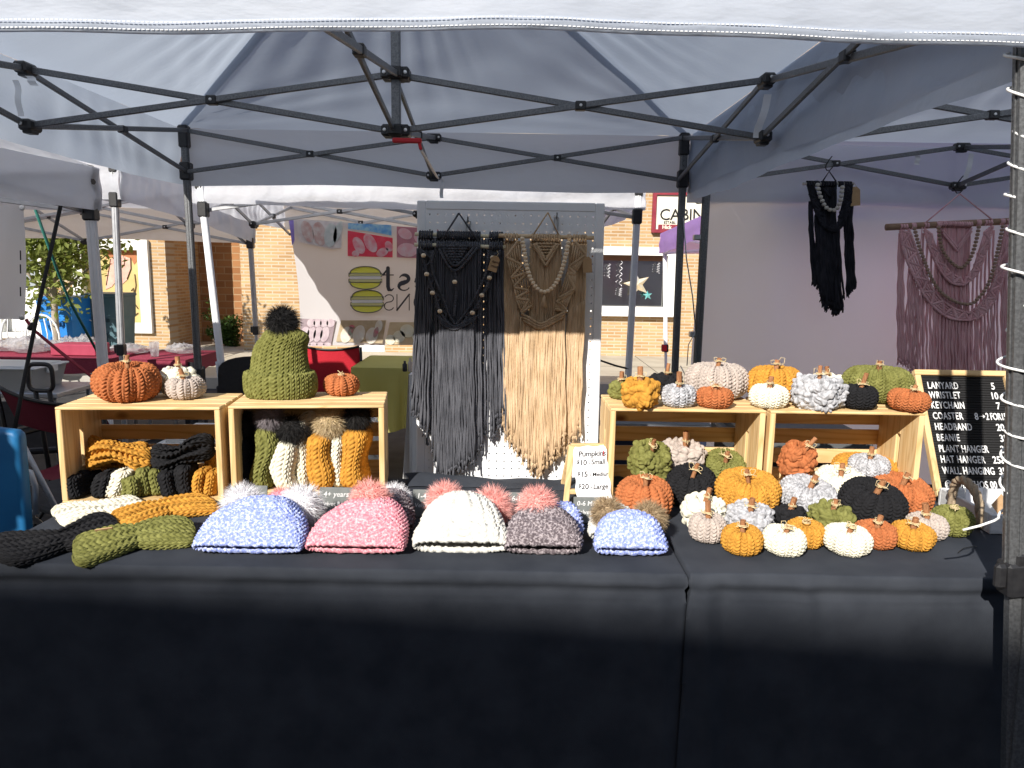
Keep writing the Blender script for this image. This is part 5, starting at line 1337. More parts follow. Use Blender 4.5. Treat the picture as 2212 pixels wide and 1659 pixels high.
# ------------------------------------------------------------------ pumpkins
T_ = TZ + .003; CT = TZ + .004 + .293; CR = TZ + .004 + .300; FL = TZ + .014
PK = [
 # label, box(x0,x1,y0,y1), colour, surf, Y, kind, lobes, stem, stem_len, lean, bow
 ('largest terracotta pumpkin, alone at the front of the left crate top', (208, 345, 781, 868), 'terracotta', CT, None, 'v', 9, 1, .022, (4, 3), 0),
 ('bobbly white pumpkin behind the small taupe one on the left crate', (345, 430, 790, 856), 'white', CT, None, 'lump', 9, 1, .035, (0, 0), 0),
 ('small taupe pumpkin in front of the bobbly white one on the left crate', (360, 440, 812, 863), 'taupe', CT, None, 'v', 8, 1, .030, (0, 2), 0),
 ('tiny stemless terracotta pumpkin beside the olive bobble hat', (699, 776, 807, 855), 'terracotta', CT, None, 'v', 8, 0, 0, (0, 3), 2),
 ('small bobbly olive pumpkin peeping out at the left end of the right crates', (1313, 1372, 820, 863), 'olive', CR, None, 'lump', 7, 1, .032, (-10, 0), 0),
 ('rumpled mustard pumpkin at the front left corner of the right crates', (1337, 1428, 814, 883), 'mustard', CR, None, 'lump', 9, 1, .038, (0, 0), 0),
 ('bobbly black pumpkin behind the rumpled mustard one on the crate top', (1397, 1477, 806, 852), 'black', CR, None, 'lump', 8, 1, .045, (0, 0), 0),
 ('small pale grey pumpkin in front of the bobbly black one on the crate top', (1428, 1503, 829, 880), 'grey', CR, None, 'v', 8, 1, .036, (0, 2), 0),
 ('biggest taupe pumpkin, at the back of the right crate tops', (1481, 1613, 780, 864), 'taupe', CR, None, 'v', 10, 1, .012, (0, 0), 0),
 ('small terracotta pumpkin in front of the biggest taupe one', (1504, 1583, 835, 882), 'terracotta', CR, None, 'v', 8, 1, .012, (0, 0), 0),
 ('large mustard pumpkin at the back above the joint of the right crates', (1614, 1732, 787, 868), 'mustard', CR, None, 'v', 9, 1, .016, (0, 0), 0),
 ('small white pumpkin in front of the large mustard one on the crate top', (1620, 1700, 829, 882), 'white', CR, None, 'v', 7, 1, .030, (0, 3), 0),
 ('rumpled boxy grey pumpkin in the middle of the right crate top', (1706, 1826, 809, 886), 'grey', CR, None, 'lump', 9, 1, .030, (2, 0), 0),
 ('bobbly white pumpkin mostly hidden behind the boxy grey one', (1742, 1836, 807, 860), 'white', CR, None, 'lump', 8, 1, .030, (0, 0), 0),
 ('large olive pumpkin at the back right of the crate tops', (1824, 1967, 787, 871), 'olive', CR, None, 'v', 11, 1, .016, (0, 0), 0),
 ('small black pumpkin in front of the large olive one on the crate top', (1817, 1894, 829, 885), 'black', CR, None, 'v', 8, 1, .036, (0, 2), 0),
 ('squat terracotta pumpkin at the right end of the crate tops', (1919, 2007, 840, 890), 'terracotta', CR, None, 'v', 8, 1, .020, (6, 2), 0),
 ('rumpled olive pumpkin tipped forward on top of the pile in the first right crate', (1353, 1454, 952, 1037), 'olive', None, 2.30, 'lump', 9, 1, .030, (10, 22), 0),
 ('rumpled taupe pumpkin at the top middle of the pile in the crate', (1428, 1528, 950, 1014), 'taupe', None, 2.36, 'lump', 9, 1, .034, (6, 8), 0),
 ('ridged olive pumpkin tipped forward beside the taupe one in the crate', (1518, 1612, 976, 1042), 'olive', None, 2.36, 'v', 10, 1, .018, (0, 25), 0),
 ('large terracotta pumpkin at the foot of the crate post beside the price easel', (1328, 1457, 1027, 1123), 'terracotta', T_, None, 'v', 9, 1, .014, (0, 4), 0),
 ('large black pumpkin between the big terracotta and big mustard ones', (1436, 1552, 1006, 1092), 'black', None, 2.24, 'v', 10, 1, .026, (-4, 14), 0),
 ('largest mustard pumpkin, in front of the joint of the two right crates', (1542, 1689, 1016, 1104), 'mustard', None, 2.17, 'v', 10, 1, .018, (0, 10), 0),
 ('rumpled white pumpkin below the large black and mustard ones', (1465, 1572, 1068, 1140), 'white', T_, None, 'lump', 9, 1, .030, (6, 6), 0),
 ('small round taupe pumpkin at the left of the front rows', (1489, 1569, 1106, 1172), 'taupe', T_, None, 'v', 8, 1, .038, (0, 3), 0),
 ('rumpled pale grey pumpkin below the largest mustard one', (1562, 1677, 1088, 1146), 'grey', T_, None, 'lump', 9, 1, .026, (0, 5), 0),
 ('small mustard pumpkin at the left of the front row', (1556, 1650, 1132, 1197), 'mustard', T_, None, 'v', 9, 1, .022, (0, 5), 0),
 ('small white pumpkin next to the mustard one in the front row', (1647, 1740, 1134, 1200), 'white', T_, None, 'v', 6, 1, .004, (3, 4), 0),
 ('small rumpled black pumpkin tucked behind the mustard one with twine sprigs', (1668, 1744, 1090, 1138), 'black', T_, None, 'lump', 8, 1, .026, (0, 0), 0),
 ('small mustard pumpkin with twine sprigs and no clear stem, behind the front white pair', (1694, 1784, 1121, 1182), 'mustard', T_, None, 'v', 9, 0, 0, (0, 6), 2),
 ('small white pumpkin with a short stem in the middle of the front row', (1780, 1881, 1132, 1199), 'white', T_, None, 'v', 7, 1, .002, (0, 5), 0),
 ('boxy rumpled olive pumpkin in front of the large pale grey one', (1742, 1855, 1086, 1144), 'olive', T_, None, 'lump', 9, 1, .020, (0, 4), 0),
 ('large pale grey pumpkin leaning on the second right crate', (1680, 1810, 1031, 1110), 'grey', None, 2.17, 'v', 9, 1, .020, (4, 10), 0),
 ('large white pumpkin in the mouth of the second right crate', (1757, 1870, 1009, 1082), 'white', None, 2.27, 'v', 9, 1, .022, (0, 10), 0),
 ('largest black pumpkin with a tilted stem, in front of the second right crate', (1811, 1958, 1038, 1132), 'black', T_ + .012, None, 'v', 10, 1, .028, (9, 14), 0),
 ('large terracotta pumpkin at the right foot of the second right crate', (1874, 2010, 1023, 1112), 'terracotta', None, 2.22, 'v', 9, 1, .020, (3, 10), 0),
 ('small pale grey pumpkin perched highest in the second right crate', (1834, 1921, 980, 1034), 'grey', None, 2.30, 'v', 8, 1, .034, (-3, 2), 0),
 ('mustard pumpkin showing on both sides of the perched grey one', (1798, 1940, 978, 1052), 'mustard', None, 2.385, 'v', 9, 0, 0, (0, 0), 0),
 ('rumpled terracotta pumpkin with pointed corners inside the second right crate', (1681, 1763, 953, 1036), 'terracotta', None, 2.29, 'lump', 9, 1, .030, (18, 18), 0),
 ('small terracotta pumpkin behind the gap in the right of the front row', (1846, 1937, 1124, 1184), 'terracotta', T_, None, 'v', 8, 1, .026, (0, 5), 0),
 ('small mustard pumpkin at the right end of the front row', (1924, 2016, 1126, 1187), 'mustard', T_, None, 'v', 8, 1, .020, (0, 5), 0),
 ('small taupe pumpkin between the right mustard and the far right olive one', (1958, 2044, 1107, 1166), 'taupe', T_, None, 'v', 8, 1, .030, (0, 3), 0),
 ('olive pumpkin at the far right of the table under the letter board', (2013, 2101, 1091, 1158), 'olive', T_, None, 'v', 9, 0, 0, (0, 3), 0),
]
for i, (lab, box, colr, surf, Yd, kind, lobes, st, sl, ln_, bw) in enumerate(PK):
    pumpkin(lab, box, colr, surf, Yd, kind, lobes, bool(st), sl, ln_, i * 7 + 3, bw)

# ------------------------------------------------------------------ olive bobble hat standing on a crate
def standing_hat():
    k = at(604, 862, 2.36); c = Vector((at(604, 862, 2.36).x, 2.37, CT + .002))
    root = thing('bobble_hat', 'large olive knitted hat with a black fur pompom standing on the crate', 'hat', c)
    def surfc(zs, rx, ry, cx, nm, amp, ncol):
        nv = len(zs); nu = ncol * 8; ph = np.linspace(0, 2 * PI, nu, endpoint=False)[None, :]
        zs, rx, ry, cx = [np.array(a)[:, None] for a in (zs, rx, ry, cx)]
        cp, sp = np.cos(ph), np.sin(ph)
        X = np.stack([c.x + cx + rx * np.sign(cp) * np.abs(cp) ** .85 * (1 + .02 * np.sin(ph * 3 + zs * 30)), c.y + ry * np.sign(sp) * np.abs(sp) ** .85, c.z + zs + 0 * ph], -1)
        s = np.concatenate([[0], np.cumsum(np.hypot(np.diff(zs[:, 0]), np.diff(rx[:, 0])))])[:, None]
        X = displace(X, ph / (2 * PI) * ncol + 0 * zs, s / .0125 + 0 * ph, amp * np.clip(rx / .06, .2, 1) + 0 * ph, 'v')
        return grid_mesh(nm, X, YARN['olive'], root, closed_u=True)
    t = np.linspace(0, 1, 150)
    z = .015 + t * .205
    prof = np.interp(t, [0, .25, .38, .5, .65, .8, .9, .955, .985, 1], [.104, .095, .088, .085, .081, .076, .066, .052, .034, .010])
    cx = np.interp(t, [0, .4, .6, .8, 1], [0, .002, .004, .010, .014]) + .010 * np.exp(-((t - .86) / .10) ** 2)
    surfc(z, prof, prof * .62, cx, 'crown', .0085, 34)
    q = np.linspace(0, 1, 60)
    zb = np.interp(q, [0, .08, .5, .92, 1], [.006, 0.0, .040, .078, .078]); rb = np.interp(q, [0, .08, .3, .5, .75, .94, 1], [.094, .104, .112, .113, .112, .107, .098])
    surfc(zb, rb, rb * .66, rb * 0, 'folded_brim', .0085, 38)
    mb = MB(); pom(mb, c + Vector((.016, -.004, .240)), .060, 2200, 5, wid=.0009); mb.build('pompom', FUR['black'], root)
standing_hat()

# ------------------------------------------------------------------ hats packed in the second crate
G2 = 'hats standing in the crate under the olive hat'
def packed_hat(label, x0, x1, ytop, color, Y, wy=.15, wav=0.0, ph0=0.0, pomc=None, pompx=None, pr=.05, seed=0, ybase=1072, wtop=1.0):
    k = Y / FPX; base = at((x0 + x1) / 2, ybase, Y); base.z = FL; top = at((x0 + x1) / 2, ytop, Y)
    h = top.z - FL; w = (x1 - x0) * k
    root = thing('folded_hat', label, 'hat', base, G2)
    slab(root, 'hat', base, h, w, wy, color, cxf=lambda v: wav * np.sin(v * 2 * PI * .95 + ph0), wf=lambda v: 1 + .10 * np.sin(v * 8 + seed) - (1 - wtop) * v, seed=seed, amp=.0085)
    if pomc:
        c = at(pompx[0], pompx[1], Y - .02); mb = MB(); pom(mb, c, pr * 1.12, 1500, seed + 40, wid=.0009, droop=.35); mb.build('pompom', FUR[pomc], root)
packed_hat('black knitted hat with black pompom at the left of the packed crate', 503, 556, 938, 'black', 2.34, .15, .004, 0, 'black', (530, 915), .050, 1)
packed_hat('olive knitted hat with grey pompom between the black and white hats', 560, 607, 918, 'olive', 2.33, .15, .014, 3.6, 'grey', (583, 902), .048, 2)
packed_hat('cream knitted hat bent over under a big black pompom in the crate', 600, 652, 945, 'white', 2.33, .15, .008, 2.2, 'black', (634, 930), .056, 3)
packed_hat('cream knitted hat standing tallest at the middle of the packed crate', 650, 681, 893, 'white', 2.37, .16, .003, 1, None, None, .05, 4)
packed_hat('mustard knitted hat with a tan pompom in the packed crate', 674, 728, 934, 'mustard', 2.33, .15, .005, .5, 'tan', (712, 914), .052, 5)
packed_hat('thin cream knitted hat between the two mustard hats', 724, 753, 930, 'white', 2.36, .15, .003, 2, None, None, .05, 6)
packed_hat('mustard knitted hat with black pompom at the right of the packed crate', 745, 796, 922, 'mustard', 2.35, .15, .006, 3, 'black', (772, 900), .050, 7)

# ------------------------------------------------------------------ headbands rolled in the first crate
G1 = 'rolled headbands in the left crate'
def rolled(label, x0, x1, y0, y1, color, Y=2.22, lean=0.0, wy=.09, seed=0, parts=1, z=None):
    k = Y / FPX; b = at((x0 + x1) / 2, y1, Y); t = at((x0 + x1) / 2, y0, Y); zb = FL if z is None else z
    root = thing('rolled_headband', label, 'headband', (b.x, b.y, zb), G1)
    w = (x1 - x0) * k / parts
    for q in range(parts):
        slab(root, 'fold', (b.x + (q - (parts - 1) / 2) * w * .93, Y + .012 * q, zb), t.z - zb - .008 * q, w, wy, color, lean=(lean, .0), seed=seed + q, amp=.0075, cxf=lambda v: .004 * np.sin(v * 5 + seed + q))
rolled('black rolled headband in the bottom left corner of the left crate', 153, 190, 1022, 1088, 'black', 2.19, 0, .10, 1)
rolled('slim black rolled headband second from the left in the crate', 191, 214, 1020, 1080, 'black', 2.24, 0, .08, 2)
rolled('black rolled headband next to the white one in the left crate', 213, 254, 1018, 1085, 'black', 2.20, .008, .10, 3)
rolled('white rolled headband leaning between black and olive ones', 236, 276, 1014, 1082, 'white', 2.20, .025, .09, 4)
rolled('plain olive rolled headband right of the white one', 275, 311, 1026, 1084, 'olive', 2.19, 0, .09, 5)
rolled('two-fold olive rolled headband in the middle of the left crate', 309, 357, 1006, 1076, 'olive', 2.22, 0, .09, 6, parts=2)
rolled('black rolled headband right of the two-fold olive one', 356, 386, 1015, 1076, 'black', 2.22, 0, .09, 7)
rolled('tall black rolled headband under the black bow in the crate', 389, 424, 1002, 1072, 'black', 2.24, 0, .09, 8)
rolled('mustard rolled headband in the bottom right corner of the left crate', 428, 472, 1012, 1081, 'mustard', 2.22, 0, .09, 9, parts=2)
rolled('mustard headband wedged at the back right of the left crate', 448, 475, 975, 1060, 'mustard', 2.32, 0, .06, 10)
cbow = lambda x0, x1, y0, y1, Y: at((x0 + x1) / 2, (y0 + y1) / 2, Y)
def lying(label, x0, x1, y0, y1, Y, color, Bv, T=.030, pinch=.5, seed=0, Av=(1, 0, .02), grp='headbands resting on top of the rolls in the left crate'):
    k = Y / FPX; return band_bow(label, cbow(x0, x1, y0, y1, Y), Av, Bv, (x1 - x0) * k, (y1 - y0) / 2 * k * 1.02, color, T, seed, grp, pinch)
lying('mustard bow headband lying across the top of the rolls', 186, 331, 955, 1020, 2.235, 'mustard', (0, .25, 1), .034, .46, 2)
lying('dark mustard loop of a headband in the shade at the top of the left crate', 172, 322, 948, 1010, 2.30, 'mustard', (0, .35, 1), .028, .8, 4)
lying('black bow headband lying at the top right of the left crate', 331, 461, 946, 1010, 2.25, 'black', (0, .3, 1), .034, .55, 6)

# ------------------------------------------------------------------ four headbands laid on the table
GH = 'headbands laid flat at the left of the table'
def flat_band(label, p0, p1, half, color, T, pinch, seed, zoff=0.0, tiltB=.12):
    a, b = atz(*p0, TZ + T * .9 + zoff), atz(*p1, TZ + T * .9 + zoff)
    A = b - a; c = (a + b) / 2; B = Vector((-A.y, A.x, 0)).normalized() + Vector((0, 0, tiltB))
    return band_bow(label, c, A, B, A.length * 1.02, half * 1.28, color, T * .52, seed, GH, pinch * 1.1)
flat_band('white headband laid on the table against the left crate', (126, 1122), (306, 1084), .060, 'white', .021, .6, 3)
flat_band('mustard headband laid on the table behind the olive one', (252, 1128), (458, 1082), .070, 'mustard', .021, .5, 8)
flat_band('black headband laid at the front left corner of the table', (-12, 1190), (256, 1138), .078, 'black', .022, .45, 5)
flat_band('olive headband with a gathered centre at the front of the table', (160, 1184), (420, 1146), .078, 'olive', .022, .45, 1)
# price tag and hair strands of twine
mb = MB(); p = atz(230, 1152, TZ + .028); M = Euler((R(38), R(-6), R(12))).to_matrix(); mb.box(p, (.042, .003, .048), M, .001)
kt = tag(mb.build('price_tag', M_KRAFT), 'small kraft paper tag sticking out between the black and olive headbands', 'tag')
text('tag_writing', 'Hobby', p + M @ Vector((-.013, -.0022, .004)), .010, M @ Vector((1, 0, 0)), M @ Vector((0, 0, 1)), M_INK, kt, .0003)

# ------------------------------------------------------------------ velvet beanies
def vbeanie(label, box, color, poms=(), seed=0, **k):
    root, O, A, Wd, Nn, L, W = beanie(label, box, color, TZ + .003, seed=seed, **k)
    for i, (px, py, r, c, dy) in enumerate(poms):
        p = at(px, py, O.y + L * A.y * .95 + dy); pom_part(root, p, r * 1.22, c, 1700, seed * 5 + i, wid=.0009, droop=.2)
    return root
vbeanie('grey and mauve velvet beanie peeping out behind the pink one', (780, 894, 1084, 1172), 'mauve', ((852, 1078, .040, 'white', .02),), 3, depth_shift=.06, thick=.04)
vbeanie('pink velvet beanie peeping out behind the large blue one', (540, 668, 1086, 1178), 'pink', ((607, 1079, .030, 'pink', .0),), 4, depth_shift=.05, thick=.04)
vbeanie('large periwinkle blue velvet beanie with two white pompoms', (411, 656, 1074, 1203), 'blue', ((523, 1088, .048, 'white', .02), (652, 1092, .052, 'white', .03)), 1, thick=.05, top=.44, lean=11)
vbeanie('pink velvet beanie with a pink pompom', (653, 878, 1073, 1203), 'pink', ((800, 1079, .048, 'pink', .0),), 2, thick=.05, top=.50, lean=15)
vbeanie('brown grey velvet beanie hidden behind the white one', (930, 1092, 1092, 1166), 'mauve', (), 6, depth_shift=.06, thick=.04)
vbeanie('white velvet beanie with a turned-up brim and two pink pompoms', (896, 1092, 1068, 1198), 'white', ((962, 1082, .047, 'pink', .02), (1062, 1094, .050, 'pink', .02)), 5, brim=.028, thick=.05, top=.42)
vbeanie('small blue velvet beanie showing behind the mauve grey one', (1180, 1260, 1112, 1186), 'blue', (), 8, depth_shift=.05, thick=.035)
vbeanie('mauve grey velvet beanie with one pink pompom', (1088, 1257, 1102, 1204), 'mauve', ((1160, 1093, .047, 'pink', .0),), 7, brim=.010, thick=.045, top=.38)
vbeanie('small white velvet beanie showing at the left behind the little blue one', (1272, 1380, 1118, 1190), 'white', (), 10, depth_shift=.05, thick=.035)
vbeanie('smallest blue velvet beanie with two tan fur pompoms', (1281, 1442, 1114, 1208), 'blue', ((1312, 1108, .040, 'brown', .02), (1402, 1118, .042, 'brown', .02)), 9, thick=.045, top=.40)

# ------------------------------------------------------------------ grey slate price cards
def card(label, x0, x1, y0, y1, lines):
    b = atz((x0 + x1) / 2, y1, TZ + .003); k = b.y / FPX; w, h = (x1 - x0) * k, (y1 - y0) * k * 1.05
    root = thing('price_card', label, 'price card', b, 'slate price cards behind the beanies')
    l = R(14); X = Vector((1, 0, 0)); U = Vector((0, math.sin(l), math.cos(l))); N_ = Vector((0, -math.cos(l), math.sin(l)))
    M = Matrix((X, -N_, U)).transposed()
    mb = MB(); mb.box(b + U * (h / 2 + .002), (w, .004, h), M, .001); mb.build('slate', M_SLATE, root)
    mb = MB(); mb.box(b + U * .004 + Vector((0, .014, 0)), (w * .6, .03, .008), bev=.002); mb.build('stand', M_BLACKPLA, root)
    for (tx, fx, fz, sz) in lines:
        text('chalk_writing', tx, b + X * (fx * w - w / 2) + U * (h * (1 - fz)) + N_ * .0026, sz, X, U, M_CHALK, root, .0003, shear=.12, offset=.0002)
card('slate price card behind the two white pompoms, reading Adult', 502, 577, 1051, 1112, (('Adult', .16, .30, .022), ('Velvet Beanie', .06, .60, .015), ('$40', .3, .9, .018)))
card('slate price card reading 4+ years Velvet Beanie', 687, 763, 1055, 1116, (('4+ years', .12, .30, .021), ('Velvet Beanie', .04, .62, .0168), ('$40.00', .26, .92, .020)))
card('slate price card reading 1-4 Velvet beside the white beanie', 889, 964, 1060, 1118, (('1-4 yrs', .12, .30, .021), ('Velvet Beanie', .06, .62, .0168), ('$35', .42, .92, .020)))
card('slate price card reading 6-12 Velvet beside the mauve grey beanie', 1097, 1170, 1066, 1122, (('6-12 Mo', .08, .30, .021), ('Velvet Beanie', .10, .62, .0168), ('$30', .42, .92, .020)))
card('slate price card reading 0-6 Months Velvet', 1237, 1310, 1076, 1132, (('0-6 Months', .10, .30, .0185), ('Velvet Beanie', .08, .62, .0168), ('$25', .42, .92, .020)))

# ------------------------------------------------------------------ pumpkin price easel
q0 = atz(1222, 1090, TZ + .003); ez = thing('table_easel', 'small wooden easel with a white card of pumpkin prices', 'sign', q0)
ly = 2.20
def ep(px, py): 
    b = atz(px, 1090, TZ + .003)
    t = (1090 - py) / 132.0
    return at(px, py, 2.205 + .055 * t)
def strip(mb, a, b, w, d): mb.beam(a, b, w, d, (1, 0, 0), .002)
mb = MB(); strip(mb, ep(1222, 1091), ep(1235, 964), .015, .018); mb.build('leg', OAK['Z'], ez)
mb = MB(); strip(mb, ep(1312, 1091), ep(1303, 964), .015, .018); mb.build('leg', OAK['Z'], ez)
mb = MB(); strip(mb, ep(1233, 965) + Vector((0, .002, 0)), ep(1305, 965) + Vector((0, .002, 0)), .020, .016); mb.build('top_rail', OAK['X'], ez)
mb = MB(); strip(mb, ep(1226, 1062) + Vector((0, .002, 0)), ep(1310, 1062) + Vector((0, .002, 0)), .015, .016); mb.build('lower_rail', OAK['X'], ez)
mb = MB(); strip(mb, ep(1234, 966) + Vector((0, .02, 0)), ep(1222, 1070) + Vector((0, .13, 0)), .014, .014); mb.build('back_leg', OAK['Z'], ez)
TLp, TRp, BRp, BLp = ep(1237, 963), ep(1307, 960), ep(1322, 1086), ep(1245, 1078)
off = Vector((0, -.014, 0)); P_ = []
def lerp2(u, v): return TLp.lerp(TRp, u).lerp(BLp.lerp(BRp, u), v)
outl = []
for k in range(12): outl.append((.06 + .88 * k / 11, .01 * math.sin(k)))
for k in range(1, 24): outl.append((1.0 + .018 * math.sin(k * .9), .02 + .96 * k / 24))
for k in range(1, 12): outl.append((.94 - .88 * k / 12, 1.0 + .008 * math.sin(k * 1.2)))
for k in range(1, 24): outl.append((.0 + .018 * math.sin(k * .8 + 1), .98 - .96 * k / 24))
mb = MB(); mb.poly([lerp2(u, v) + off for u, v in outl], (0, .0012, 0)); pc = mb.build('price_sheet', M_PAPER, ez)
Xd = (TRp - TLp).normalized(); Ud = (TLp - BLp).normalized(); Ud = (Ud - Xd * Ud.dot(Xd)).normalized(); Nd = Xd.cross(Ud)
def ptxt(s, u, v, sz, mat=M_INK, **k): return text('handwriting', s, lerp2(u, v) + off + Nd * .0012, sz, Xd, Ud, mat, pc, .0003, **{'offset': .00035, 'shear': .1, **k})
ptxt('Pumpkins', .14, .185, .0232, space=.95); ptxt('!', .86, .185, .026, M_REDINK)
mb = MB(); mb.tube([lerp2(.08, .225) + off + Nd * .001, lerp2(.5, .215) + off + Nd * .001, lerp2(.90, .205) + off + Nd * .001], .0006, 5); mb.build('underline', M_INK, pc)
for s, v, w in (('10', .345, 'Small'), ('15', .56, 'Medium'), ('20', .785, 'Large')):
    ptxt('$', .07, v - .03, .015); ptxt(s, .15, v, .023); ptxt(w, .50 if w != 'Large' else .49, v - .02, .0175 if w == 'Medium' else .021)
    mb = MB(); a, b = lerp2(.37, v - .045) + off + Nd * .001, lerp2(.47, v - .045) + off + Nd * .001; mb.tube([a, b], .0006, 5); mb.tube([b - Xd * .005 + Ud * .004, b, b - Xd * .005 - Ud * .004], .0006, 5); mb.build('arrow', M_INK, pc)

# ------------------------------------------------------------------ letter board
lb = thing('letter_board', 'black felt letter board in a pale wood frame listing prices', 'sign', (1.49, 2.40, TZ))
B0, U0, U1 = at(2021, 1073, 2.29), at(1973, 800, 2.50), at(2173, 801, 2.50)
Xb = Vector((1, 0, 0)); Ub = (U0 - B0); Ub = (Ub - Xb * Ub.dot(Xb)); hB = Ub.length; Ub = Ub.normalized(); Nb = Xb.cross(Ub); wB = (U1 - U0).length * 1.02
Mb2 = Matrix((Xb, -Nb, Ub)).transposed()
Obl = Vector((B0.x + .001, B0.y, B0.z))
bp_ = lambda x, z, n=0.0: Obl + Xb * x + Ub * z + Nb * n
fw = .019
for z in (fw / 2, hB - fw / 2): mb = MB(); mb.box(bp_(wB / 2, z), (wB, .022, fw), Mb2, .002); mb.build('frame_rail', OAK['X'], lb)
for x in (fw / 2, wB - fw / 2): mb = MB(); mb.box(bp_(x, hB / 2), (fw, .0218, hB - 2 * fw), Mb2, .002); mb.build('frame_stile', OAK['Z'], lb)
M_FELT = material('black_felt', (.012, .012, .013), .95, color2=(.02, .02, .021), nscale=400, sheen=.2)
mb = MB(); nr = 46
mb.box(bp_(wB / 2, hB / 2, -.006), (wB - 2 * fw, .006, hB - 2 * fw), Mb2)
for k in range(nr): mb.box(bp_(wB / 2, fw + (hB - 2 * fw) * (k + .5) / nr, -.0015), (wB - 2 * fw - .001, .005, (hB - 2 * fw) / nr * .62), Mb2, .001)
felt = mb.build('felt', M_FELT, lb)
M_LETTER = material('white_letters', (.80, .80, .80), .5)
rows = (('LANYARD', '5', .088, .02), ('WRISTLET', '10', .175, .03), ('KEYCHAIN', '7', .265, .04), ('COASTER', '8>2FOR15', .36, .05), ('HEADBAND', '20', .455, .068), ('BEANIE', '35', .55, .085), ('PLANT HANGER', '25', .645, .098), ('HAT HANGER', '25&', .735, .098), ('WALL HANGING', '35', .83, .098), ('@HOBBYHOS 00', '', .945, .098))
for nm, pr, v, sh in rows:
    z = hB - fw - (hB - 2 * fw) * v
    t = text('lettering', nm, bp_(fw + .020 - .004 * v, z - .0115, .0012), .034, Xb, Ub, M_LETTER, felt, .0012, offset=.0004, space=1.12 if len(nm) < 11 else 1.06, xs=.62)
    if pr:
        x = {'5': .252, '10': .243, '7': .255, '8>2FOR15': .178, '20': .240, '35': .243 if nm == 'BEANIE' else .216, '25': .238, '25&': .205}[pr]
        if '>' in pr:
            text('lettering', '8', bp_(.176, z - .0115, .0012), .034, Xb, Ub, M_LETTER, felt, .0012, offset=.0004, xs=.72)
            mb = MB(); mb.beam(bp_(.192, z, .0016), bp_(.210, z, .0016), .002, .002); mb.beam(bp_(.204, z + .005, .0016), bp_(.210, z, .0016), .002, .002); mb.beam(bp_(.204, z - .005, .0016), bp_(.210, z, .0016), .002, .002); mb.build('arrow', M_LETTER, felt)
            text('lettering', '2 FOR15', bp_(.213, z - .0115, .0012), .034, Xb, Ub, M_LETTER, felt, .0012, offset=.0004, space=.95, xs=.58)
        else: text('lettering', pr, bp_(x, z - .0115, .0012), .034, Xb, Ub, M_LETTER, felt, .0012, offset=.0004, xs=.78)
for x in (.045, wB - .045):
    mb = MB(); a = bp_(x, .02, -.016); mb.beam(a, Vector((a.x - .0, a.y - .01, TZ + .004)), .014, .014, (1, 0, 0), .002); mb.build('easel_leg', OAK['Z'], lb)
mb = MB(); a = bp_(wB / 2, hB * .7, -.018); mb.beam(a, Vector((a.x, a.y + .09, TZ + .004)), .014, .014, (1, 0, 0), .002); mb.build('back_leg', OAK['Z'], lb)
mb = MB(); mb.box(bp_(wB / 2, -.006, .004), (wB * .8, .03, .012), Mb2, .002); mb.build('easel_ledge', OAK['X'], lb)

# ------------------------------------------------------------------ whitewashed tray with rope handle
tx0, tx1, ty0, ty1 = 1.345, 1.80, 2.00, 2.26; tz = TZ + .004
M_WASH = material('whitewashed_wood', (.62, .63, .64), .8, color2=(.50, .51, .53), nscale=12, stretch=(2, .6, 8))
tr0 = thing('wooden_tray', 'whitewashed wooden tray with a thick rope handle at the right end of the table', 'tray', ((tx0 + tx1) / 2, (ty0 + ty1) / 2, tz))
mb = MB(); mb.box(((tx0 + tx1) / 2, (ty0 + ty1) / 2, tz + .006), (tx1 - tx0 - .002, ty1 - ty0 - .002, .012)); mb.build('base', M_WASH, tr0)
for y in (ty0 + .006, ty1 - .006): mb = MB(); mb.box(((tx0 + tx1) / 2, y, tz + .028), (tx1 - tx0, .012, .056), bev=.002); mb.build('side', M_WASH, tr0)
for x in (tx0 + .006, tx1 - .006): mb = MB(); mb.box((x, (ty0 + ty1) / 2, tz + .028), (.0125, ty1 - ty0 - .026, .0565), bev=.002); mb.build('end_panel', M_WASH, tr0)
def rope(mb, pts, r, twist=1.0):
    n = len(pts)
    for s in range(3):
        out_ = []
        for i, p in enumerate(pts):
            p = Vector(p); t = (Vector(pts[min(i + 1, n - 1)]) - Vector(pts[max(i - 1, 0)])).normalized(); u = t.cross(Vector((.3, .9, .2))).normalized(); w = t.cross(u); a = i * twist + s * 2 * PI / 3
            out_.append(p + (u * math.cos(a) + w * math.sin(a)) * r * .5)
        mb.tube(out_, r * .62, 6)
for x, sg in ((tx0 - .004, -1), (tx1 + .004, 1)):
    mb = MB(); pts = []
    for i in range(40):
        t = i / 39; a = PI * t; pts.append(Vector((x + sg * .012 * math.sin(a), (ty0 + ty1) / 2 - .02 - .068 * math.cos(a), tz + .026 + .095 * math.sin(a) ** .7)))
    pts = [pts[0] + Vector((0, 0, -.02))] + pts + [pts[-1] + Vector((0, 0, -.02))]
    rope(mb, pts, .0125, .55); mb.build('rope_handle', M_ROPEG, tr0, True)
for k, (x, y, ry, rz, m_, lab) in enumerate(((1.40, 2.17, 10, 10, M_PAPER, 'white card standing in the tray behind the rope handle'), (1.44, 2.10, -35, 25, M_KRAFT, 'kraft paper tag with a knot of cord in the tray'), (1.47, 2.06, 15, -12, material('pink_card', (.62, .30, .34), .8), 'pink card at the front of the tray'), (1.53, 2.15, 5, 20, M_PAPER, 'white card farther right in the tray'))):
    mb = MB(); M = Euler((R(-18), R(ry), R(rz))).to_matrix(); mb.box((x, y, tz + .050 - (k % 2) * .004), (.06 if k != 1 else .05, .002, .070 if k != 1 else .06), M, .0005); tag(mb.build('paper_tag', m_), lab, 'card')
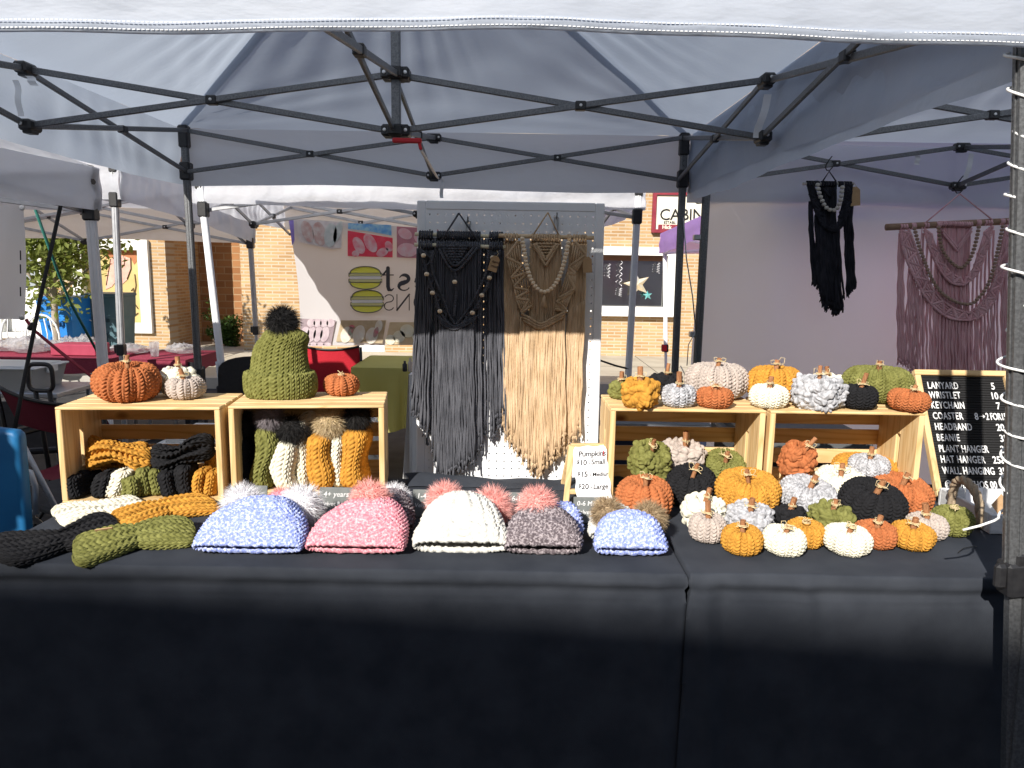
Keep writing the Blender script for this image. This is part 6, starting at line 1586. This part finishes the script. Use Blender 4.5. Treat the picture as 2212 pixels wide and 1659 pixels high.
# shadow of a string on the cloth, modelled as a thin dark strand
cord('string_shadow', 'string shadow modelled as a dark strand on the black cloth at the right of the pumpkins', [atz(2070, 1193, TZ + .006), atz(2082, 1184, TZ + .010), atz(2102, 1180, TZ + .008), atz(2110, 1181, TZ + .006)], .0012, M_FRAME, 'shadow')

# ------------------------------------------------------------------ pegboard
pb = thing('pegboard', 'white framed pegboard standing behind the table with macrame hung on it', 'pegboard', (-.01, 2.52, 0))
def peg_mat():
    m = bpy.data.materials.new('pegboard_holes'); m.use_nodes = True; nt = m.node_tree; N = nt.nodes; L = nt.links; b = N['Principled BSDF']
    b.inputs['Base Color'].default_value = (.80, .81, .83, 1); b.inputs['Roughness'].default_value = .5
    tc = N.new('ShaderNodeTexCoord'); sp = N.new('ShaderNodeSeparateXYZ'); L.new(tc.outputs['Object'], sp.inputs[0]); d = []
    for ax in ('X', 'Z'):
        dv = N.new('ShaderNodeMath'); dv.operation = 'DIVIDE'; dv.inputs[1].default_value = .0262; L.new(sp.outputs[ax], dv.inputs[0])
        fr = N.new('ShaderNodeMath'); fr.operation = 'FRACT'; L.new(dv.outputs[0], fr.inputs[0])
        sb = N.new('ShaderNodeMath'); sb.operation = 'SUBTRACT'; sb.inputs[1].default_value = .5; L.new(fr.outputs[0], sb.inputs[0])
        pw = N.new('ShaderNodeMath'); pw.operation = 'MULTIPLY'; L.new(sb.outputs[0], pw.inputs[0]); L.new(sb.outputs[0], pw.inputs[1]); d.append(pw)
    ad = N.new('ShaderNodeMath'); L.new(d[0].outputs[0], ad.inputs[0]); L.new(d[1].outputs[0], ad.inputs[1])
    lt = N.new('ShaderNodeMath'); lt.operation = 'LESS_THAN'; lt.inputs[1].default_value = .013; L.new(ad.outputs[0], lt.inputs[0])
    tr = N.new('ShaderNodeBsdfTransparent'); mx = N.new('ShaderNodeMixShader'); L.new(lt.outputs[0], mx.inputs[0]); L.new(b.outputs[0], mx.inputs[1]); L.new(tr.outputs[0], mx.inputs[2]); L.new(mx.outputs[0], N['Material Output'].inputs[0])
    return m
PBx0, PBx1, PBy = -.328, .302, 2.515; lean_ = .055
Upb = Vector((0, lean_, 1)).normalized(); Npb = Vector((0, -1, lean_)).normalized(); Mpb = Matrix((Vector((1, 0, 0)), -Npb, Upb)).transposed()
pbp = lambda x, z, n=0.0: Vector((x, PBy + lean_ * (z - TZ), z)) + Npb * n
zt_, zb_ = 1.683, .46; fwp = .030
mb = MB(); mb.box(pbp((PBx0 + PBx1) / 2, (zt_ + zb_) / 2), (PBx1 - PBx0 - .02, .005, zt_ - zb_ - .02), Mpb); mb.build('board', peg_mat(), pb)
mb = MB()
for x in (PBx0 + fwp / 2, PBx1 - fwp / 2): mb.box(pbp(x, (zt_ + zb_) / 2), (fwp, .010, zt_ - zb_), Mpb, .003)
for z in (zt_ - fwp / 2, zb_ + fwp / 2): mb.box(pbp((PBx0 + PBx1) / 2, z), (PBx1 - PBx0 - 2 * fwp, .0095, fwp), Mpb, .003)
mb.build('frame', M_WPAINT, pb)
for x in (PBx0 + .03, PBx1 - .03):
    mb = MB(); mb.beam(pbp(x, .48), Vector((x, PBy - .03, .01)), .04, .025, (1, 0, 0), .003); mb.build('leg', M_WPAINT, pb)
mb = MB(); mb.beam(pbp(0, 1.3, -.02), Vector((0, PBy + .42, .01)), .04, .025, (1, 0, 0), .003); mb.build('back_strut', M_WPAINT, pb)
for x, z in ((-.155, 1.605), (.140, 1.622)):
    mb = MB(); mb.tube([pbp(x, z + .012, .004), pbp(x, z + .012, .022), pbp(x, z + .004, .034), pbp(x, z + .010, .044), pbp(x, z + .022, .046)], .0026, 6)
    mb.tube([pbp(x - .006, z - .03, .006), pbp(x - .006, z + .012, .006)], .0022, 5); mb.tube([pbp(x + .006, z - .03, .006), pbp(x + .006, z + .012, .006)], .0022, 5)
    mb.build('hook', M_HOOK, pb)

# ------------------------------------------------------------------ macrame
def cordmat(name, c, c2): return material('cotton_' + name, c, .95, color2=c2, nscale=40, bump=.7, bscale=350, bdist=.003, sheen=.3, stretch=(1, 1, .35), island=.12, spec=.1)
COT = dict(charcoal=cordmat('charcoal', (.062, .064, .075), (.098, .10, .115)), tan=cordmat('tan', (.46, .32, .19), (.58, .42, .27)), black=cordmat('black', (.016, .016, .021), (.032, .032, .041)), rose=cordmat('rose', (.74, .40, .43), (.80, .50, .52)))
def macrame(root, mat, xf, strands, thick, r, dow=None, seed=0):
    """strands: list of (x_top, z_top, x_bot, z_bot, depth); every strand a wavy cord with a frayed end"""
    rg = random.Random(seed); mb = MB()
    for (xt, zt_s, xb, zb_s, dp) in strands:
        n = max(5, int((zt_s - zb_s) / .022)); pts = []; p1, p2 = rg.uniform(0, 6), rg.uniform(0, 6); a1 = rg.uniform(.1, .8) * r * .8
        for i in range(n + 1):
            t = i / n; x = xt + (xb - xt) * t ** 1.3 + a1 * math.sin(t * (zt_s - zb_s) * 38 + p1) * min(1, t * 4) + rg.uniform(-.25, .25) * r * t; z = zt_s + (zb_s - zt_s) * t
            pts.append(xf(x, z, dp + .5 * r * math.sin(t * 13 + p2)))
        rr = [r * rg.uniform(.90, 1.10) for _ in pts]
        mb.tube(pts, rr, 6)
        # frayed tuft
        e = Vector(pts[-1]); 
        for k in range(4):
            q = xf(xb + rg.uniform(-1.6, 1.6) * r, zb_s - rg.uniform(2.5, 5.5) * r, dp + rg.uniform(-1, 1) * r)
            mb.tube([e, e.lerp(Vector(q), .5) , q], [r * .8, r * .75, r * .3], 4)
    return mb.build('cords', mat, root, True)
def ridge(root, mat, pts, r, name='knot_ridge', steps=14):
    """row of half hitches: a fat cord with little wraps"""
    mb = MB()
    for a, b in zip(pts[:-1], pts[1:]):
        a, b = Vector(a), Vector(b); n = max(2, int((b - a).length / (r * 1.5)))
        mb.tube([a.lerp(b, i / (n * 2)) for i in range(n * 2 + 1)], [r * (1.15 if i % 2 else .85) for i in range(n * 2 + 1)], 7)
    return mb.build(name, mat, root, True)
def header(root, mat, xf, x0, x1, z, r, name='dowel_wraps'):
    mb = MB(); n = max(2, int((x1 - x0) / (r * 2.1)))
    for i in range(n):
        x = x0 + (i + .5) * (x1 - x0) / n
        mb.tube([xf(x, z - .016, r), xf(x, z - .004, r + .008), xf(x, z + .008, r + .004), xf(x, z + .011, -.006), xf(x, z - .004, -.012)], r * 1.02, 6)
    return mb.build(name, mat, root, True)
def dowel(root, a, b, r, mat=None, name='dowel'):
    mb = MB(); a, b = Vector(a), Vector(b); mb.tube([a.lerp(b, i / 8) for i in range(9)], r, 10); return mb.build(name, mat or M_DOWEL, root, True)
def beads(root, pts, r, mat=None):
    o0 = None
    for p in pts:
        if o0 is None:
            mb = MB(); mb.lathe([(.3 * r, -.82 * r), (.72 * r, -.68 * r), (.97 * r, -.3 * r), (r, 0), (.97 * r, .3 * r), (.72 * r, .68 * r), (.3 * r, .82 * r)], p, 12); o0 = mb.build('bead', mat or M_BEAD, root, True); base = Vector(p)
        else:
            o = o0.copy(); COL.objects.link(o); o.parent = root; o.location = o0.location + (Vector(p) - base)
def along(pts, step):
    out_ = [Vector(pts[0])]; acc = 0
    for a, b in zip(pts[:-1], pts[1:]):
        a, b = Vector(a), Vector(b); d = (b - a).length; p = step - acc
        while p <= d: out_.append(a.lerp(b, p / d)); p += step
        acc = d - (p - step)
    return out_
def smooth_pts(pts, n=8):
    P_ = [Vector(p) for p in pts]; out_ = []
    for i in range(len(P_) - 1):
        p0, p1, p2, p3 = P_[max(i - 1, 0)], P_[i], P_[i + 1], P_[min(i + 2, len(P_) - 1)]
        for k in range(n):
            t = k / n; out_.append(.5 * ((2 * p1) + (p2 - p0) * t + (2 * p0 - 5 * p1 + 4 * p2 - p3) * t * t + (3 * p1 - p0 - 3 * p2 + p3) * t ** 3))
    return out_ + [P_[-1]]
def leafband(root, mat, zig, r, nf=5):
    """zigzag of hitched ridges with parallel cords filling each triangle"""
    ridge(root, mat, zig, r * 1.45)
    mb = MB()
    for a, b, c in zip(zig[:-2], zig[1:-1], zig[2:]):
        a, b, c = Vector(a), Vector(b), Vector(c)
        for k in range(nf):
            t = (k + .3) / nf; mb.tube([a.lerp(b, t), c.lerp(b, t)], r * .9, 6)
    mb.build('filler_cords', mat, root, True)
def zpt(zx, zy):          # measured on the enlarged pegboard view -> board coordinates
    q = at(867.1 + .3946 * zx, 424.7 + .3946 * zy, 2.50); return q.x, q.z
def bxf(off): return lambda x, z, dp: pbp(x, z, .020 + off + dp)
def tag_card(root, p, rotdeg, w=.030, h=.052, lines=('hand', 'made')):
    M = Euler((0, R(rotdeg), 0)).to_matrix(); mb = MB()
    pts = [(-w / 2, -h / 2), (w / 2, -h / 2), (w / 2, h * .32), (w * .22, h / 2), (-w * .22, h / 2), (-w / 2, h * .32)]
    mb.poly([p + M @ Vector((x, 0, z)) for x, z in pts], (0, .0012, 0)); t = mb.build('paper_tag', M_KRAFT, root)
    for k, s in enumerate(lines): text('tag_writing', s, p + M @ Vector((-w * .3, -.0006, h * (.05 - .28 * k))), .013, M @ Vector((1, 0, 0)), M @ Vector((0, 0, 1)), M_INK, t, .0002, shear=.3)
    mb = MB(); e = p + M @ Vector((0, -.001, h * .42)); mb.tube([e, e + Vector((.008, 0, .012)), e + Vector((.002, 0, .022))], .0009, 4); mb.build('tag_string', M_TWINE, root)

def dark_hanging(label, dz, off, front, seed):
    root = thing('macrame_hanging', label, 'macrame', pbp(-.155, 1.5, .03), 'macrame on the pegboard'); xf = bxf(off); r = .0036; mat = COT['charcoal']
    zx = lambda zx_, zy_: zpt(zx_, zy_ + dz)
    x0, zd = zpt(66, 205 + dz); x1, _ = zpt(570, 205 + dz)
    dowel(root, xf(x0, zd, 0), xf(x1, zd - .004, 0), .0065, material('pale_dowel', (.66, .60, .42), .6, color2=(.72, .66, .48), nscale=30))
    sp = lambda a, b: (zpt(a, 215 + dz)[0], zpt(b, 215 + dz)[0])
    panels = [sp(88, 168), sp(188, 432), sp(478, 556)]
    for a, b in panels: header(root, mat, xf, a, b, zd, r)
    hx, hz = zpt(312, 92)
    for s in ((205, 1), (430, 1)) if front else ((240, 1), (385, 1)):
        ax, az = zpt(s[0], 200 + dz); mb = MB(); mb.tube([xf(hx, hz, .012), xf((hx + ax) / 2, (hz + az) / 2, .008), xf(ax, az, .004)], .0028, 6); mb.build('hanging_cord', mat, root, True)
    st = []; rg = random.Random(seed)
    bot = lambda zx_: np.interp(zx_, [40, 90, 150, 200, 240, 290, 340, 400, 450, 500, 545], [1200, 1270, 1400, 1520, 1585, 1540, 1500, 1470, 1420, 1370, 1330])
    if front:
        # side panels run the whole height, the middle ones start under the swag
        for lay in range(2):
            for k in range(46):
                f = k / 45; zxp = 84 + f * 470 + rg.uniform(-3, 3)
                if 168 < zxp < 188 or 432 < zxp < 478:
                    continue
                X0, _ = zpt(zxp, 270)
                spread = (zxp - 300) * .10 - (14 if zxp < 150 else 0)
                Xb, zb = zpt(zxp + spread * .7, bot(zxp + spread) - rg.uniform(0, 130 if lay else 60))
                st.append((X0, zd - .012, Xb, zb + .02, -.004 + lay * .006))
        for k in range(24):
            zxp = 212 + k * 7.8; X0, z0 = zpt(zxp, 640 + 80 * (1 - abs(zxp - 300) / 90)); Xb, zb = zpt(zxp + (zxp - 300) * .15, bot(zxp) - rg.uniform(0, 90)); st.append((X0, z0, Xb, zb, .014))
    else:
        for k in range(30):
            zxp = 90 + k * 16; X0, _ = zpt(zxp, 215); Xb, zb = zpt(zxp, bot(zxp) - 60 - rg.uniform(0, 120)); st.append((X0, zd - .012, Xb, zb, 0))
    macrame(root, mat, xf, st, .01, r, seed=seed)
    if front:
        W = lambda zx_, zy_, d=.016: xf(*zpt(zx_, zy_), d)
        for pl in ([(205, 290), (292, 412), (415, 285)], [(225, 285), (292, 385), (398, 283)], [(292, 412), (300, 520), (290, 660)]): ridge(root, mat, smooth_pts([W(*q) for q in pl], 6), r * 1.3)
        mb = MB()
        for row in range(7):
            n = 8 - row
            for k in range(n): p = W(245 + (k - (n - 1) / 2) * 18 + 50, 275 + row * 15, .013); mb.ball(p, .0058, 8, 6, (1.2, .8, .8))
        mb.build('square_knots', mat, root, True)
        for sw in ([(100, 290), (128, 380), (150, 450), (182, 540), (222, 650), (290, 728)], [(172, 300), (165, 380), (186, 460), (228, 560), (262, 650), (296, 705)], [(540, 300), (505, 400), (470, 490), (420, 590), (365, 665), (300, 728)], [(478, 300), (468, 400), (440, 480), (385, 590), (340, 655), (300, 705)]):
            ridge(root, mat, smooth_pts([W(*q, .017) for q in sw], 5), r * 1.25)
        for zg in ([(100, 290), (168, 350), (118, 400), (178, 455), (150, 500), (215, 560), (185, 600), (250, 650), (225, 690), (292, 728)], [(545, 300), (478, 350), (520, 400), (455, 460), (480, 500), (415, 560), (425, 610), (350, 655), (365, 690), (300, 728)]):
            ridge(root, mat, [W(*q, .015) for q in zg], r * 1.0, 'crossing_cord')
        for yy in (0, 16, 32): ridge(root, mat, smooth_pts([W(195 + yy * .5, 655 + yy, .019), W(245, 690 + yy * .8, .019), W(292, 715 + yy * .5, .019), W(350, 690 + yy * .6, .019), W(420 - yy * .5, 655 + yy * .8, .019)], 5), r * 1.1, 'swag_ridge')
        beads(root, [W(*q, .026) for q in ((122, 328), (140, 430), (172, 532), (213, 632), (390, 640), (441, 545), (482, 450), (293, 472), (500, 340))], .0082)
        tag_card(root, W(508, 374, .038), 16)
dark_hanging('black macrame hanging mostly hidden behind the front one, its upper dowel showing', 0, .004, False, 3)
dark_hanging('charcoal macrame hanging with scattered wooden beads on the pegboard', 60, .016, True, 4)

def tan_hanging():
    root = thing('macrame_hanging', 'tan macrame hanging with a swag of wooden beads on the pegboard', 'macrame', pbp(.14, 1.5, .03), 'macrame on the pegboard'); xf = bxf(.018); r = .0038; mat = COT['tan']
    x0, zd = zpt(532, 216); x1, z1 = zpt(1058, 228)
    dowel(root, xf(x0, zd, 0), xf(x1, z1, 0), .0072)
    for a, b in ((563, 640), (712, 872), (912, 930), (942, 1018)): header(root, mat, xf, zpt(a, 222)[0], zpt(b, 222)[0], zd - .004, r)
    hx, hz = zpt(803, 90)
    for e in (722, 862): ax, az = zpt(e, 212); mb = MB(); mb.tube([xf(hx, hz, .012), xf((hx + ax) / 2, (hz + az) / 2, .008), xf(ax, az, .004)], .0026, 6); mb.build('hanging_cord', mat, root, True)
    W = lambda zx_, zy_, d=.012: xf(*zpt(zx_, zy_), d)
    rg = random.Random(9); st = []
    bot = lambda q: np.interp(q, [545, 600, 650, 690, 745, 800, 850, 900, 960, 985], [1300, 1350, 1400, 1470, 1545, 1450, 1420, 1380, 1310, 1300])
    for lay in range(2):
        for k in range(19):                                     # middle panel hangs full height
            q = 712 + k * 8.9; X0, _ = zpt(q, 230); Xb, zb = zpt(q + (q - 790) * .1, bot(q) - rg.uniform(0, 110)); st.append((X0, zd - .016, Xb, zb, lay * .004 - .004))
        for k in range(12):
            q = 565 + k * 7.8; X0, _ = zpt(q, 230); Xb, zb = zpt(q - 6 + rg.uniform(-4, 4), bot(q) - rg.uniform(0, 90)); st.append((X0, zd - .016 if lay else zpt(0, 560 + k * 6)[1], Xb, zb, -.002))
            q = 926 + k * 8.0; X0, _ = zpt(q, 230); Xb, zb = zpt(q - 40 + rg.uniform(-4, 4), bot(q - 40) - rg.uniform(0, 90)); st.append((X0, zd - .016 if lay else zpt(0, 620 - k * 6)[1], Xb, zb, -.002))
    for k in range(32):
        q = 655 + k * 7.6; X0, z0 = zpt(q, 655 + 70 * (1 - abs(q - 760) / 115)); Xb, zb = zpt(q - 8 + (q - 760) * .10, bot(q) - rg.uniform(0, 110)); st.append((X0, z0, Xb, zb, .011))
    macrame(root, mat, xf, st, .01, r, seed=12)
    for pl in ([(722, 262), (790, 385), (862, 262)], [(735, 262), (790, 355), (850, 262)]): ridge(root, mat, [W(*q, .013) for q in pl], r * 1.3)
    mb = MB()
    for row in range(5):
        n = 6 - row
        for k in range(n): mb.ball(W(790 + (k - (n - 1) / 2) * 19, 262 + row * 17, .011), .0058, 8, 6, (1.25, .8, .75))
    mb.build('square_knots', mat, root, True)
    leafband(root, mat, [W(*q, .013) for q in ((640, 245), (575, 335), (660, 380), (600, 450), (690, 420), (615, 500), (700, 520), (625, 560), (700, 570), (655, 640), (715, 600))], r, 6)
    leafband(root, mat, [W(*q, .013) for q in ((945, 245), (1010, 325), (915, 390), (955, 430), (905, 425), (950, 510), (860, 560), (935, 530), (850, 580), (895, 630), (840, 620))], r, 6)
    for yy in (0, 18, 36): ridge(root, mat, smooth_pts([W(655 + yy * .3, 645 + yy, .017), W(700, 668 + yy * .9, .017), W(760, 700 + yy * .7, .017), W(830, 668 + yy * .7, .017), W(905 - yy * .6, 630 + yy, .017)], 5), r * 1.3, 'swag_ridge')
    for pl in ([(655, 645), (700, 668)], [(905, 630), (880, 600), (845, 575)]): ridge(root, mat, [W(*q, .016) for q in pl], r * 1.2)
    path = smooth_pts([W(*q, .024) for q in ((662, 236), (672, 300), (685, 380), (705, 450), (740, 505), (778, 526), (815, 512), (850, 470), (880, 400), (900, 320), (917, 240))], 10)
    beads(root, along(path, .0125), .0078)
    mb = MB(); c = W(780, 545, .024)
    for k in range(16):
        a = 2 * PI * k / 16; mb.tube([c, c + Vector((.004 * math.cos(a), .004 * math.sin(a), -.012)), c + Vector((.009 * math.cos(a), .006 * math.sin(a), -.040))], .0022, 5)
    mb.build('tassel', mat, root, True)
    tag_card(root, W(1018, 378, .016), -4, lines=())
tan_hanging()

# hangings in the right tent
def hook_s(name, label, p, s=.035):
    mb = MB(); mb.tube([p + Vector(v) * s for v in ((.3, 0, 1.6), (.0, 0, 1.2), (-.35, 0, .6), (-.42, 0, .2), (-.2, 0, -.12), (.15, 0, -.1), (.5, 0, .35), (.62, 0, .6))], .0032, 6); return tag(mb.build(name, M_FRAME, None, True), label, 'hook', 'hooks in the right tent')
Z5 = lambda zx, zy, Y=4.33: at((1900 + zx * .33746) * .8848, (380 + zy * .33746) * .8848, Y)
hook_s('wire_hook', 'black wire hook holding the small black macrame', Z5(365, 100), .045)
hook_s('wire_hook', 'black wire hook holding the large rose macrame', Z5(1305, 262), .055)
def small_black():
    root = thing('macrame_hanging', 'small black macrame with a pale bead swag on the tent sidewall', 'macrame', Z5(370, 200)); mat = COT['black']; r = .0064
    P0 = Z5(0, 0); xf = lambda x, z, d: Vector((x, 4.33 - d, z))
    g = lambda zx, zy: (Z5(zx, zy).x, Z5(zx, zy).z)
    W = lambda zx, zy, d=.012: xf(*g(zx, zy), d)
    dowel(root, W(178, 203, 0), W(548, 203, 0), .008, material('grey_dowel', (.45, .42, .38), .6))
    for a, b in ((202, 254), (306, 418), (474, 530)): header(root, mat, xf, g(a, 203)[0], g(b, 203)[0], g(370, 203)[1], r)
    for a in (262, 280, 436, 452): header(root, mat, xf, g(a, 203)[0], g(a + 10, 203)[0], g(370, 203)[1], r)
    mb = MB(); mb.tube([W(315, 188), W(362, 115), W(412, 188)], .0042, 6); mb.build('hanging_cord', mat, root, True)
    rg = random.Random(4); st = []
    bot = lambda q: np.interp(q, [215, 250, 290, 330, 380, 430, 470, 510, 560], [850, 920, 950, 1060, 1130, 1130, 1060, 980, 930])
    for k in range(16): q = 308 + k * 7.2; st.append((*g(q, 215), *g(q + 20 + (q - 370) * .25, bot(q + 20) - rg.uniform(0, 60)), 0))
    for k in range(17): q = 303 + k * 8.2; st.append((*g(q, 500), *g(q + 22 + (q - 370) * .2, bot(q + 20) - rg.uniform(0, 90)), .008))
    for q0, q1 in ((225, 252), (232, 262), (240, 285), (244, 272), (228, 250), (236, 300), (268, 320), (274, 306), (286, 330)): st.append((*g(q0, 330 if q0 < 260 else 430), *g(q1, bot(q1) - rg.uniform(0, 30)), .002))
    for q0, q1 in ((520, 540), (526, 550), (514, 530), (530, 556), (536, 545), (524, 535), (498, 520), (504, 512), (488, 500), (482, 505)): st.append((*g(q0, 330 if q0 > 510 else 420), *g(q1, bot(q1) - rg.uniform(0, 30)), .002))
    macrame(root, mat, xf, st, .01, r, seed=5)
    leafband(root, mat, [W(*q) for q in ((205, 215), (250, 215), (222, 290), (285, 310), (232, 330), (300, 400), (255, 390), (325, 440), (265, 420), (330, 490), (300, 500), (395, 535))], r, 5)
    leafband(root, mat, [W(*q) for q in ((530, 215), (478, 215), (524, 270), (470, 300), (520, 330), (440, 420), (510, 380), (430, 450), (500, 420), (425, 490), (460, 500), (395, 535))], r, 5)
    for yy in (0, 14): ridge(root, mat, smooth_pts([W(300, 480 + yy, .016), W(345, 520 + yy, .016), W(400, 535 + yy, .016), W(440, 505 + yy, .016), W(470, 470 + yy, .016)], 4), r * 1.5, 'swag_ridge')
    ridge(root, mat, [W(318, 240, .01), W(370, 300, .01), W(412, 235, .01)], r * 1.3)
    path = smooth_pts([W(*q, .026) for q in ((272, 215), (282, 270), (300, 320), (330, 375), (375, 398), (415, 380), (438, 320), (446, 260), (452, 215))], 10)
    beads(root, along(path, .0232), .0128, material('stone_bead', (.50, .47, .42), .6, color2=(.58, .55, .5), nscale=30))
    tag_card(root, W(545, 296, .014), -6, .062, .105, lines=())
small_black()
def rose():
    root = thing('macrame_hanging', 'large rose pink macrame with two bead garlands in the right tent', 'macrame', Z5(1250, 500)); mat = COT['rose']; r = .0058
    xf = lambda x, z, d: Vector((x, 4.31 - d, z)); g = lambda zx, zy: (Z5(zx, zy, 4.31).x, Z5(zx, zy, 4.31).z); W = lambda zx, zy, d=.012: xf(*g(zx, zy), d)
    dowel(root, W(780, 518, 0), W(1850, 466, 0), .019, material('branch_wood', (.30, .19, .12), .8, color2=(.38, .25, .17), nscale=20))
    dz = lambda q: 518 - (q - 780) * .0486
    for q in (960, 1140, 1428, 1600): header(root, mat, lambda x, z, d: xf(x, z, d * 1.6), g(q, dz(q))[0], g(q + 22, dz(q))[0], g(q, dz(q) - 2)[1], .008)
    mb = MB(); mb.tube([W(1040, 500), W(1305, 278), W(1555, 478)], .0042, 6); mb.tube([W(1028, 520, .02), W(1026, 700, .0)], .003, 5); mb.build('hanging_cord', mat, root, True)
    for a, b in ((872, 930), (1044, 1084), (1160, 1395), (1482, 1540), (1640, 1705)): header(root, mat, lambda x, z, d: xf(x, z, d * 1.8), g(a, dz(a))[0], g(b, dz(b))[0], g((a + b) / 2, dz((a + b) / 2))[1], r)
    rg = random.Random(8); st = []
    bot = lambda q: np.interp(q, [860, 900, 980, 1100, 1300, 1500, 1650, 1740], [1480, 1500, 1560, 1720, 1760, 1700, 1600, 1450])
    def fall(q0, y0, q1, d, jit=40): st.append((*g(q0, y0), *g(q1, bot(q1) - rg.uniform(0, jit)), d))
    for k in range(24): q = 1163 + k * 9.9; fall(q, dz(q) + 8, q + (q - 1280) * .06, -.004)
    for k in range(7): fall(880 + k * 5, 560 + k * 20, 868 + k * 9, -.002)
    for k in range(8): fall(950 + k * 11, 800 + k * 30, 935 + k * 13 - 20, .0)
    for k in range(26): q = 1010 + k * 23; fall(q, np.interp(q, [1010, 1100, 1350, 1560, 1620], [880, 1050, 1180, 1060, 900]), q + (q - 1330) * .02, .006)
    for k in range(18): q = 1050 + k * 30; fall(q, np.interp(q, [1050, 1200, 1320, 1450, 1560], [560, 830, 920, 830, 540]), q, .002)
    for k in range(6): fall(1690 + k * 6, 600 + k * 15, 1680 + k * 10, -.002); 
    for k in range(5): fall(1620 + k * 9, 800 - k * 40, 1630 + k * 12, .0)
    macrame(root, mat, xf, st, .01, r, seed=15)
    def zig(path_a, path_b, n):
        A = smooth_pts([W(*q, .016) for q in path_a], 8); B = smooth_pts([W(*q, .016) for q in path_b], 8); out_ = []
        for i in range(n + 1):
            P_ = A if i % 2 else B; out_.append(P_[min(len(P_) - 1, int(i / n * (len(P_) - 1)))])
        return out_
    la, lb_ = [(930, 530), (1000, 720), (1060, 880), (1140, 1010), (1250, 1100), (1370, 1140)], [(872, 540), (905, 720), (985, 900), (1080, 1060), (1220, 1170), (1370, 1190)]
    ra, rb_ = [(1640, 500), (1570, 800), (1540, 920), (1490, 1020), (1420, 1100), (1370, 1140)], [(1700, 500), (1660, 700), (1600, 920), (1540, 1060), (1450, 1160), (1370, 1190)]
    leafband(root, mat, zig(la, lb_, 16), r, 5); leafband(root, mat, zig(ra, rb_, 14), r, 5)
    for pth in (la, lb_, ra, rb_): ridge(root, mat, smooth_pts([W(*q, .018) for q in pth], 6), r * 1.3)
    la, lb_ = [(1084, 530), (1140, 680), (1200, 800), (1260, 860), (1330, 890)], [(1044, 535), (1090, 690), (1160, 830), (1240, 920), (1330, 935)]
    ra, rb_ = [(1490, 520), (1420, 740), (1390, 830), (1330, 890)], [(1538, 510), (1480, 720), (1420, 860), (1330, 935)]
    leafband(root, mat, zig(la, lb_, 10), r, 4); leafband(root, mat, zig(ra, rb_, 10), r, 4)
    for pth in (lb_, rb_): ridge(root, mat, smooth_pts([W(*q, .018) for q in pth], 6), r * 1.2)
    for pl in ([(1180, 560), (1285, 690), (1390, 545)], [(1180, 540), (1285, 665), (1390, 525)]): ridge(root, mat, [W(*q, .012) for q in pl], r * 1.2)
    mbd = material('brown_bead', (.36, .25, .18), .6, color2=(.42, .30, .23), nscale=20)
    for pth in ([(1138, 525), (1150, 620), (1180, 710), (1240, 780), (1300, 812), (1350, 770), (1385, 700), (1410, 610), (1428, 515)], [(966, 530), (1000, 660), (1040, 770), (1080, 870), (1150, 980), (1250, 1050), (1355, 1072), (1420, 1035), (1490, 940), (1530, 830), (1570, 660), (1602, 505)]):
        beads(root, along(smooth_pts([W(*q, .030) for q in pth], 10), .0205), .0112, mbd)
    tag_card(root, W(1715, 575, .02), 0, .07, .10, lines=())
rose()

# ------------------------------------------------------------------ text curves become real meshes
bpy.context.view_layer.update()
dg = bpy.context.evaluated_depsgraph_get()
for o in [o for o in scene.objects if o.type == 'FONT']:
    me = bpy.data.meshes.new_from_object(o.evaluated_get(dg)); n = o.name; cu = o.data
    q = bpy.data.objects.new('tmp', me); COL.objects.link(q); q.parent = o.parent; q.matrix_local = o.matrix_local.copy()
    bpy.data.objects.remove(o); bpy.data.curves.remove(cu); q.name = n
